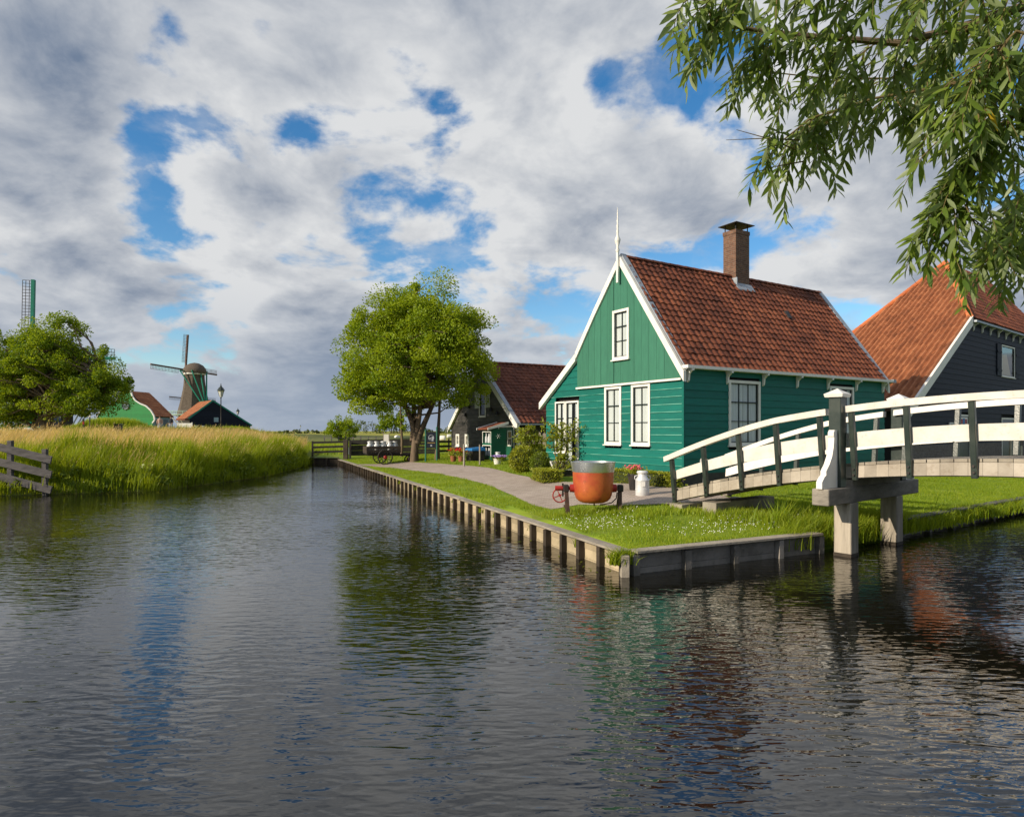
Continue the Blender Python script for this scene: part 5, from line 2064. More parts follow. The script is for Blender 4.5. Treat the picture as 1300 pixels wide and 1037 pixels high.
for (x, y, r) in ((0, 0, 0.37), (0, 1.35, 0.37), (1.35, 0.1, 0.21), (1.35, 0.95, 0.21)):
    a, h = spoked(r)
    wh = a.build('wheel', FENCEBLACK, cart, smooth=True)
    wh.location = (x, y, 0)
    hb = h.build('hub', REDPAINT, wh, smooth=True)
mb = MB()
mb.bar((0, -0.05, 0.37), (0, 1.4, 0.37), 0.06, 0.06)
mb.build('axle', IRON, cart)
mb = MB()
mb.bar((1.35, 0.1, 0.21), (1.35, 0.95, 0.21), 0.05, 0.05)
mb.build('front_axle', IRON, cart)
mb = MB()
mb.box(-0.85, 0.75, 0.10, 1.25, 0.52, 0.58)
mb.build('bed', FENCEBLACK, cart)
for y in (0.08, 1.22):
    for z in (0.60, 0.76):
        mb = MB()
        mb.box(-0.85, 0.75, y, y + 0.035, z, z + 0.13)
        mb.build('side_board', DARKWOOD, cart)
for x in (-0.87, 0.76):
    mb = MB()
    mb.box(x, x + 0.035, 0.12, 1.22, 0.58, 0.88)
    mb.build('end_board', DARKWOOD, cart)
for y in (0.35, 0.95):
    mb = MB()
    mb.bar((-0.8, y, 0.48), (1.55, y, 0.44), 0.06, 0.08)
    mb.build('shaft', FENCEBLACK, cart)
mb = MB()
mb.bar((1.35, 0.53, 0.21), (1.35, 0.53, 0.42), 0.12, 0.12, up=(0, 1, 0))
mb.build('turntable', IRON, cart)
cc, ss = math.cos(RAD(22)), math.sin(RAD(22))
CHURN_LABELS = ['milk churn at the tail end of the farm cart, front row', 'milk churn second from the tail of the farm cart, front row', 'milk churn in the middle of the front row on the farm cart',
                'milk churn second from the shaft end of the farm cart, front row', 'milk churn at the shaft end of the farm cart, front row', 'milk churn in the back row at the tail of the farm cart', 'milk churn in the back row at the middle of the farm cart']
cproto = None
for k, (x, y) in enumerate(((-0.68, 0.32), (-0.36, 0.30), (-0.04, 0.34), (0.28, 0.30), (0.55, 0.36), (-0.55, 0.80), (0.1, 0.85))):
    loc = q + Vector((x * cc - y * ss, x * ss + y * cc, 0.58))
    if cproto is None:
        cproto = thing('cart_churn', CHURN_LABELS[0], 'churn', loc, 0, 'milk churns on the farm cart')
        churn(0.55, 0.155).build('body', MILKCAN, cproto, smooth=True)
    else:
        o = copy_tree(cproto)
        o.location = loc
        o['label'] = CHURN_LABELS[k]
p = at_depth(490.5, 560, q.y + 1.6)
wp = thing('white_sign', 'small white sign panel between two posts behind the cart', 'sign', (p.x, p.y, float(gz(p.x, p.y))))
for x in (-0.14, 0.14):
    mb = MB()
    mb.bar((x, 0, -0.1), (x, 0, 1.52), 0.035, 0.035, up=(0, 1, 0))
    mb.build('post', TIMBER, wp)
mb = MB()
mb.box(-0.12, 0.12, -0.02, 0.0, 0.95, 1.45)
mb.build('panel', WHITE, wp)

q = yard(444, 580.5)
tub = thing('zinc_tub', 'grey zinc tub on the grass by the dark fence', 'tub', q)
mb = MB()
mb.lathe([(0.17, 0), (0.21, 0.40), (0.225, 0.41), (0.225, 0.44), (0.2, 0.44), (0.16, 0.06), (0.02, 0.05)], 20)
mb.build('vessel', mat('zinc', (0.30, 0.36, 0.36), 0.5, (0.22, 0.27, 0.27), 6, 0.7, metal=0.2), tub, smooth=True)
for s in (-1, 1):
    mb = MB()
    mb.ring((s * 0.225, 0, 0.34), 0.045, 0.009, 'x', 12, 5)
    mb.build('handle', IRON, tub)

# ------------------------------------------------------------------ fences at the head of the canal


def rail_fence(name, label, A, B, zA, zB, npost, rails, ph, m, rail_h_=0.13, post_w=0.10, embed=0.3, gap=0.0):
    A, B = Vector(A), Vector(B)
    root = thing(name, label, 'fence', (A.x, A.y, zA))
    d = (B - A)
    for k in range(npost):
        t = k / (npost - 1)
        mb = MB()
        x, y, z = d.x * t, d.y * t, (zB - zA) * t
        mb.bar((x, y, z - embed), (x, y, z + ph * random.uniform(0.97, 1.03)), post_w, post_w, up=(0, 1, 0))
        mb.build('post', m, root)
    nv = Vector((d.y, -d.x)).normalized() * -(post_w / 2 + 0.02)
    if nv.y > 0:
        nv = -nv
    for h in rails:
        for k in range(npost - 1):
            t0, t1 = k / (npost - 1), (k + 1) / (npost - 1)
            j = random.uniform(-0.012, 0.012)
            mb = MB()
            mb.bar((d.x * t0 + nv.x, d.y * t0 + nv.y, (zB - zA) * t0 + h + j), (d.x * t1 + nv.x, d.y * t1 + nv.y, (zB - zA) * t1 + h + j), 0.035, rail_h_)
            mb.build('rail', m, root)
    return root


rail_fence('rail_fence', 'black three-rail fence across the dam at the canal head', (-11.75, 38.05), (-9.75, 38.3), 0.45, 0.50, 2, (0.30, 0.58, 0.86), 0.98, FENCEBLACK, rail_h_=0.12, post_w=0.09, embed=0.9)
mb = MB()
mb.bar((0, 0, -0.3), (0, 0, 1.05), 0.26, 0.26, up=(0, 1, 0))
o = mb.build('gate_post', DARKWOOD, bevel=0.01)
o.location = (-9.75, 37.9, 0.46)
tag(o, 'thick dark square post at the end of the dam fence', 'post')
rail_fence('board_fence', 'close-boarded black fence behind the farm cart', (-9.6, 38.3), (-5.9, 38.9), 0.48, 0.55, 3, (0.12, 0.28, 0.44, 0.60, 0.76, 0.90), 0.98, FENCEBLACK, rail_h_=0.152)
rail_fence('board_fence', 'close-boarded black fence between the cart and the big tree', (-5.85, 38.9), (-4.6, 39.1), 0.55, 0.55, 2, (0.12, 0.30, 0.48, 0.66, 0.84), 0.98, FENCEBLACK, rail_h_=0.155)
rail_fence('rail_fence', 'black rail fence between the big tree and the barn', (-4.5, 39.2), (-3.3, 40.5), 0.55, 0.55, 3, (0.22, 0.50, 0.80), 0.95, FENCEBLACK, rail_h_=0.13)
rail_fence('wire_fence', 'thin grey post fence along the field beyond the dam', (-18.0, 62), (-11.5, 58), 0.5, 0.5, 9, (0.85,), 1.0, GREYWOOD, rail_h_=0.05, post_w=0.08)

# grey broken fence in the water on the left
lf = thing('plank_fence', 'weathered grey three-plank fence sloping down into the water', 'fence', (-15.68, 20.2, 0))
for (px, ztop, zbot) in ((14, 1.70, -0.6), (55.5, 1.43, -0.5)):
    x = (px - CX) / F * 20.2 + 15.68
    mb = MB()
    mb.bar((x, 0.06 if px > 30 else -0.02, zbot), (x, 0.06 if px > 30 else -0.02, ztop), 0.15, 0.12, up=(0, 1, 0))
    mb.build('post', GREYWOOD, lf, bevel=0.012)
for (ya, yb) in ((567.5, 584.0), (587, 602.5), (604, 622)):
    a, b = at_depth(-70, ya - 17.5, 20.1), at_depth(66, yb, 20.1)
    mb = MB()
    mb.bar((a.x + 15.68, -0.12, a.z), (b.x + 15.68, -0.12, b.z), 0.05, 0.235)
    mb.build('plank', GREYWOOD, lf, bevel=0.006)
x = (-60 - CX) / F * 20.2 + 15.68
mb = MB()
mb.bar((x, 0, -0.5), (x, 0, 1.9), 0.15, 0.12, up=(0, 1, 0))
mb.build('post', GREYWOOD, lf)

# ------------------------------------------------------------------ trees
tb = on_g(526, 586)
make_tree('maple_tree', 'big leafy tree with a forked trunk beside the farm cart', tb,
          [([(0, 0, -0.2), (0.02, 0, 0.5), (0.05, 0.0, 1.2), (-0.15, 0.1, 2.0), (-0.55, 0.1, 3.0), (-1.0, 0.2, 4.4), (-1.3, 0.2, 6.0)], 0.24, 0.045),
           ([(0.06, 0.02, 0.7), (0.12, 0.02, 1.4), (0.28, -0.05, 2.4), (0.35, -0.2, 3.6), (0.3, -0.2, 5.4), (0.5, 0, 7.2)], 0.18, 0.04),
           ([(0.12, 0, 0.9), (0.40, 0.05, 1.7), (0.85, 0.1, 2.7), (1.3, 0.3, 3.9), (1.8, 0.3, 5.4)], 0.19, 0.04),
           ([(-0.05, 0.1, 1.0), (-0.1, 0.5, 2.2), (-0.2, 1.0, 3.6), (-0.1, 1.3, 5.2)], 0.2, 0.05)],
          [(0, 0, 5.2, 3.5, 3.2, 3.1), (0.7, 0, 6.6, 2.4, 2.4, 2.5), (-2.2, 0, 3.6, 1.5, 1.8, 1.6), (2.2, 0, 4.4, 1.6, 1.8, 2.0), (-0.9, 0, 6.6, 2.1, 2.0, 1.8), (2.0, 0, 6.0, 1.8, 1.6, 1.6)],
          380, 0.60, 350, 0.105, LEAF_MAPLE, keep=lambda p: p.z > (2.1 if p.x < 0 else 2.9) and (p.z > 3.0 or abs(p.x) > 1.3))
for (px, py, h, lab, lean) in ((510, 580, 4.4, 'thin sapling between the cart and the big tree', -0.05), (555, 583.5, 5.0, 'slim tree trunk just right of the information board', 0.1)):
    b_ = on_g(px, py)
    make_tree('slim_tree', lab, b_, [([(0, 0, -0.2), (0.02, 0, 0.9), (lean, 0, 2.2), (lean * 2, 0, h)], 0.10 if px < 530 else 0.15, 0.04)],
              [(lean * 2 - 0.3, 0.2, h - 0.1, 0.7, 0.7, 0.9)] if px > 530 else [(0, 0, 2.6, 0.4, 0.4, 1.3), (0, 0.2, h, 0.8, 0.8, 0.9)], 16 if px > 530 else 16, 0.32 if px > 530 else 0.22, 150 if px > 530 else 80, 0.13, LEAF_DARK, fork=0.5)


def dike_pt(px, d):
    x = (px - CX) / F * d
    return Vector((x, d, float(lz(x, d))))


wb = dike_pt(58, 50)
make_tree('dike_willow', 'broad dark green tree with spreading stems on the dike before the mills', wb,
          [([(0, 0, -0.3), (-0.1, 0, 0.8), (-0.6, 0, 2.2), (-1.4, 0.2, 3.8), (-2.0, 0.2, 5.4)], 0.30, 0.06),
           ([(0.1, 0, -0.2), (0.3, 0, 1.0), (0.7, 0.1, 2.6), (1.0, 0.2, 4.6), (1.3, 0.2, 6.8)], 0.27, 0.06),
           ([(0.2, 0, 0.0), (1.0, 0.1, 0.9), (2.3, 0.1, 2.0), (3.8, 0.1, 3.2), (5.0, 0, 4.2)], 0.2, 0.04),
           ([(-0.1, 0, 0.0), (-1.0, 0, 0.8), (-2.4, 0, 1.7), (-3.8, 0, 2.9)], 0.2, 0.04)],
          [(-0.2, 0, 5.0, 3.2, 3.0, 3.4), (-3.0, 0, 4.2, 2.6, 2.4, 3.6), (-2.2, 0, 2.2, 1.6, 1.6, 1.6), (3.3, 0, 4.4, 2.4, 2.2, 2.8), (1.4, 0, 8.0, 1.3, 1.4, 2.0), (-1.0, 0, 7.6, 1.6, 1.5, 1.5), (5.2, 0, 3.8, 1.5, 1.5, 1.9), (-3.1, 0, 7.4, 0.9, 1.0, 1.7), (4.0, 0, 6.2, 0.9, 1.0, 1.2)],
          380, 0.66, 280, 0.14, LEAF_DARK, fork=0.4, keep=lambda p: p.z > (0.9 if p.x < -0.8 else 1.6))
wb = dike_pt(-95, 58)
make_tree('dike_willow', 'second dark green tree standing left of the broad one on the dike', wb,
          [([(0, 0, -0.3), (0.1, 0, 1.0), (0.3, 0, 2.8), (0.6, 0.2, 5.0)], 0.36, 0.08), ([(0, 0, 0.2), (-0.6, 0, 1.4), (-1.2, 0, 3.2), (-1.4, 0, 5.0)], 0.3, 0.06)],
          [(0, 0, 4.9, 2.9, 2.6, 3.0), (1.5, 0, 6.2, 1.6, 1.6, 2.2)], 110, 0.6, 300, 0.15, LEAF_DARK, fork=0.4, keep=lambda p: p.z > 1.5)

# small trees and the distant woods beyond the field
p = at_depth(434, 553, 75)
make_tree('field_bush', 'rounded light green bush tree at the edge of the hay field', (p.x, 75, 0.3), [([(0, 0, -0.2), (0.05, 0, 0.8), (0, 0, 2.0)], 0.12, 0.05)],
          [(0, 0, 1.9, 1.9, 1.6, 1.3), (0.1, 0, 2.7, 1.0, 1.0, 0.8)], 50, 0.45, 110, 0.17, LEAF_MAPLE, fork=0.3)
for k, (px, h, w) in enumerate(((486, 12.5, 3.2), (497, 15.5, 3.4), (507, 14.5, 3.0))):
    d = 420
    x = (px - CX) / F * d
    make_tree('poplar_tree', ('shortest', 'tallest', 'middle-sized')[k] + ' of three slender trees above the wood beyond the hay field', (x, d, 0.3), [([(0, 0, -0.5), (0.1, 0, 4), (0, 0, h * 0.9)], 0.4, 0.1)],
              [(0, 0, h * 0.58, w, w, h * 0.42)], 26, 1.5, 60, 0.9, LEAF_DARK, fork=0.2, group='tall trees beyond the hay field')
vs, fs, rs, off_ = [], [], [], 0
cs, rd = [], []
for x in np.arange(-330, 420, 3.2):
    u = 650 + x / 430 * F
    hh = 5.0 + 2.2 * math.sin(x * 0.05) + 1.5 * math.sin(x * 0.17 + 1) + random.uniform(-1.2, 1.2)
    if u < 425:
        hh *= 0.42
    if 440 < u < 480:
        hh *= 1.15
    for k in range(3):
        cs.append((x + random.uniform(-2, 2), 430 + random.uniform(-6, 6), 0.3 + hh * (0.25 + 0.3 * k)))
        rd.append(hh * 0.30)
v, f, r = clump_leaves(cs, rd, 34, 1.1, flat=0.9)
wood = np_obj('far_wood', v, f, FARLEAF, None, r)
tag(wood, 'low dark line of woods on the horizon beyond the hay field', 'woods', kind='stuff')

for k, (px, d) in enumerate(((504, 120), (531, 118), (562, 112), (570, 150))):
    x = (px - CX) / F * d
    mb = MB()
    mb.lathe([(0.40, -0.45), (0.45, -0.36), (0.46, 0.36), (0.40, 0.45), (0.02, 0.455)], 18)
    o = mb.build('wrapped_bale', WHITE, smooth=True)
    o.rotation_euler = (RAD(90), 0, RAD(30 + 25 * k))
    o.location = (x, d, 0.3 + 0.45)
    tag(o, 'white plastic wrapped hay bale lying in the hay field', 'hay bale', 'white hay bales in the field')


# ------------------------------------------------------------------ windmills
def make_mill(name, label, base, yaw, R_, body_m, spin, braces=MILLGREEN, sailm=DARKWOOD, stage_z=6.0, top_z=18.6, r0=5.4, r1=3.0, stage_r=7.6, lower=True, lattice_m=None, flip=1):
    """smock mill with a gallery; the sails face local +Y"""
    root = thing(name, label, 'windmill', base, yaw)
    lattice_m = lattice_m or DARKWOOD
    mb = MB()
    mb.lathe([(r0 * 0.92, -1.0), (r0 * 0.92, stage_z - 0.2), (r0 * 0.9, stage_z)], 8)
    mb.build('base', mat('mill_base', (0.06, 0.055, 0.05), 0.8, (0.10, 0.09, 0.08), 0.6, 0.8), root)
    mb = MB()
    pr = []
    for k in range(9):
        t = k / 8
        pr.append((r1 + (r0 - r1) * (1 - t) ** 1.55, stage_z + (top_z - stage_z) * t))
    mb.lathe(pr, 8)
    mb.build('tower', body_m, root)
    mb = MB()
    mb.lathe([(r1 * 1.08, top_z), (r1 * 1.12, top_z + 0.25), (r1 * 1.05, top_z + 0.5)], 16)
    mb.build('cap_ring', WHITE, root)
    cz = top_z + 0.5
    mb = MB()
    prof = [(r1 * 1.16, 0), (r1 * 1.22, 0.5), (r1 * 1.12, 1.5), (r1 * 0.86, 2.5), (r1 * 0.45, 3.2), (0.05, 3.45)]
    mb.lathe(prof, 14, (0, 0, cz), (0.92, 1.15))
    cap = mb.build('cap', THATCH, root, smooth=True)
    # gallery
    mb = MB()
    mb.lathe([(r0 * 0.93, stage_z - 0.15), (stage_r, stage_z - 0.15), (stage_r, stage_z + 0.08), (r0 * 0.93, stage_z + 0.10)], 24)
    mb.build('gallery_deck', mat('pale_green_paint', (0.38, 0.52, 0.44), 0.6), root)
    mb = MB()
    mb.ring((0, 0, stage_z + 1.1), stage_r - 0.1, 0.07, 'z', 24, 4)
    mb.ring((0, 0, stage_z + 0.6), stage_r - 0.1, 0.05, 'z', 24, 4)
    for k in range(24):
        a = 2 * math.pi * k / 24
        x, y = (stage_r - 0.1) * math.cos(a), (stage_r - 0.1) * math.sin(a)
        mb.bar((x, y, stage_z), (x, y, stage_z + 1.1), 0.1, 0.1, up=(0, 1, 0))
    mb.build('gallery_railing', MATS['pale_green_paint'], root)
    for k in range(12):
        a = 2 * math.pi * (k + 0.5) / 12
        mb = MB()
        mb.bar((r0 * 0.9 * math.cos(a), r0 * 0.9 * math.sin(a), stage_z - 3.2), (stage_r * 0.95 * math.cos(a), stage_r * 0.95 * math.sin(a), stage_z - 0.15), 0.16, 0.16)
        mb.build('gallery_strut', WHITE, root)
    # window in the tower
    mb = MB()
    mb.box(-0.45, 0.45, -(r0 * 0.80) - 0.1, -(r0 * 0.80) + 0.9, stage_z + 3.4, stage_z + 4.6)
    mb.build('window', MILLGREEN, root)
    # tail braces at the back (local -Y) down to the gallery
    ty = -(stage_r * 0.86)
    lines = [((-4.6, 0.6, cz + 0.6), (0.25, ty, stage_z + 0.5)), ((4.6, 0.6, cz + 0.6), (-0.25, ty, stage_z + 0.5)), ((-2.6, -2.6, cz + 0.3), (0.15, ty, stage_z + 0.6)),
             ((2.6, -2.6, cz + 0.3), (-0.15, ty, stage_z + 0.6)), ((0, -r1, cz + 0.6), (0, ty - 0.1, stage_z + 0.4))]
    for a, b in lines:
        mb = MB()
        mb.bar(a, b, 0.30, 0.30)
        mb.build('tail_brace', braces, root)
    for y in (0.6, -2.6):
        mb = MB()
        mb.bar((-4.8 if y > 0 else -2.8, y, cz + 0.6), (4.8 if y > 0 else 2.8, y, cz + 0.6), 0.3, 0.34)
        mb.build('cap_beam', braces, root)
    # sails
    hy = r1 * 1.15 + 1.3
    hz = cz + 1.4
    mb = MB()
    mb.tube([(0, 0, hz), (0, hy + 0.5, hz)], [0.35, 0.4], 10)
    mb.build('windshaft', IRON, root)
    for k in range(4):
        if k == 2 and not lower:
            continue
        an = spin + k * math.pi / 2
        dx, dz = math.sin(an), math.cos(an)
        px_, pz_ = -dz * flip, dx * flip                      # the lattice lies on this side of the whip
        yy = hy + (0.22 if k % 2 else 0.0)
        mb = MB()
        mb.bar((0, yy, hz), (dx * R_, yy, hz + dz * R_), 0.46, 0.55, up=(0, 1, 0))
        sl = mb.build('sail', sailm, root)
        mb = MB()
        ws = R_ * 0.125
        for j in range(20):
            s = R_ * (0.20 + 0.79 * j / 19)
            mb.bar((dx * s, yy, hz + dz * s), (dx * s + px_ * ws, yy, hz + dz * s + pz_ * ws), 0.07, 0.07, up=(0, 1, 0))
        for q_ in (0.36, 0.70, 1.0):
            mb.bar((dx * R_ * 0.2 + px_ * ws * q_, yy, hz + dz * R_ * 0.2 + pz_ * ws * q_), (dx * R_ * 0.99 + px_ * ws * q_, yy, hz + dz * R_ * 0.99 + pz_ * ws * q_), 0.07, 0.07, up=(0, 1, 0))
        tag(mb.build('lattice', lattice_m, sl), kind='stuff')
    return root


RUST = mat('rust_brown_wood', (0.10, 0.055, 0.04), 0.7, (0.16, 0.09, 0.07), 2, 0.6)
d = 210
mx = (247 - CX) / F * d
mill1 = make_mill('windmill', 'thatched smock windmill with green braces and a railed gallery', (mx, d, 1.6), RAD(60), 11.6, THATCH, RAD(4), sailm=RUST, stage_z=5.6, top_z=18.6, lower=True)
m3 = copy_tree(mill1)
d3 = 345
m3.location = ((248 - CX) / F * d3, d3, -1.2)
m3.rotation_euler = (0, 0, RAD(40))
m3['label'] = 'windmill standing far off, hidden but for a dark sail left of the thatched mill'
d2 = 108
make_mill('windmill', 'green windmill hidden behind the broad tree with one lattice sail showing', ((57 - CX) / F * d2, d2, 1.4), RAD(180 + 12), 12.2, MILLGREEN, RAD(-1), sailm=MILLGREEN,
          lattice_m=GREYWOOD, flip=-1, stage_z=3.6, top_z=10.8, r0=4.6, r1=2.5, stage_r=6.2)

# ------------------------------------------------------------------ green house with the bell-shaped gable
d = 95
mp = d / F
bx0 = (160 - CX) / F * d
bg = thing('bell_gable_house', 'bright green boarded house with a curved bell gable edged in white', 'house', (bx0, d, 1.7), RAD(-6))
half = [(0.0, 6.95), (0.72, 6.95), (0.80, 6.2), (1.05, 5.4), (1.55, 4.75), (2.3, 4.3), (3.2, 3.95), (3.95, 3.3), (4.45, 2.5), (4.55, 1.9), (4.2, 1.45), (4.2, -0.3)]
hw = lambda z: np.interp(z, [p[1] for p in half[::-1]], [p[0] for p in half[::-1]])
nb_ = 24
for k in range(nb_):
    za, zb = -0.2 + 7.15 * k / nb_, -0.2 + 7.15 * (k + 1) / nb_
    mb = MB()
    wa, wb_ = float(hw(za)), float(hw(zb))
    mb.prism([(-wa, 0, za), (wa, 0, za), (wb_, 0, zb), (-wb_, 0, zb)], (0, -0.05 - random.uniform(0, 0.02), 0))
    mb.build('board', BRIGHTGREEN, bg)
mb = MB()
for s in (-1, 1):
    for a, b in zip(half[1:-2], half[2:-1]):
        mb.bar((s * a[0], -0.06, a[1]), (s * b[0], -0.06, b[1]), 0.22, 0.16, up=(0, 1, 0) if False else (0, 0, 1))
mb.bar((-0.8, -0.06, 7.0), (0.8, -0.06, 7.0), 0.2, 0.16)
mb.build('gable_edging', WHITE, bg)
mb = MB()
mb.ring((0, -0.10, 4.0), 0.52, 0.10, 'y', 20, 5)
mb.tube([(0, -0.10, 4.0), (0, -0.06, 4.0)], 0.45, 20)
mb.build('round_window', mat('grey_round', (0.10, 0.13, 0.15), 0.5), bg)
mb = MB()
mb.prism([(0.3, 0.1, 6.2), (4.3, 0.1, 2.5), (4.3, 0.1, 2.35), (0.3, 0.1, 6.0)], (0, 4.6, 0))
mb.prism([(-0.3, 0.1, 6.2), (-4.3, 0.1, 2.5), (-4.3, 0.1, 2.35), (-0.3, 0.1, 6.0)], (0, 4.6, 0))
br = mb.build('roof', ROOF_RED, bg)
su = Vector((-4.0, 0, 3.7))
tag(pantiles((4.45, 0.1, 2.42), (0, 1, 0), su, 4.5, su.length, 0.5, 0.55, amp=0.05).build('roof_tiles', ROOF_ORANGE, br), kind='stuff')
mb = MB()
mb.box(-4.1, 4.1, 0.1, 4.4, -0.4, 2.4)
mb.build('side_wall', mat('pale_blue_boards', (0.36, 0.46, 0.50), 0.7, (0.15, 0.25, 0.27), 0.9, 0.8), bg)
for k in range(2):
    mb = MB()
    mb.box(4.1, 4.16, 0.8 + k * 1.8, 1.8 + k * 1.8, 0.3, 2.0)
    mb.build('window', MATS['grey_round'], bg)

# ------------------------------------------------------------------ black barn with the red roof below the mill
d = 122
k_ = d / F
bx0 = (270 - CX) * k_
rb = thing('black_shed', 'black boarded barn with green trim and red roof below the thatched mill', 'barn', (bx0, d, 1.6), RAD(40))
L_, Rr = -4.0, 6.9
apx, lez, rez = 6.1, 2.75, 1.55
nb_ = 13
for k in range(nb_):
    za, zb = -0.3 + (apx + 0.3) * k / nb_, -0.3 + (apx + 0.3) * (k + 1) / nb_
    le = lambda z: L_ if z < lez else L_ * (apx - z) / (apx - lez)
    re = lambda z: Rr if z < rez else Rr * (apx - z) / (apx - rez)
    mb = MB()
    mb.prism([(le(za), 0, za), (re(za), 0, za), (re(zb) + 1e-3, 0, zb), (le(zb) - 1e-3, 0, zb)], (0, -0.06 - random.uniform(0, 0.02), 0))
    mb.build('board', NAVY, rb)
mb = MB()
mb.bar((0.1, -0.09, apx + 0.1), (L_ - 0.25, -0.09, lez - 0.1), 0.14, 0.28)
mb.bar((-0.1, -0.094, apx + 0.1), (Rr + 0.3, -0.094, rez - 0.1), 0.14, 0.28)
mb.build('bargeboard', MILLGREEN, rb)
mb = MB()
for (a, b) in (((0, apx), (L_ - 0.25, lez - 0.15)), ((0, apx), (Rr + 0.25, rez - 0.1))):
    mb.prism([(a[0], 0, a[1]), (b[0], 0, b[1]), (b[0], 0, b[1] - 0.15), (a[0], 0, a[1] - 0.15)], (0, 9.5, 0))
rr_ = mb.build('roof', ROOF_RED, rb)
su = Vector((-L_ + 0.25, 0, apx - lez + 0.15))
tag(pantiles((L_ - 0.25, 0.05, lez - 0.1), (0, 1, 0), su, 9.4, su.length, 0.45, 0.5, amp=0.05).build('roof_tiles', ROOF_ORANGE, rr_), kind='stuff')
mb = MB()
mb.box(L_ + 0.05, Rr - 0.05, 0.05, 9.3, -0.4, 1.7)
mb.build('side_wall', NAVY, rb)
for (x0, x1, z0, z1, m_) in ((0.2, 1.0, 2.1, 2.95, mat('pale_pane', (0.30, 0.42, 0.44), 0.3)), (-0.4, 1.9, 0.2, 1.0, MILLGREEN), (5.0, 6.2, -0.2, 0.9, MILLGREEN)):
    mb = MB()
    mb.box(x0, x1, -0.13, -0.07, z0, z1)
    mb.build('window' if z0 > 2 else 'hatch', m_, rb)


# ------------------------------------------------------------------ street lamps on the dike
def lamp():
    root = thing('street_lamp', 'tmp', 'street lamp', (0, 0, 0), 0, 'old fashioned street lamps along the dike')
    mb = MB()
    mb.lathe([(0.13, -0.3), (0.13, 0.35), (0.075, 0.5), (0.06, 1.2), (0.075, 1.25), (0.05, 1.35), (0.042, 3.4), (0.07, 3.45), (0.05, 3.55)], 10)
    mb.build('pole', IRON, root, smooth=True)
    mb = MB()
    mb.lathe([(0.10, 3.55), (0.13, 3.60), (0.27, 4.15), (0.30, 4.17)], 4)
    lt = mb.build('lantern', mat('lantern_glass', (0.55, 0.57, 0.52), 0.2, spec=0.5), root)
    mb = MB()
    for k in range(4):
        a = math.pi / 2 * k
        mb.bar((0.13 * math.cos(a), 0.13 * math.sin(a), 3.58), (0.285 * math.cos(a), 0.285 * math.sin(a), 4.17), 0.03, 0.03, up=(0, 1, 0))
    mb.build('lantern_bars', IRON, lt)
    mb = MB()
    mb.lathe([(0.36, 4.16), (0.34, 4.22), (0.20, 4.45), (0.10, 4.52), (0.09, 4.62), (0.03, 4.66), (0.045, 4.74), (0.008, 4.88)], 8)
    mb.build('lantern_roof', DKGREEN, root)
    return root


lp = lamp()
for k, (px, d, lab) in enumerate(((280.5, 62, 'tall dark street lamp before the black barn with red roof'), (302, 128, 'smaller looking street lamp at the right end of the black barn'), (381.5, 330, 'faint street lamp standing alone over the far field'))):
    o = lp if k == 0 else copy_tree(lp)
    x = (px - CX) / F * d
    o.location = (x, d, float(lz(x, d)) - 0.1 if d < 160 else 0.3)
    o.rotation_euler = (0, 0, RAD(20))
    o['label'] = lab

# sign pole and bins near the dike tree
p = dike_pt(114, 58)
sg = thing('signpost', 'grey signpost with dark crossed arms beside the dike tree', 'sign', p)
mb = MB()
mb.tube([(0, 0, -0.3), (0, 0, 3.1)], 0.05, 8)
mb.build('pole', GREYWOOD, sg)
for z, w in ((2.05, 0.42), (2.85, 0.34)):
    mb = MB()
    mb.bar((-w, -0.06, z), (w, -0.06, z), 0.03, 0.14)
    mb.build('arm', IRON, sg)
mb = MB()
mb.box(-0.12, 0.12, -0.08, -0.05, 1.5, 1.8)
mb.build('plate', WHITE, sg)
p = dike_pt(106, 56)
mb = MB()
mb.bar((0, 0, -0.2), (0, 0, 1.35), 0.11, 0.11, up=(0, 1, 0))
o = mb.build('marker_post', IRON)
o.location = p
tag(o, 'short black and red marker post beside the signpost', 'post')
mb = MB()
mb.bar((0, 0, 0.85), (0, 0, 1.10), 0.12, 0.12, up=(0, 1, 0))
mb.build('red_band', REDPAINT, o)
p = dike_pt(150, 52)
bn = thing('litter_bin', 'dark green litter bin in the dry grass before the bell gable house', 'bin', p)
mb = MB()
mb.box(-0.26, 0.26, -0.22, 0.22, 0.0, 0.85)
mb.build('bin_body', DKGREEN, bn, bevel=0.03)
mb = MB()
mb.box(-0.29, 0.29, -0.25, 0.25, 0.86, 0.94)
mb.build('lid', DKGREEN, bn, bevel=0.03)
for k, (px, d, lab) in enumerate(((72, 54, 'dark blue vehicle cover behind the stems of the dike tree'),)):
    p = dike_pt(px - 22, 58)
    bs = thing('storage_shed', 'dark blue round-topped shed behind the dike tree stems', 'shed', p)
    mb = MB()
    mb.prism([(-0.6, 0, -0.3), (0.6, 0, -0.3), (0.6, 0, 1.2), (0.4, 0, 1.55), (0, 0, 1.68), (-0.4, 0, 1.55), (-0.6, 0, 1.2)], (0, 2.0, 0))
    mb.build('shell', mat('dark_blue', (0.015, 0.03, 0.07), 0.5), bs)
    mb = MB()
    mb.box(-0.35, 0.35, -0.04, -0.001, 0, 1.2)
    mb.build('door', IRON, bs)
p = dike_pt(22, 55)
wl = thing('white_boat', 'upturned white and pale green boat lying on the dike', 'boat', p, RAD(5))
mb = MB()
vs_, n_ = [], 9
secs = []
for i in range(n_):
    t = i / (n_ - 1)
    w = 0.55 * math.sin(math.pi * min(0.96, max(0.06, t))) ** 0.6
    secs.append((-1.9 + 3.8 * t, w))
vv, ff = [], []
for x, w in secs:
    for a in range(7):
        an = math.pi * a / 6
        vv.append((x, w * math.cos(an), 0.05 + 0.55 * math.sin(an) * (0.6 + 0.4 * w / 0.55)))
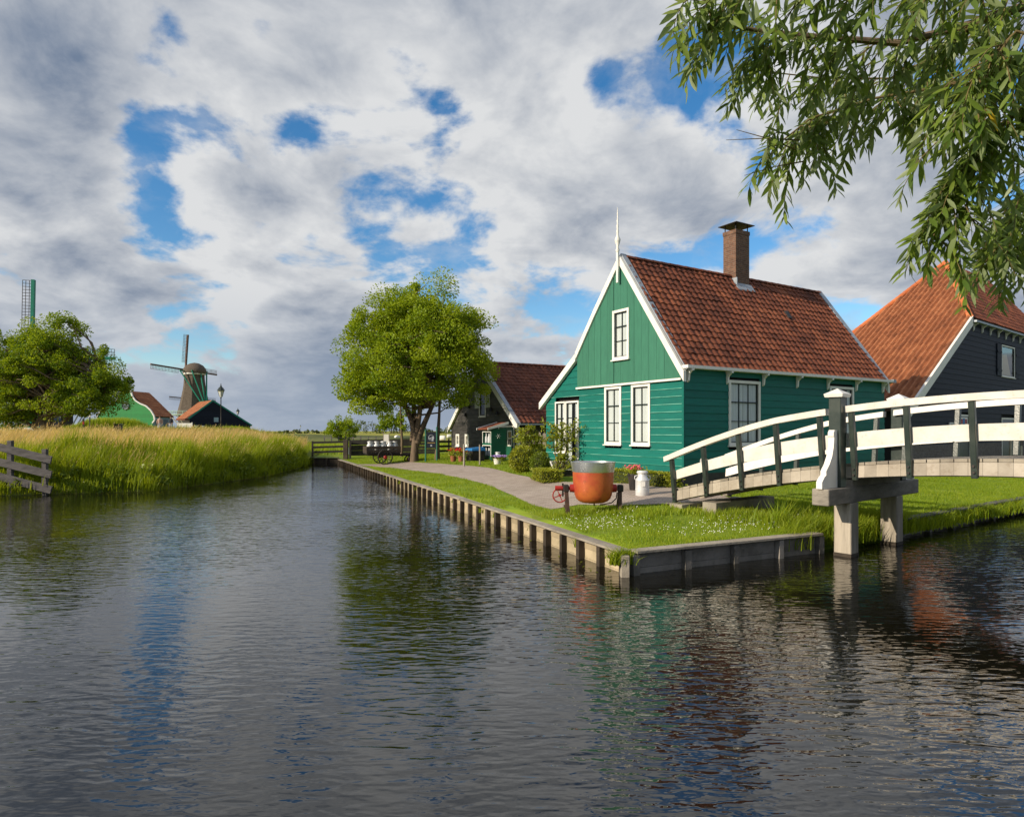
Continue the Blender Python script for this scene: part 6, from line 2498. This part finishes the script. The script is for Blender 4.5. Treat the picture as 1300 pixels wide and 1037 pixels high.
for i in range(n_ - 1):
    for a in range(6):
        ff.append((i * 7 + a, i * 7 + a + 1, (i + 1) * 7 + a + 1, (i + 1) * 7 + a))
mb.add(vv, ff)
mb.build('hull', WHITE, wl, smooth=True)
mb = MB()
mb.bar((-1.85, 0, 0.60), (1.85, 0, 0.60), 0.06, 0.06)
mb.build('keel', MILLGREEN, wl)


# ------------------------------------------------------------------ people on the dike
def person(label, loc, yaw, top_m, leg_m, hair_m, skirt=False, stride=0.16):
    root = thing('person', label, 'person', loc, yaw)
    me = bpy.data.meshes.new('body')
    J = {'pel': (0, 0, 0.95), 'ch': (0, 0.02, 1.32), 'nk': (0, 0.01, 1.48), 'hd': (0, -0.02, 1.60), 'ht': (0, -0.01, 1.70),
         'hl': (-0.10, 0, 0.88), 'kl': (-0.11, -stride * 0.6, 0.49), 'al': (-0.11, -stride, 0.08), 'tl': (-0.11, -stride - 0.14, 0.03),
         'hr': (0.10, 0, 0.88), 'kr': (0.11, stride * 0.2, 0.49), 'ar': (0.11, stride, 0.10), 'tr': (0.11, stride - 0.14, 0.03),
         'sl': (-0.19, 0.01, 1.38), 'el': (-0.25, 0.06, 1.10), 'wl': (-0.24, -0.08, 0.88), 'fl': (-0.24, -0.12, 0.79),
         'sr': (0.19, 0.01, 1.38), 'er': (0.25, 0.02, 1.10), 'wr': (0.25, -0.12, 0.92), 'fr': (0.24, -0.17, 0.84)}
    keys = list(J)
    ed = [('pel', 'ch'), ('ch', 'nk'), ('nk', 'hd'), ('hd', 'ht'), ('pel', 'hl'), ('hl', 'kl'), ('kl', 'al'), ('al', 'tl'), ('pel', 'hr'), ('hr', 'kr'), ('kr', 'ar'), ('ar', 'tr'),
          ('ch', 'sl'), ('sl', 'el'), ('el', 'wl'), ('wl', 'fl'), ('ch', 'sr'), ('sr', 'er'), ('er', 'wr'), ('wr', 'fr')]
    me.from_pydata([J[k] for k in keys], [(keys.index(a), keys.index(b)) for a, b in ed], [])
    rad = {'pel': (.15, .11), 'ch': (.155, .11), 'nk': (.055, .055), 'hd': (.085, .10), 'ht': (.06, .07), 'hl': (.09, .09), 'kl': (.06, .06), 'al': (.04, .045), 'tl': (.04, .03),
           'hr': (.09, .09), 'kr': (.06, .06), 'ar': (.04, .045), 'tr': (.04, .03), 'sl': (.06, .06), 'el': (.042, .042), 'wl': (.03, .03), 'fl': (.035, .02), 'sr': (.06, .06), 'er': (.042, .042), 'wr': (.03, .03), 'fr': (.035, .02)}
    o = bpy.data.objects.new('body', me)
    COL.objects.link(o)
    o.parent = root
    sk = o.modifiers.new('skin', 'SKIN')
    for i, k in enumerate(keys):
        me.skin_vertices[0].data[i].radius = rad[k]
        me.skin_vertices[0].data[i].use_root = (k == 'pel')
    sub = o.modifiers.new('smooth', 'SUBSURF')
    sub.levels = sub.render_levels = 1
    me.materials.append(SKIN)
    mb = MB()
    mb.lathe([(0.15, 0.86), (0.175, 0.98), (0.165, 1.15), (0.195, 1.36), (0.12, 1.45), (0.07, 1.48)], 14, (0, 0.01, 0), (1.12, 0.78))
    for s in (-1, 1):
        mb.tube([(s * 0.17, 0.01, 1.39), (s * 0.255, 0.06 if s < 0 else 0.02, 1.10), (s * 0.245, -0.03, 0.98)], [0.075, 0.058, 0.05], 8)
    mb.build('jacket', top_m, root, smooth=True)
    if skirt:
        mb = MB()
        mb.lathe([(0.155, 0.98), (0.20, 0.80), (0.27, 0.48), (0.25, 0.48), (0.15, 0.9)], 14, (0, 0, 0), (1, 0.85))
        mb.build('skirt', leg_m, root, smooth=True)
    else:
        mb = MB()
        mb.tube([(-0.09, 0, 0.96), (-0.105, -stride * 0.55, 0.49), (-0.11, -stride * 0.95, 0.10)], [0.115, 0.082, 0.065], 9)
        mb.tube([(0.09, 0, 0.96), (0.105, stride * 0.2, 0.49), (0.11, stride * 0.97, 0.12)], [0.115, 0.082, 0.065], 9)
        mb.build('trousers', leg_m, root, smooth=True)
    mb = MB()
    mb.ball((0, 0.005, 1.655), (0.098, 0.108, 0.095), 10, 6)
    mb.build('hair', hair_m, root, smooth=True)
    return root


PEACH = mat('peach_cloth', (0.52, 0.34, 0.27), 0.85)
GREYCL = mat('grey_cloth', (0.30, 0.31, 0.34), 0.85)
NAVYCL = mat('dark_cloth', (0.02, 0.024, 0.035), 0.85)
HAIRB = mat('brown_hair', (0.05, 0.03, 0.02), 0.7)
p = dike_pt(203, 68)
person('person in a peach jacket and grey skirt walking along the dike', p + Vector((0, 0, 0.02)), RAD(30), PEACH, GREYCL, HAIRB, skirt=True)
p = dike_pt(217, 68)
person('person in a dark jacket and pale trousers walking along the dike', p + Vector((0, 0, 0.02)), RAD(-20), NAVYCL, mat('pale_trousers', (0.38, 0.40, 0.44), 0.85), HAIRB)
# white garden sign and posts by the barn with the red roof
for k, (px, d, w, h, lab) in enumerate(((235, 84, 0.9, 1.0, 'broad white signboard before the red roofed barn'), (249, 84, 0.22, 0.95, 'white post beside the broad signboard on the dike'), (258, 84, 0.24, 0.9, 'white post left of the green hatch of the barn'))):
    p = dike_pt(px, d)
    t_ = thing('garden_sign' if k == 0 else 'white_post', lab, 'sign' if k == 0 else 'post', p)
    mb = MB()
    if k == 0:
        for x in (-w, w):
            mb.bar((x, 0, -0.2), (x, 0, h + 0.3), 0.10, 0.10, up=(0, 1, 0))
        mb.build('legs', WHITE, t_)
        mb = MB()
        mb.box(-w + 0.05, w - 0.05, -0.04, 0.04, 0.55, h + 0.2)
        mb.build('panel', WHITE, t_)
    else:
        mb.lathe([(0.10, -0.2), (0.10, h * 0.75), (0.16, h * 0.85), (0.22, h), (0.03, h + 0.01)], 12)
        mb.build('pillar', WHITE, t_)


# ------------------------------------------------------------------ grass, reeds and flowers
def scatter(poly, n, rng=RNG):
    xs, ys = [p[0] for p in poly], [p[1] for p in poly]
    out = np.empty((0, 2))
    while len(out) < n:
        c = rng.uniform((min(xs), min(ys)), (max(xs), max(ys)), size=(n * 2, 2))
        out = np.concatenate([out, c[inside(c[:, 0], c[:, 1], poly)]])
    return out[:n]


def patchy(x, y, s=1.0, ph=0.0):
    return 0.5 + 0.25 * np.sin(x * 1.3 * s + 1.7 * np.sin(y * 0.9 * s + ph)) + 0.25 * np.sin(y * 1.7 * s + 1.3 * np.sin(x * 1.1 * s + 2 + ph))


HOUSE_XY = [(gh_pt(-0.1, -0.1).x, gh_pt(-0.1, -0.1).y), (gh_pt(9.4, -0.1).x, gh_pt(9.4, -0.1).y), (gh_pt(9.4, 6.3).x, gh_pt(9.4, 6.3).y), (gh_pt(-0.1, 6.3).x, gh_pt(-0.1, 6.3).y)]


def lawn(name, poly, n, h, w, m, zf=gz, avoid=(), lean=0.35, rough=0.55):
    p = scatter(poly, n)
    ok = np.ones(len(p), dtype=bool)
    for a in avoid:
        ok &= ~inside(p[:, 0], p[:, 1], a)
    ok &= ~((patchy(p[:, 0], p[:, 1], 2.7, 3.0) < 0.24) & (RNG.random(len(p)) < 0.6))
    p = p[ok]
    x, y = p[:, 0], p[:, 1]
    hh = h * (0.5 + rough * RNG.random(len(x)) + 0.7 * patchy(x, y, 1.6) ** 2)
    r = np.clip(0.6 * RNG.random(len(x)) + 0.4 * patchy(x, y, 0.8, 1.0), 0, 0.999)
    v, f, rr = blades(x, y, zf(x, y) - 0.01, hh, w, lean=lean, r=r, wind=(0.05, 0.02))
    o = np_obj(name, v, f, m, None, rr)
    o['kind'] = 'stuff'
    return o


near_lawn = [tuple(C0 + Vector((0.06, 0.1))), (4.58, 10.52), (7.3, 12.4), (12.9, 16.4), (17, 19.4), (17, 23), (9.0, 18.7), (4.6, 15.9), (2.6, 15.6), (-0.5, 15.8)]
strip_lawn = [tuple(C0 + QL * t + Vector((0.08, 0.03))) for t in (5, 31)] + [(-9.6, 44), (0.2, 38), (-0.3, 31), (2.6, 24.8), (0.8, 21.5)]
tag(lawn('lawn_grass', near_lawn, 150000, 0.052, 0.0085, LAWN, avoid=[PATHXY, HOUSE_XY]), 'short sunlit lawn grass around the quay corner and bridge', 'grass')
tag(lawn('verge_grass', strip_lawn, 90000, 0.06, 0.014, LAWN, avoid=[PATHXY]), 'short verge grass between the long quay and the path', 'grass')


def tufts(name, label, centers, n, h, w, m, zf, spread, lean=0.5, wind=(0.1, 0.0)):
    xs, ys, hs = [], [], []
    for (cx, cy, s) in centers:
        k = int(n * s)
        xs.append(RNG.normal(cx, spread * (0.6 + 0.5 * s), k))
        ys.append(RNG.normal(cy, spread * 0.7 * (0.6 + 0.5 * s), k))
        hs.append(h * s * (0.45 + 0.75 * RNG.random(k)))
    x, y, hh = np.concatenate(xs), np.concatenate(ys), np.concatenate(hs)
    v, f, r = blades(x, y, zf(x, y), hh, w, lean=lean, wind=wind)
    return tag(np_obj(name, v, f, m, None, r), label, 'grass', kind='stuff')


def bz_r(x, y):
    d = seg_dist(x, y, BANK_R)
    return np.where(d < 0.5, 0.12, gz(x, y)) - 0.03


cs = []
for t in np.linspace(0, 1, 26):
    p = Vector((4.45, 10.5)).lerp(Vector((7.3, 12.3)), t)
    cs.append((p.x + random.uniform(-0.1, 0.1), p.y + random.uniform(-0.05, 0.3), random.uniform(0.7, 1.25)))
tufts('bank_sedge', 'long bright sedge growing on the bank around the bridge piles', cs, 420, 0.42, 0.014, LAWN, bz_r, 0.16, lean=0.7)
cs = [(7.4 + 5.4 * t + random.uniform(-0.1, 0.1), 12.25 + 3.9 * t + random.uniform(-0.08, 0.1), random.uniform(0.5, 1.0)) for t in np.linspace(0, 1, 34)]
cs += [(12.9 + 8 * t, 16.2 + 5.8 * t, random.uniform(0.4, 0.9)) for t in np.linspace(0, 1, 26)]
tufts('bank_sedge', 'dark sedge overhanging the timber edging beyond the footbridge', cs, 260, 0.34, 0.014, REED_G, bz_r, 0.16, lean=0.8)
cs = [(2.3 + random.uniform(-0.2, 2.4), 12.0 + random.uniform(-0.5, 0.9), random.uniform(0.5, 0.9)) for _ in range(16)]
cs += [(kx.x + random.uniform(-0.7, 0.8), kd - 0.1 + random.uniform(-0.25, 0.2), random.uniform(0.5, 0.8)) for _ in range(14)]
cs += [(4.3 + random.uniform(-0.6, 0.6), 11.9 + random.uniform(-0.5, 0.6), random.uniform(0.7, 1.1)) for _ in range(12)]
tufts('lawn_tuft', 'longer grass tufts left unmown under the kettle and the bridge foot', cs, 200, 0.19, 0.010, LAWN, gz, 0.15)
cs = [(C0.x - 0.12 + random.uniform(-0.12, 0.08), C0.y - 0.08 + random.uniform(-0.1, 0.12), random.uniform(0.5, 1.0)) for _ in range(14)]
for t in (0.4, 1.3, 3.2, 5.1, 6.0, 8.2, 9.9, 12.0, 14.5, 17):
    p = C0 + QL * t + Vector((-0.06, -0.02))
    cs.append((p.x, p.y, random.uniform(0.3, 0.7)))
tufts('quay_weed', 'weeds sprouting from the quay timbers', cs, 60, 0.26, 0.014, REED_G, lambda x, y: np.full(np.shape(x), 0.16), 0.05, lean=1.0)

# scraps of floating weed along the reeds and in the quay corner
wp_ = []
for a_, b_ in zip(BANK_L[3:-1], BANK_L[4:]):
    for k in range(46):
        q_ = a_.lerp(b_, random.random())
        o_ = abs(random.gauss(0.3, 0.5))
        wp_.append((q_.x + o_ * 0.8, q_.y - o_ * 0.5, 0.004))
for k in range(60):
    q_ = C0 + QL * random.uniform(0.2, 9)
    o_ = abs(random.gauss(0.15, 0.2)) + 0.14
    wp_.append((q_.x - o_ * 0.93, q_.y - o_ * 0.37, 0.004))
wp_ = np.array(wp_)
ax = RNG.normal(size=wp_.shape)
ax[:, 2] = 0
v, f = leaf_cards(wp_, ax, 0.05 + 0.07 * RNG.random(len(wp_)), 0.04, fold=0.0)
v[:, 2] = 0.004 + 0.004 * RNG.random(len(v))
tag(np_obj('floating_weed', v, f, LEAF_SHRUB, None, np.repeat(RNG.random(len(wp_)), 4)), 'scraps of weed floating along the reeds and the quay', 'water weed', kind='stuff')

# white clover in the lawn
p = scatter([(1.7, 9.5), (4.4, 10.7), (6.6, 12.3), (4.4, 12.8), (1.6, 12.6), (0.6, 11.8)], 1100)
mb = MB()
for x, y in p:
    if patchy(x, y, 1.4, 2.0) * (0.5 + random.random()) < 0.55:
        continue
    s = random.uniform(0.005, 0.010)
    mb.ball((x, y, float(gz(x, y)) + random.uniform(0.045, 0.085)), (s, s, s * 0.9), 5, 3)
o = mb.build('clover_blossoms', WHITEP)
tag(o, 'white clover blossoms dotted over the lawn by the quay corner', 'flowers', kind='stuff')

# tall grass and reeds on the dike
bank_front = [tuple(p) for p in BANK_L] + [(-14.2, 40), (-14.6, 36), (-13.6, 28.5), (-14.5, 25), (-17.5, 23.4), (-30, 22.6), (-60, 22.5)]
p = scatter(bank_front, 72000)
x, y = p[:, 0] + np.abs(RNG.normal(0, 0.10, len(p))), p[:, 1] - np.abs(RNG.normal(0, 0.16, len(p)))
keep = (x > -34)
x, y = x[keep], y[keep]
dd = seg_dist(x, y, BANK_L)
hh = (0.20 + 0.55 * RNG.random(len(x)) + 1.15 * patchy(x, y, 2.3) * patchy(x, y, 1.1, 1)) * (0.5 + 0.5 * sstep(0.1, 1.0, dd))
v, f, r = blades(x, y, lz(x, y) - 0.02, hh, 0.026, lean=0.42, wind=(0.12, 0.0), r=np.clip(0.5 * RNG.random(len(x)) + 0.5 * patchy(x, y, 0.9, 3), 0, .999))
tag(np_obj('reed_bank', v, f, REED_G, None, r), 'lush green reeds and nettles along the water below the dike', 'reeds', kind='stuff')
dry = [(-34, 20.6), (-15.2, 21.0), (-12.6, 22.4), (-11.8, 28.5), (-12.3, 36), (-14.5, 46), (-19, 58), (-24, 66), (-50, 66), (-46, 40), (-38, 28)]
p = scatter(dry, 52000)
x, y = p[:, 0], p[:, 1]
sel = RNG.random(len(x)) < 0.14 + 0.86 * (patchy(x, y, 0.75, 0.6) * (0.5 + patchy(x, y, 2.1, 5)) > 0.33)
x, y = x[sel], y[sel]
dd = seg_dist(x, y, BANK_L)
hh = (0.32 + 0.62 * RNG.random(len(x)) + 0.45 * patchy(x, y, 1.9, 4)) * (1.0 - 0.45 * sstep(30, 60, y))
v, f, r = blades(x, y, lz(x, y) - 0.02, hh, 0.018 + 0.0005 * (y - 20), lean=0.34, wind=(0.28, 0.02))
tag(np_obj('dry_grass', v, f, REED_T, None, r), 'tall straw coloured seeding grass over the dike', 'grass', kind='stuff')
tipx = v.reshape(-1, 5, 3)[:, 4][y < 45]
tipx = tipx[RNG.random(len(tipx)) < 0.32]
av = RNG.normal(size=tipx.shape) * 0.25 + np.array([0.35, 0.0, 0.8])
v, f = leaf_cards(tipx - av * 0.05, av, 0.15, 0.022)
tag(np_obj('seed_heads', v, f, REED_T, None, np.repeat(0.5 + 0.49 * RNG.random(len(tipx)), 4)), 'pale feathery seed heads above the straw coloured grass', 'grass', kind='stuff')
cl, cr = [], []
for a_, b_ in zip(BANK_L[2:-1], BANK_L[3:]):
    L_b = (b_ - a_).length
    for k in range(int(L_b / 0.22)):
        q_ = a_.lerp(b_, (k + random.random()) * 0.22 / L_b)
        o_ = random.uniform(-0.05, 1.1)
        xx, yy = q_.x - o_ * 0.75, q_.y + o_ * 0.45
        cl.append((xx, yy, float(lz(xx, yy)) + random.uniform(0.05, 0.42)))
        cr.append(random.uniform(0.12, 0.26))
v, f, r = clump_leaves(cl, cr, 60, 0.11, flat=1.1, droop=0.4)
tag(np_obj('bank_nettles', v, f, LEAF_BOX, None, r), 'broad leaved dark green plants at the waterline of the dike', 'plants', kind='stuff')
p = scatter([(-70, 24), (-38, 24), (-16, 24), (-13.2, 40), (-19, 60), (-30, 78), (-75, 78)], 60000)
x, y = p[:, 0], p[:, 1]
hh = (0.22 + 0.34 * RNG.random(len(x)) + 0.5 * (patchy(x, y, 0.9, 2) > 0.66) * RNG.random(len(x)))
v, f, r = blades(x, y, lz(x, y) - 0.02, hh, 0.022 + 0.0006 * (y - 20), lean=0.3, wind=(0.15, 0.0))
tag(np_obj('dike_grass', v, f, REED_G, None, r), 'green grass covering the back of the dike', 'grass', kind='stuff')
# bright reed beds further along the dike
for (pxa, pxb, d, h, lab) in ((92, 190, 76, 1.75, 'bright yellow-green reed bed before the bell gable house'), (262, 335, 84, 0.8, 'bright low reed bed before the black barn')):
    n = 9000
    x = RNG.uniform((pxa - CX) / F * d, (pxb - CX) / F * d, n)
    y = d + RNG.uniform(-1.5, 1.5, n)
    edge = sstep(0, 3, x - (pxa - CX) / F * d) * sstep(0, 3, (pxb - CX) / F * d - x)
    hh = h * (0.45 + 0.55 * edge) * (0.7 + 0.4 * RNG.random(n))
    v, f, r = blades(x, y, lz(x, y), hh, 0.07, lean=0.2, wind=(0.08, 0), r=0.5 + 0.49 * RNG.random(n))
    tag(np_obj('reed_bed', v, f, LAWN, None, r), lab, 'reeds', kind='stuff')
# field grass edge beyond the dam
p = scatter([(-24, 62), (-13.5, 40), (-9.6, 41), (4, 44), (10, 62)], 22000)
x, y = p[:, 0], p[:, 1]
v, f, r = blades(x, y, np.where(y > 61.5, 0.3, np.maximum(gz(x, y), 0.3)), 0.25 + 0.35 * RNG.random(len(x)), 0.035, lean=0.3)
tag(np_obj('meadow_grass', v, f, LAWN, None, r), 'rough meadow grass behind the fences', 'grass', kind='stuff')

# ------------------------------------------------------------------ willow hanging over the near bank
WX, WY = 5.6, 2.0
will = thing('willow_tree', 'overhanging willow with long narrow grey-green leaves on the near bank', 'tree', (WX, WY, float(nz(WX, WY))))
wz = float(nz(WX, WY))


def wl_(px, py, d):
    p = at_depth(px, py, d)
    return Vector((p.x - WX, p.y - WY, p.z - wz))


mb = MB()
trunk = [V(0, 0, -0.3), V(0.05, 0, 0.8), V(-0.05, 0.1, 1.8), V(-0.3, 0.3, 2.7), V(-0.7, 0.6, 3.5)]
mb.tube(trunk, [0.30, 0.26, 0.22, 0.18, 0.13], 12)
mb.build('trunk', BARK, will, smooth=True)
limbs_px = [
    ([(1420, -30, 3.4), (1320, 2, 3.5), (1230, 32, 3.55), (1140, 55, 3.6), (1050, 48, 3.6), (970, 40, 3.55), (905, 30, 3.5)], 0.030),
    ([(1420, 30, 3.6), (1300, 70, 3.8), (1200, 110, 3.9), (1110, 125, 3.95), (1030, 150, 4.0), (985, 185, 4.0)], 0.014),
    ([(1420, 60, 3.2), (1330, 110, 3.3), (1260, 170, 3.4), (1215, 240, 3.45), (1185, 300, 3.5)], 0.012),
    ([(1430, 120, 3.7), (1350, 180, 3.8), (1300, 250, 3.9), (1275, 320, 3.95)], 0.012),
    ([(1400, -80, 3.0), (1290, -60, 3.1), (1180, -40, 3.2), (1060, -30, 3.25), (950, -15, 3.3), (880, 5, 3.3)], 0.014),
    ([(1400, -40, 4.3), (1280, 20, 4.4), (1190, 70, 4.4), (1130, 100, 4.4), (1050, 100, 4.4), (960, 90, 4.3)], 0.013),
    ([(1430, 90, 2.9), (1360, 60, 3.0), (1290, 40, 3.05), (1240, 90, 3.1), (1230, 150, 3.1)], 0.010)]
LIMBS = []
for pl, r0 in limbs_px:
    pts = [wl_(*q) for q in pl]
    full = [trunk[-1] if r0 > 0.0125 else trunk[-2]] + pts
    mb = MB()
    mb.tube(full, [r0 * 1.8] + [r0 * (1 - 0.75 * i / (len(pts) - 1)) for i in range(len(pts))], 8)
    mb.build('limb', BARK if r0 > 0.029 else TWIGBARK, will, smooth=True)
    LIMBS.append(pts)
# twigs hang from the limbs: (limb, count, target pixel spread)
TW = []


def poly_at(pts, t):
    k = min(int(t * (len(pts) - 1)), len(pts) - 2)
    return pts[k].lerp(pts[k + 1], t * (len(pts) - 1) - k)


rt = random.Random(5)
spec = [(0, 56, 0.12, 1.0, (-0.8, -0.75), 0.46), (1, 36, 0.2, 1.0, (-0.6, -0.8), 0.46), (2, 56, 0.2, 1.0, (-0.25, -0.95), 0.46), (3, 50, 0.15, 1.0, (-0.1, -1.0), 0.46), (4, 40, 0.15, 1.0, (-0.6, -0.8), 0.44),
        (5, 42, 0.15, 1.0, (-0.45, -0.9), 0.46), (6, 36, 0.2, 1.0, (-0.2, -0.9), 0.38)]
twmb = MB()
for li, cnt, t0, t1, (dx, dz), ln in spec:
    for k in range(cnt):
        s = poly_at(LIMBS[li], t0 + (t1 - t0) * (k + rt.random()) / cnt)
        L = ln * rt.uniform(0.55, 1.25)
        dirv = Vector((dx + rt.gauss(0, 0.45), rt.gauss(0, 0.45), dz * 0.45 + rt.gauss(0, 0.30))).normalized()
        pts = [s]
        nseg = 6
        for j in range(nseg):
            dirv = (dirv + Vector((0.0, 0, -0.10 - 0.05 * j)) + Vector((rt.gauss(0, .06), rt.gauss(0, .06), 0))).normalized()
            pts.append(pts[-1] + dirv * L / nseg)
        # keep the gaps the photograph shows: nothing hangs into the open sky left of the mass
        e = pts[-1] + Vector((WX, WY, wz))
        ex, ey = CX + F * e.x / e.y, HY - F * (e.z - EYE) / e.y
        lim = np.interp(ex, [845, 900, 950, 1000, 1060, 1100, 1125, 1150, 1200, 1260, 1310], [130, 110, 250, 310, 305, 250, 205, 380, 415, 430, 430])
        if ex < 845 or ey > lim:
            if ex < 845 or ey > lim + 40 or rt.random() < 0.85:
                continue
        twmb.tube(pts, [0.0042, 0.0038, 0.0034, 0.003, 0.0024, 0.0018, 0.0012], 5)
        TW.append((pts, L))
# a couple of bare twigs reaching left into the sky
for a, b in (((1010, 190, 3.9), (935, 165, 3.9)), ((1015, 178, 3.9), (922, 178, 3.95)), ((1020, 205, 3.9), (945, 223, 3.9))):
    twmb.tube([wl_(*a), (wl_(*a) + wl_(*b)) / 2 + V(0, 0, 0.01), wl_(*b)], [0.005, 0.0035, 0.0015], 5)
tag(twmb.build('twigs', TWIGBARK, will, smooth=True), kind='stuff')
# leaves: a narrow blade of six faces, curved along its length
LV = [(0, 0, 0), (0.22, 0.082, 0.012), (0.55, 0.105, 0.014), (0.82, 0.058, -0.018), (1, 0, -0.05), (0.82, -0.058, -0.018), (0.55, -0.105, 0.014), (0.22, -0.082, 0.012), (0.22, 0, 0.0), (0.55, 0, 0.0), (0.82, 0, -0.026)]
LF3 = [(0, 8, 1), (0, 7, 8), (1, 8, 9), (1, 9, 2), (2, 9, 10), (2, 10, 3), (3, 10, 4), (8, 7, 6), (8, 6, 9), (9, 6, 5), (9, 5, 10), (10, 5, 4)]
leaf_mesh = bpy.data.meshes.new('leaf')
leaf_mesh.from_pydata(LV, [], LF3)
leaf_mesh.polygons.foreach_set('use_smooth', [True] * len(LF3))
leaf_mesh.materials.append(LEAF_WILLOW)
ylf = leaf_mesh.copy()
ylf.materials.clear()
ylf.materials.append(LEAF_YELLOW)
leaves = []
for pts, L in TW:
    n = int(L / 0.021)
    side = rt.uniform(0, 6.28)
    for k in range(n):
        t = 0.10 + 0.90 * (k + rt.random() * 0.5) / n
        p = poly_at(pts, min(t, 0.999))
        kk = min(int(t * (len(pts) - 1)), len(pts) - 2)
        ax = (pts[kk + 1] - pts[kk]).normalized()
        side += 2.4 + rt.gauss(0, 0.3)
        o1 = ax.cross(Vector((0.3, 1, 0.2))).normalized()
        o2 = ax.cross(o1)
        outv = o1 * math.cos(side) + o2 * math.sin(side)
        d = (ax * 0.75 + outv * 0.75 + Vector((0, 0, -0.28))).normalized()
        nrm = (Vector((rt.gauss(0, .5), rt.gauss(-0.15, .5), 1)) + outv * -0.2).normalized()
        yv = nrm.cross(d).normalized()
        zv = d.cross(yv)
        l = rt.uniform(0.085, 0.145) * (0.75 if t > 0.93 else 1.0)
        M = Matrix(((d.x * l, yv.x * l, zv.x * l, p.x), (d.y * l, yv.y * l, zv.y * l, p.y), (d.z * l, yv.z * l, zv.z * l, p.z), (0, 0, 0, 1)))
        leaves.append((l / (p.y + WY), M))
leaves.sort(key=lambda q: -q[0])
inview = []
rest = []
for sc_, M in leaves:
    w = M.translation + Vector((WX, WY, wz))
    ex, ey = CX + F * w.x / w.y, HY - F * (w.z - EYE) / w.y
    (inview if (ex < 1290 and ey > 5 and len(inview) < 300) else rest).append(M)
for k, M in enumerate(inview):
    o = bpy.data.objects.new('leaf', ylf if k in (37, 120) else leaf_mesh)
    COL.objects.link(o)
    o.parent = will
    o.matrix_local = M
lv = np.array([(*q, 1) for q in LV])
Ms = np.array([[list(r_) for r_ in M] for M in rest])
vv = np.einsum('nij,kj->nki', Ms, lv)[:, :, :3].reshape(-1, 3)
ff = (np.array(LF3)[None] + (np.arange(len(rest)) * len(LV))[:, None, None]).reshape(-1, 3)
fo = np_obj('foliage', vv, ff, LEAF_WILLOW, will, np.repeat(RNG.random(len(rest)), len(LV)), smooth=True)
fo['kind'] = 'stuff'
print('leaves', len(leaves), 'twigs', len(TW))
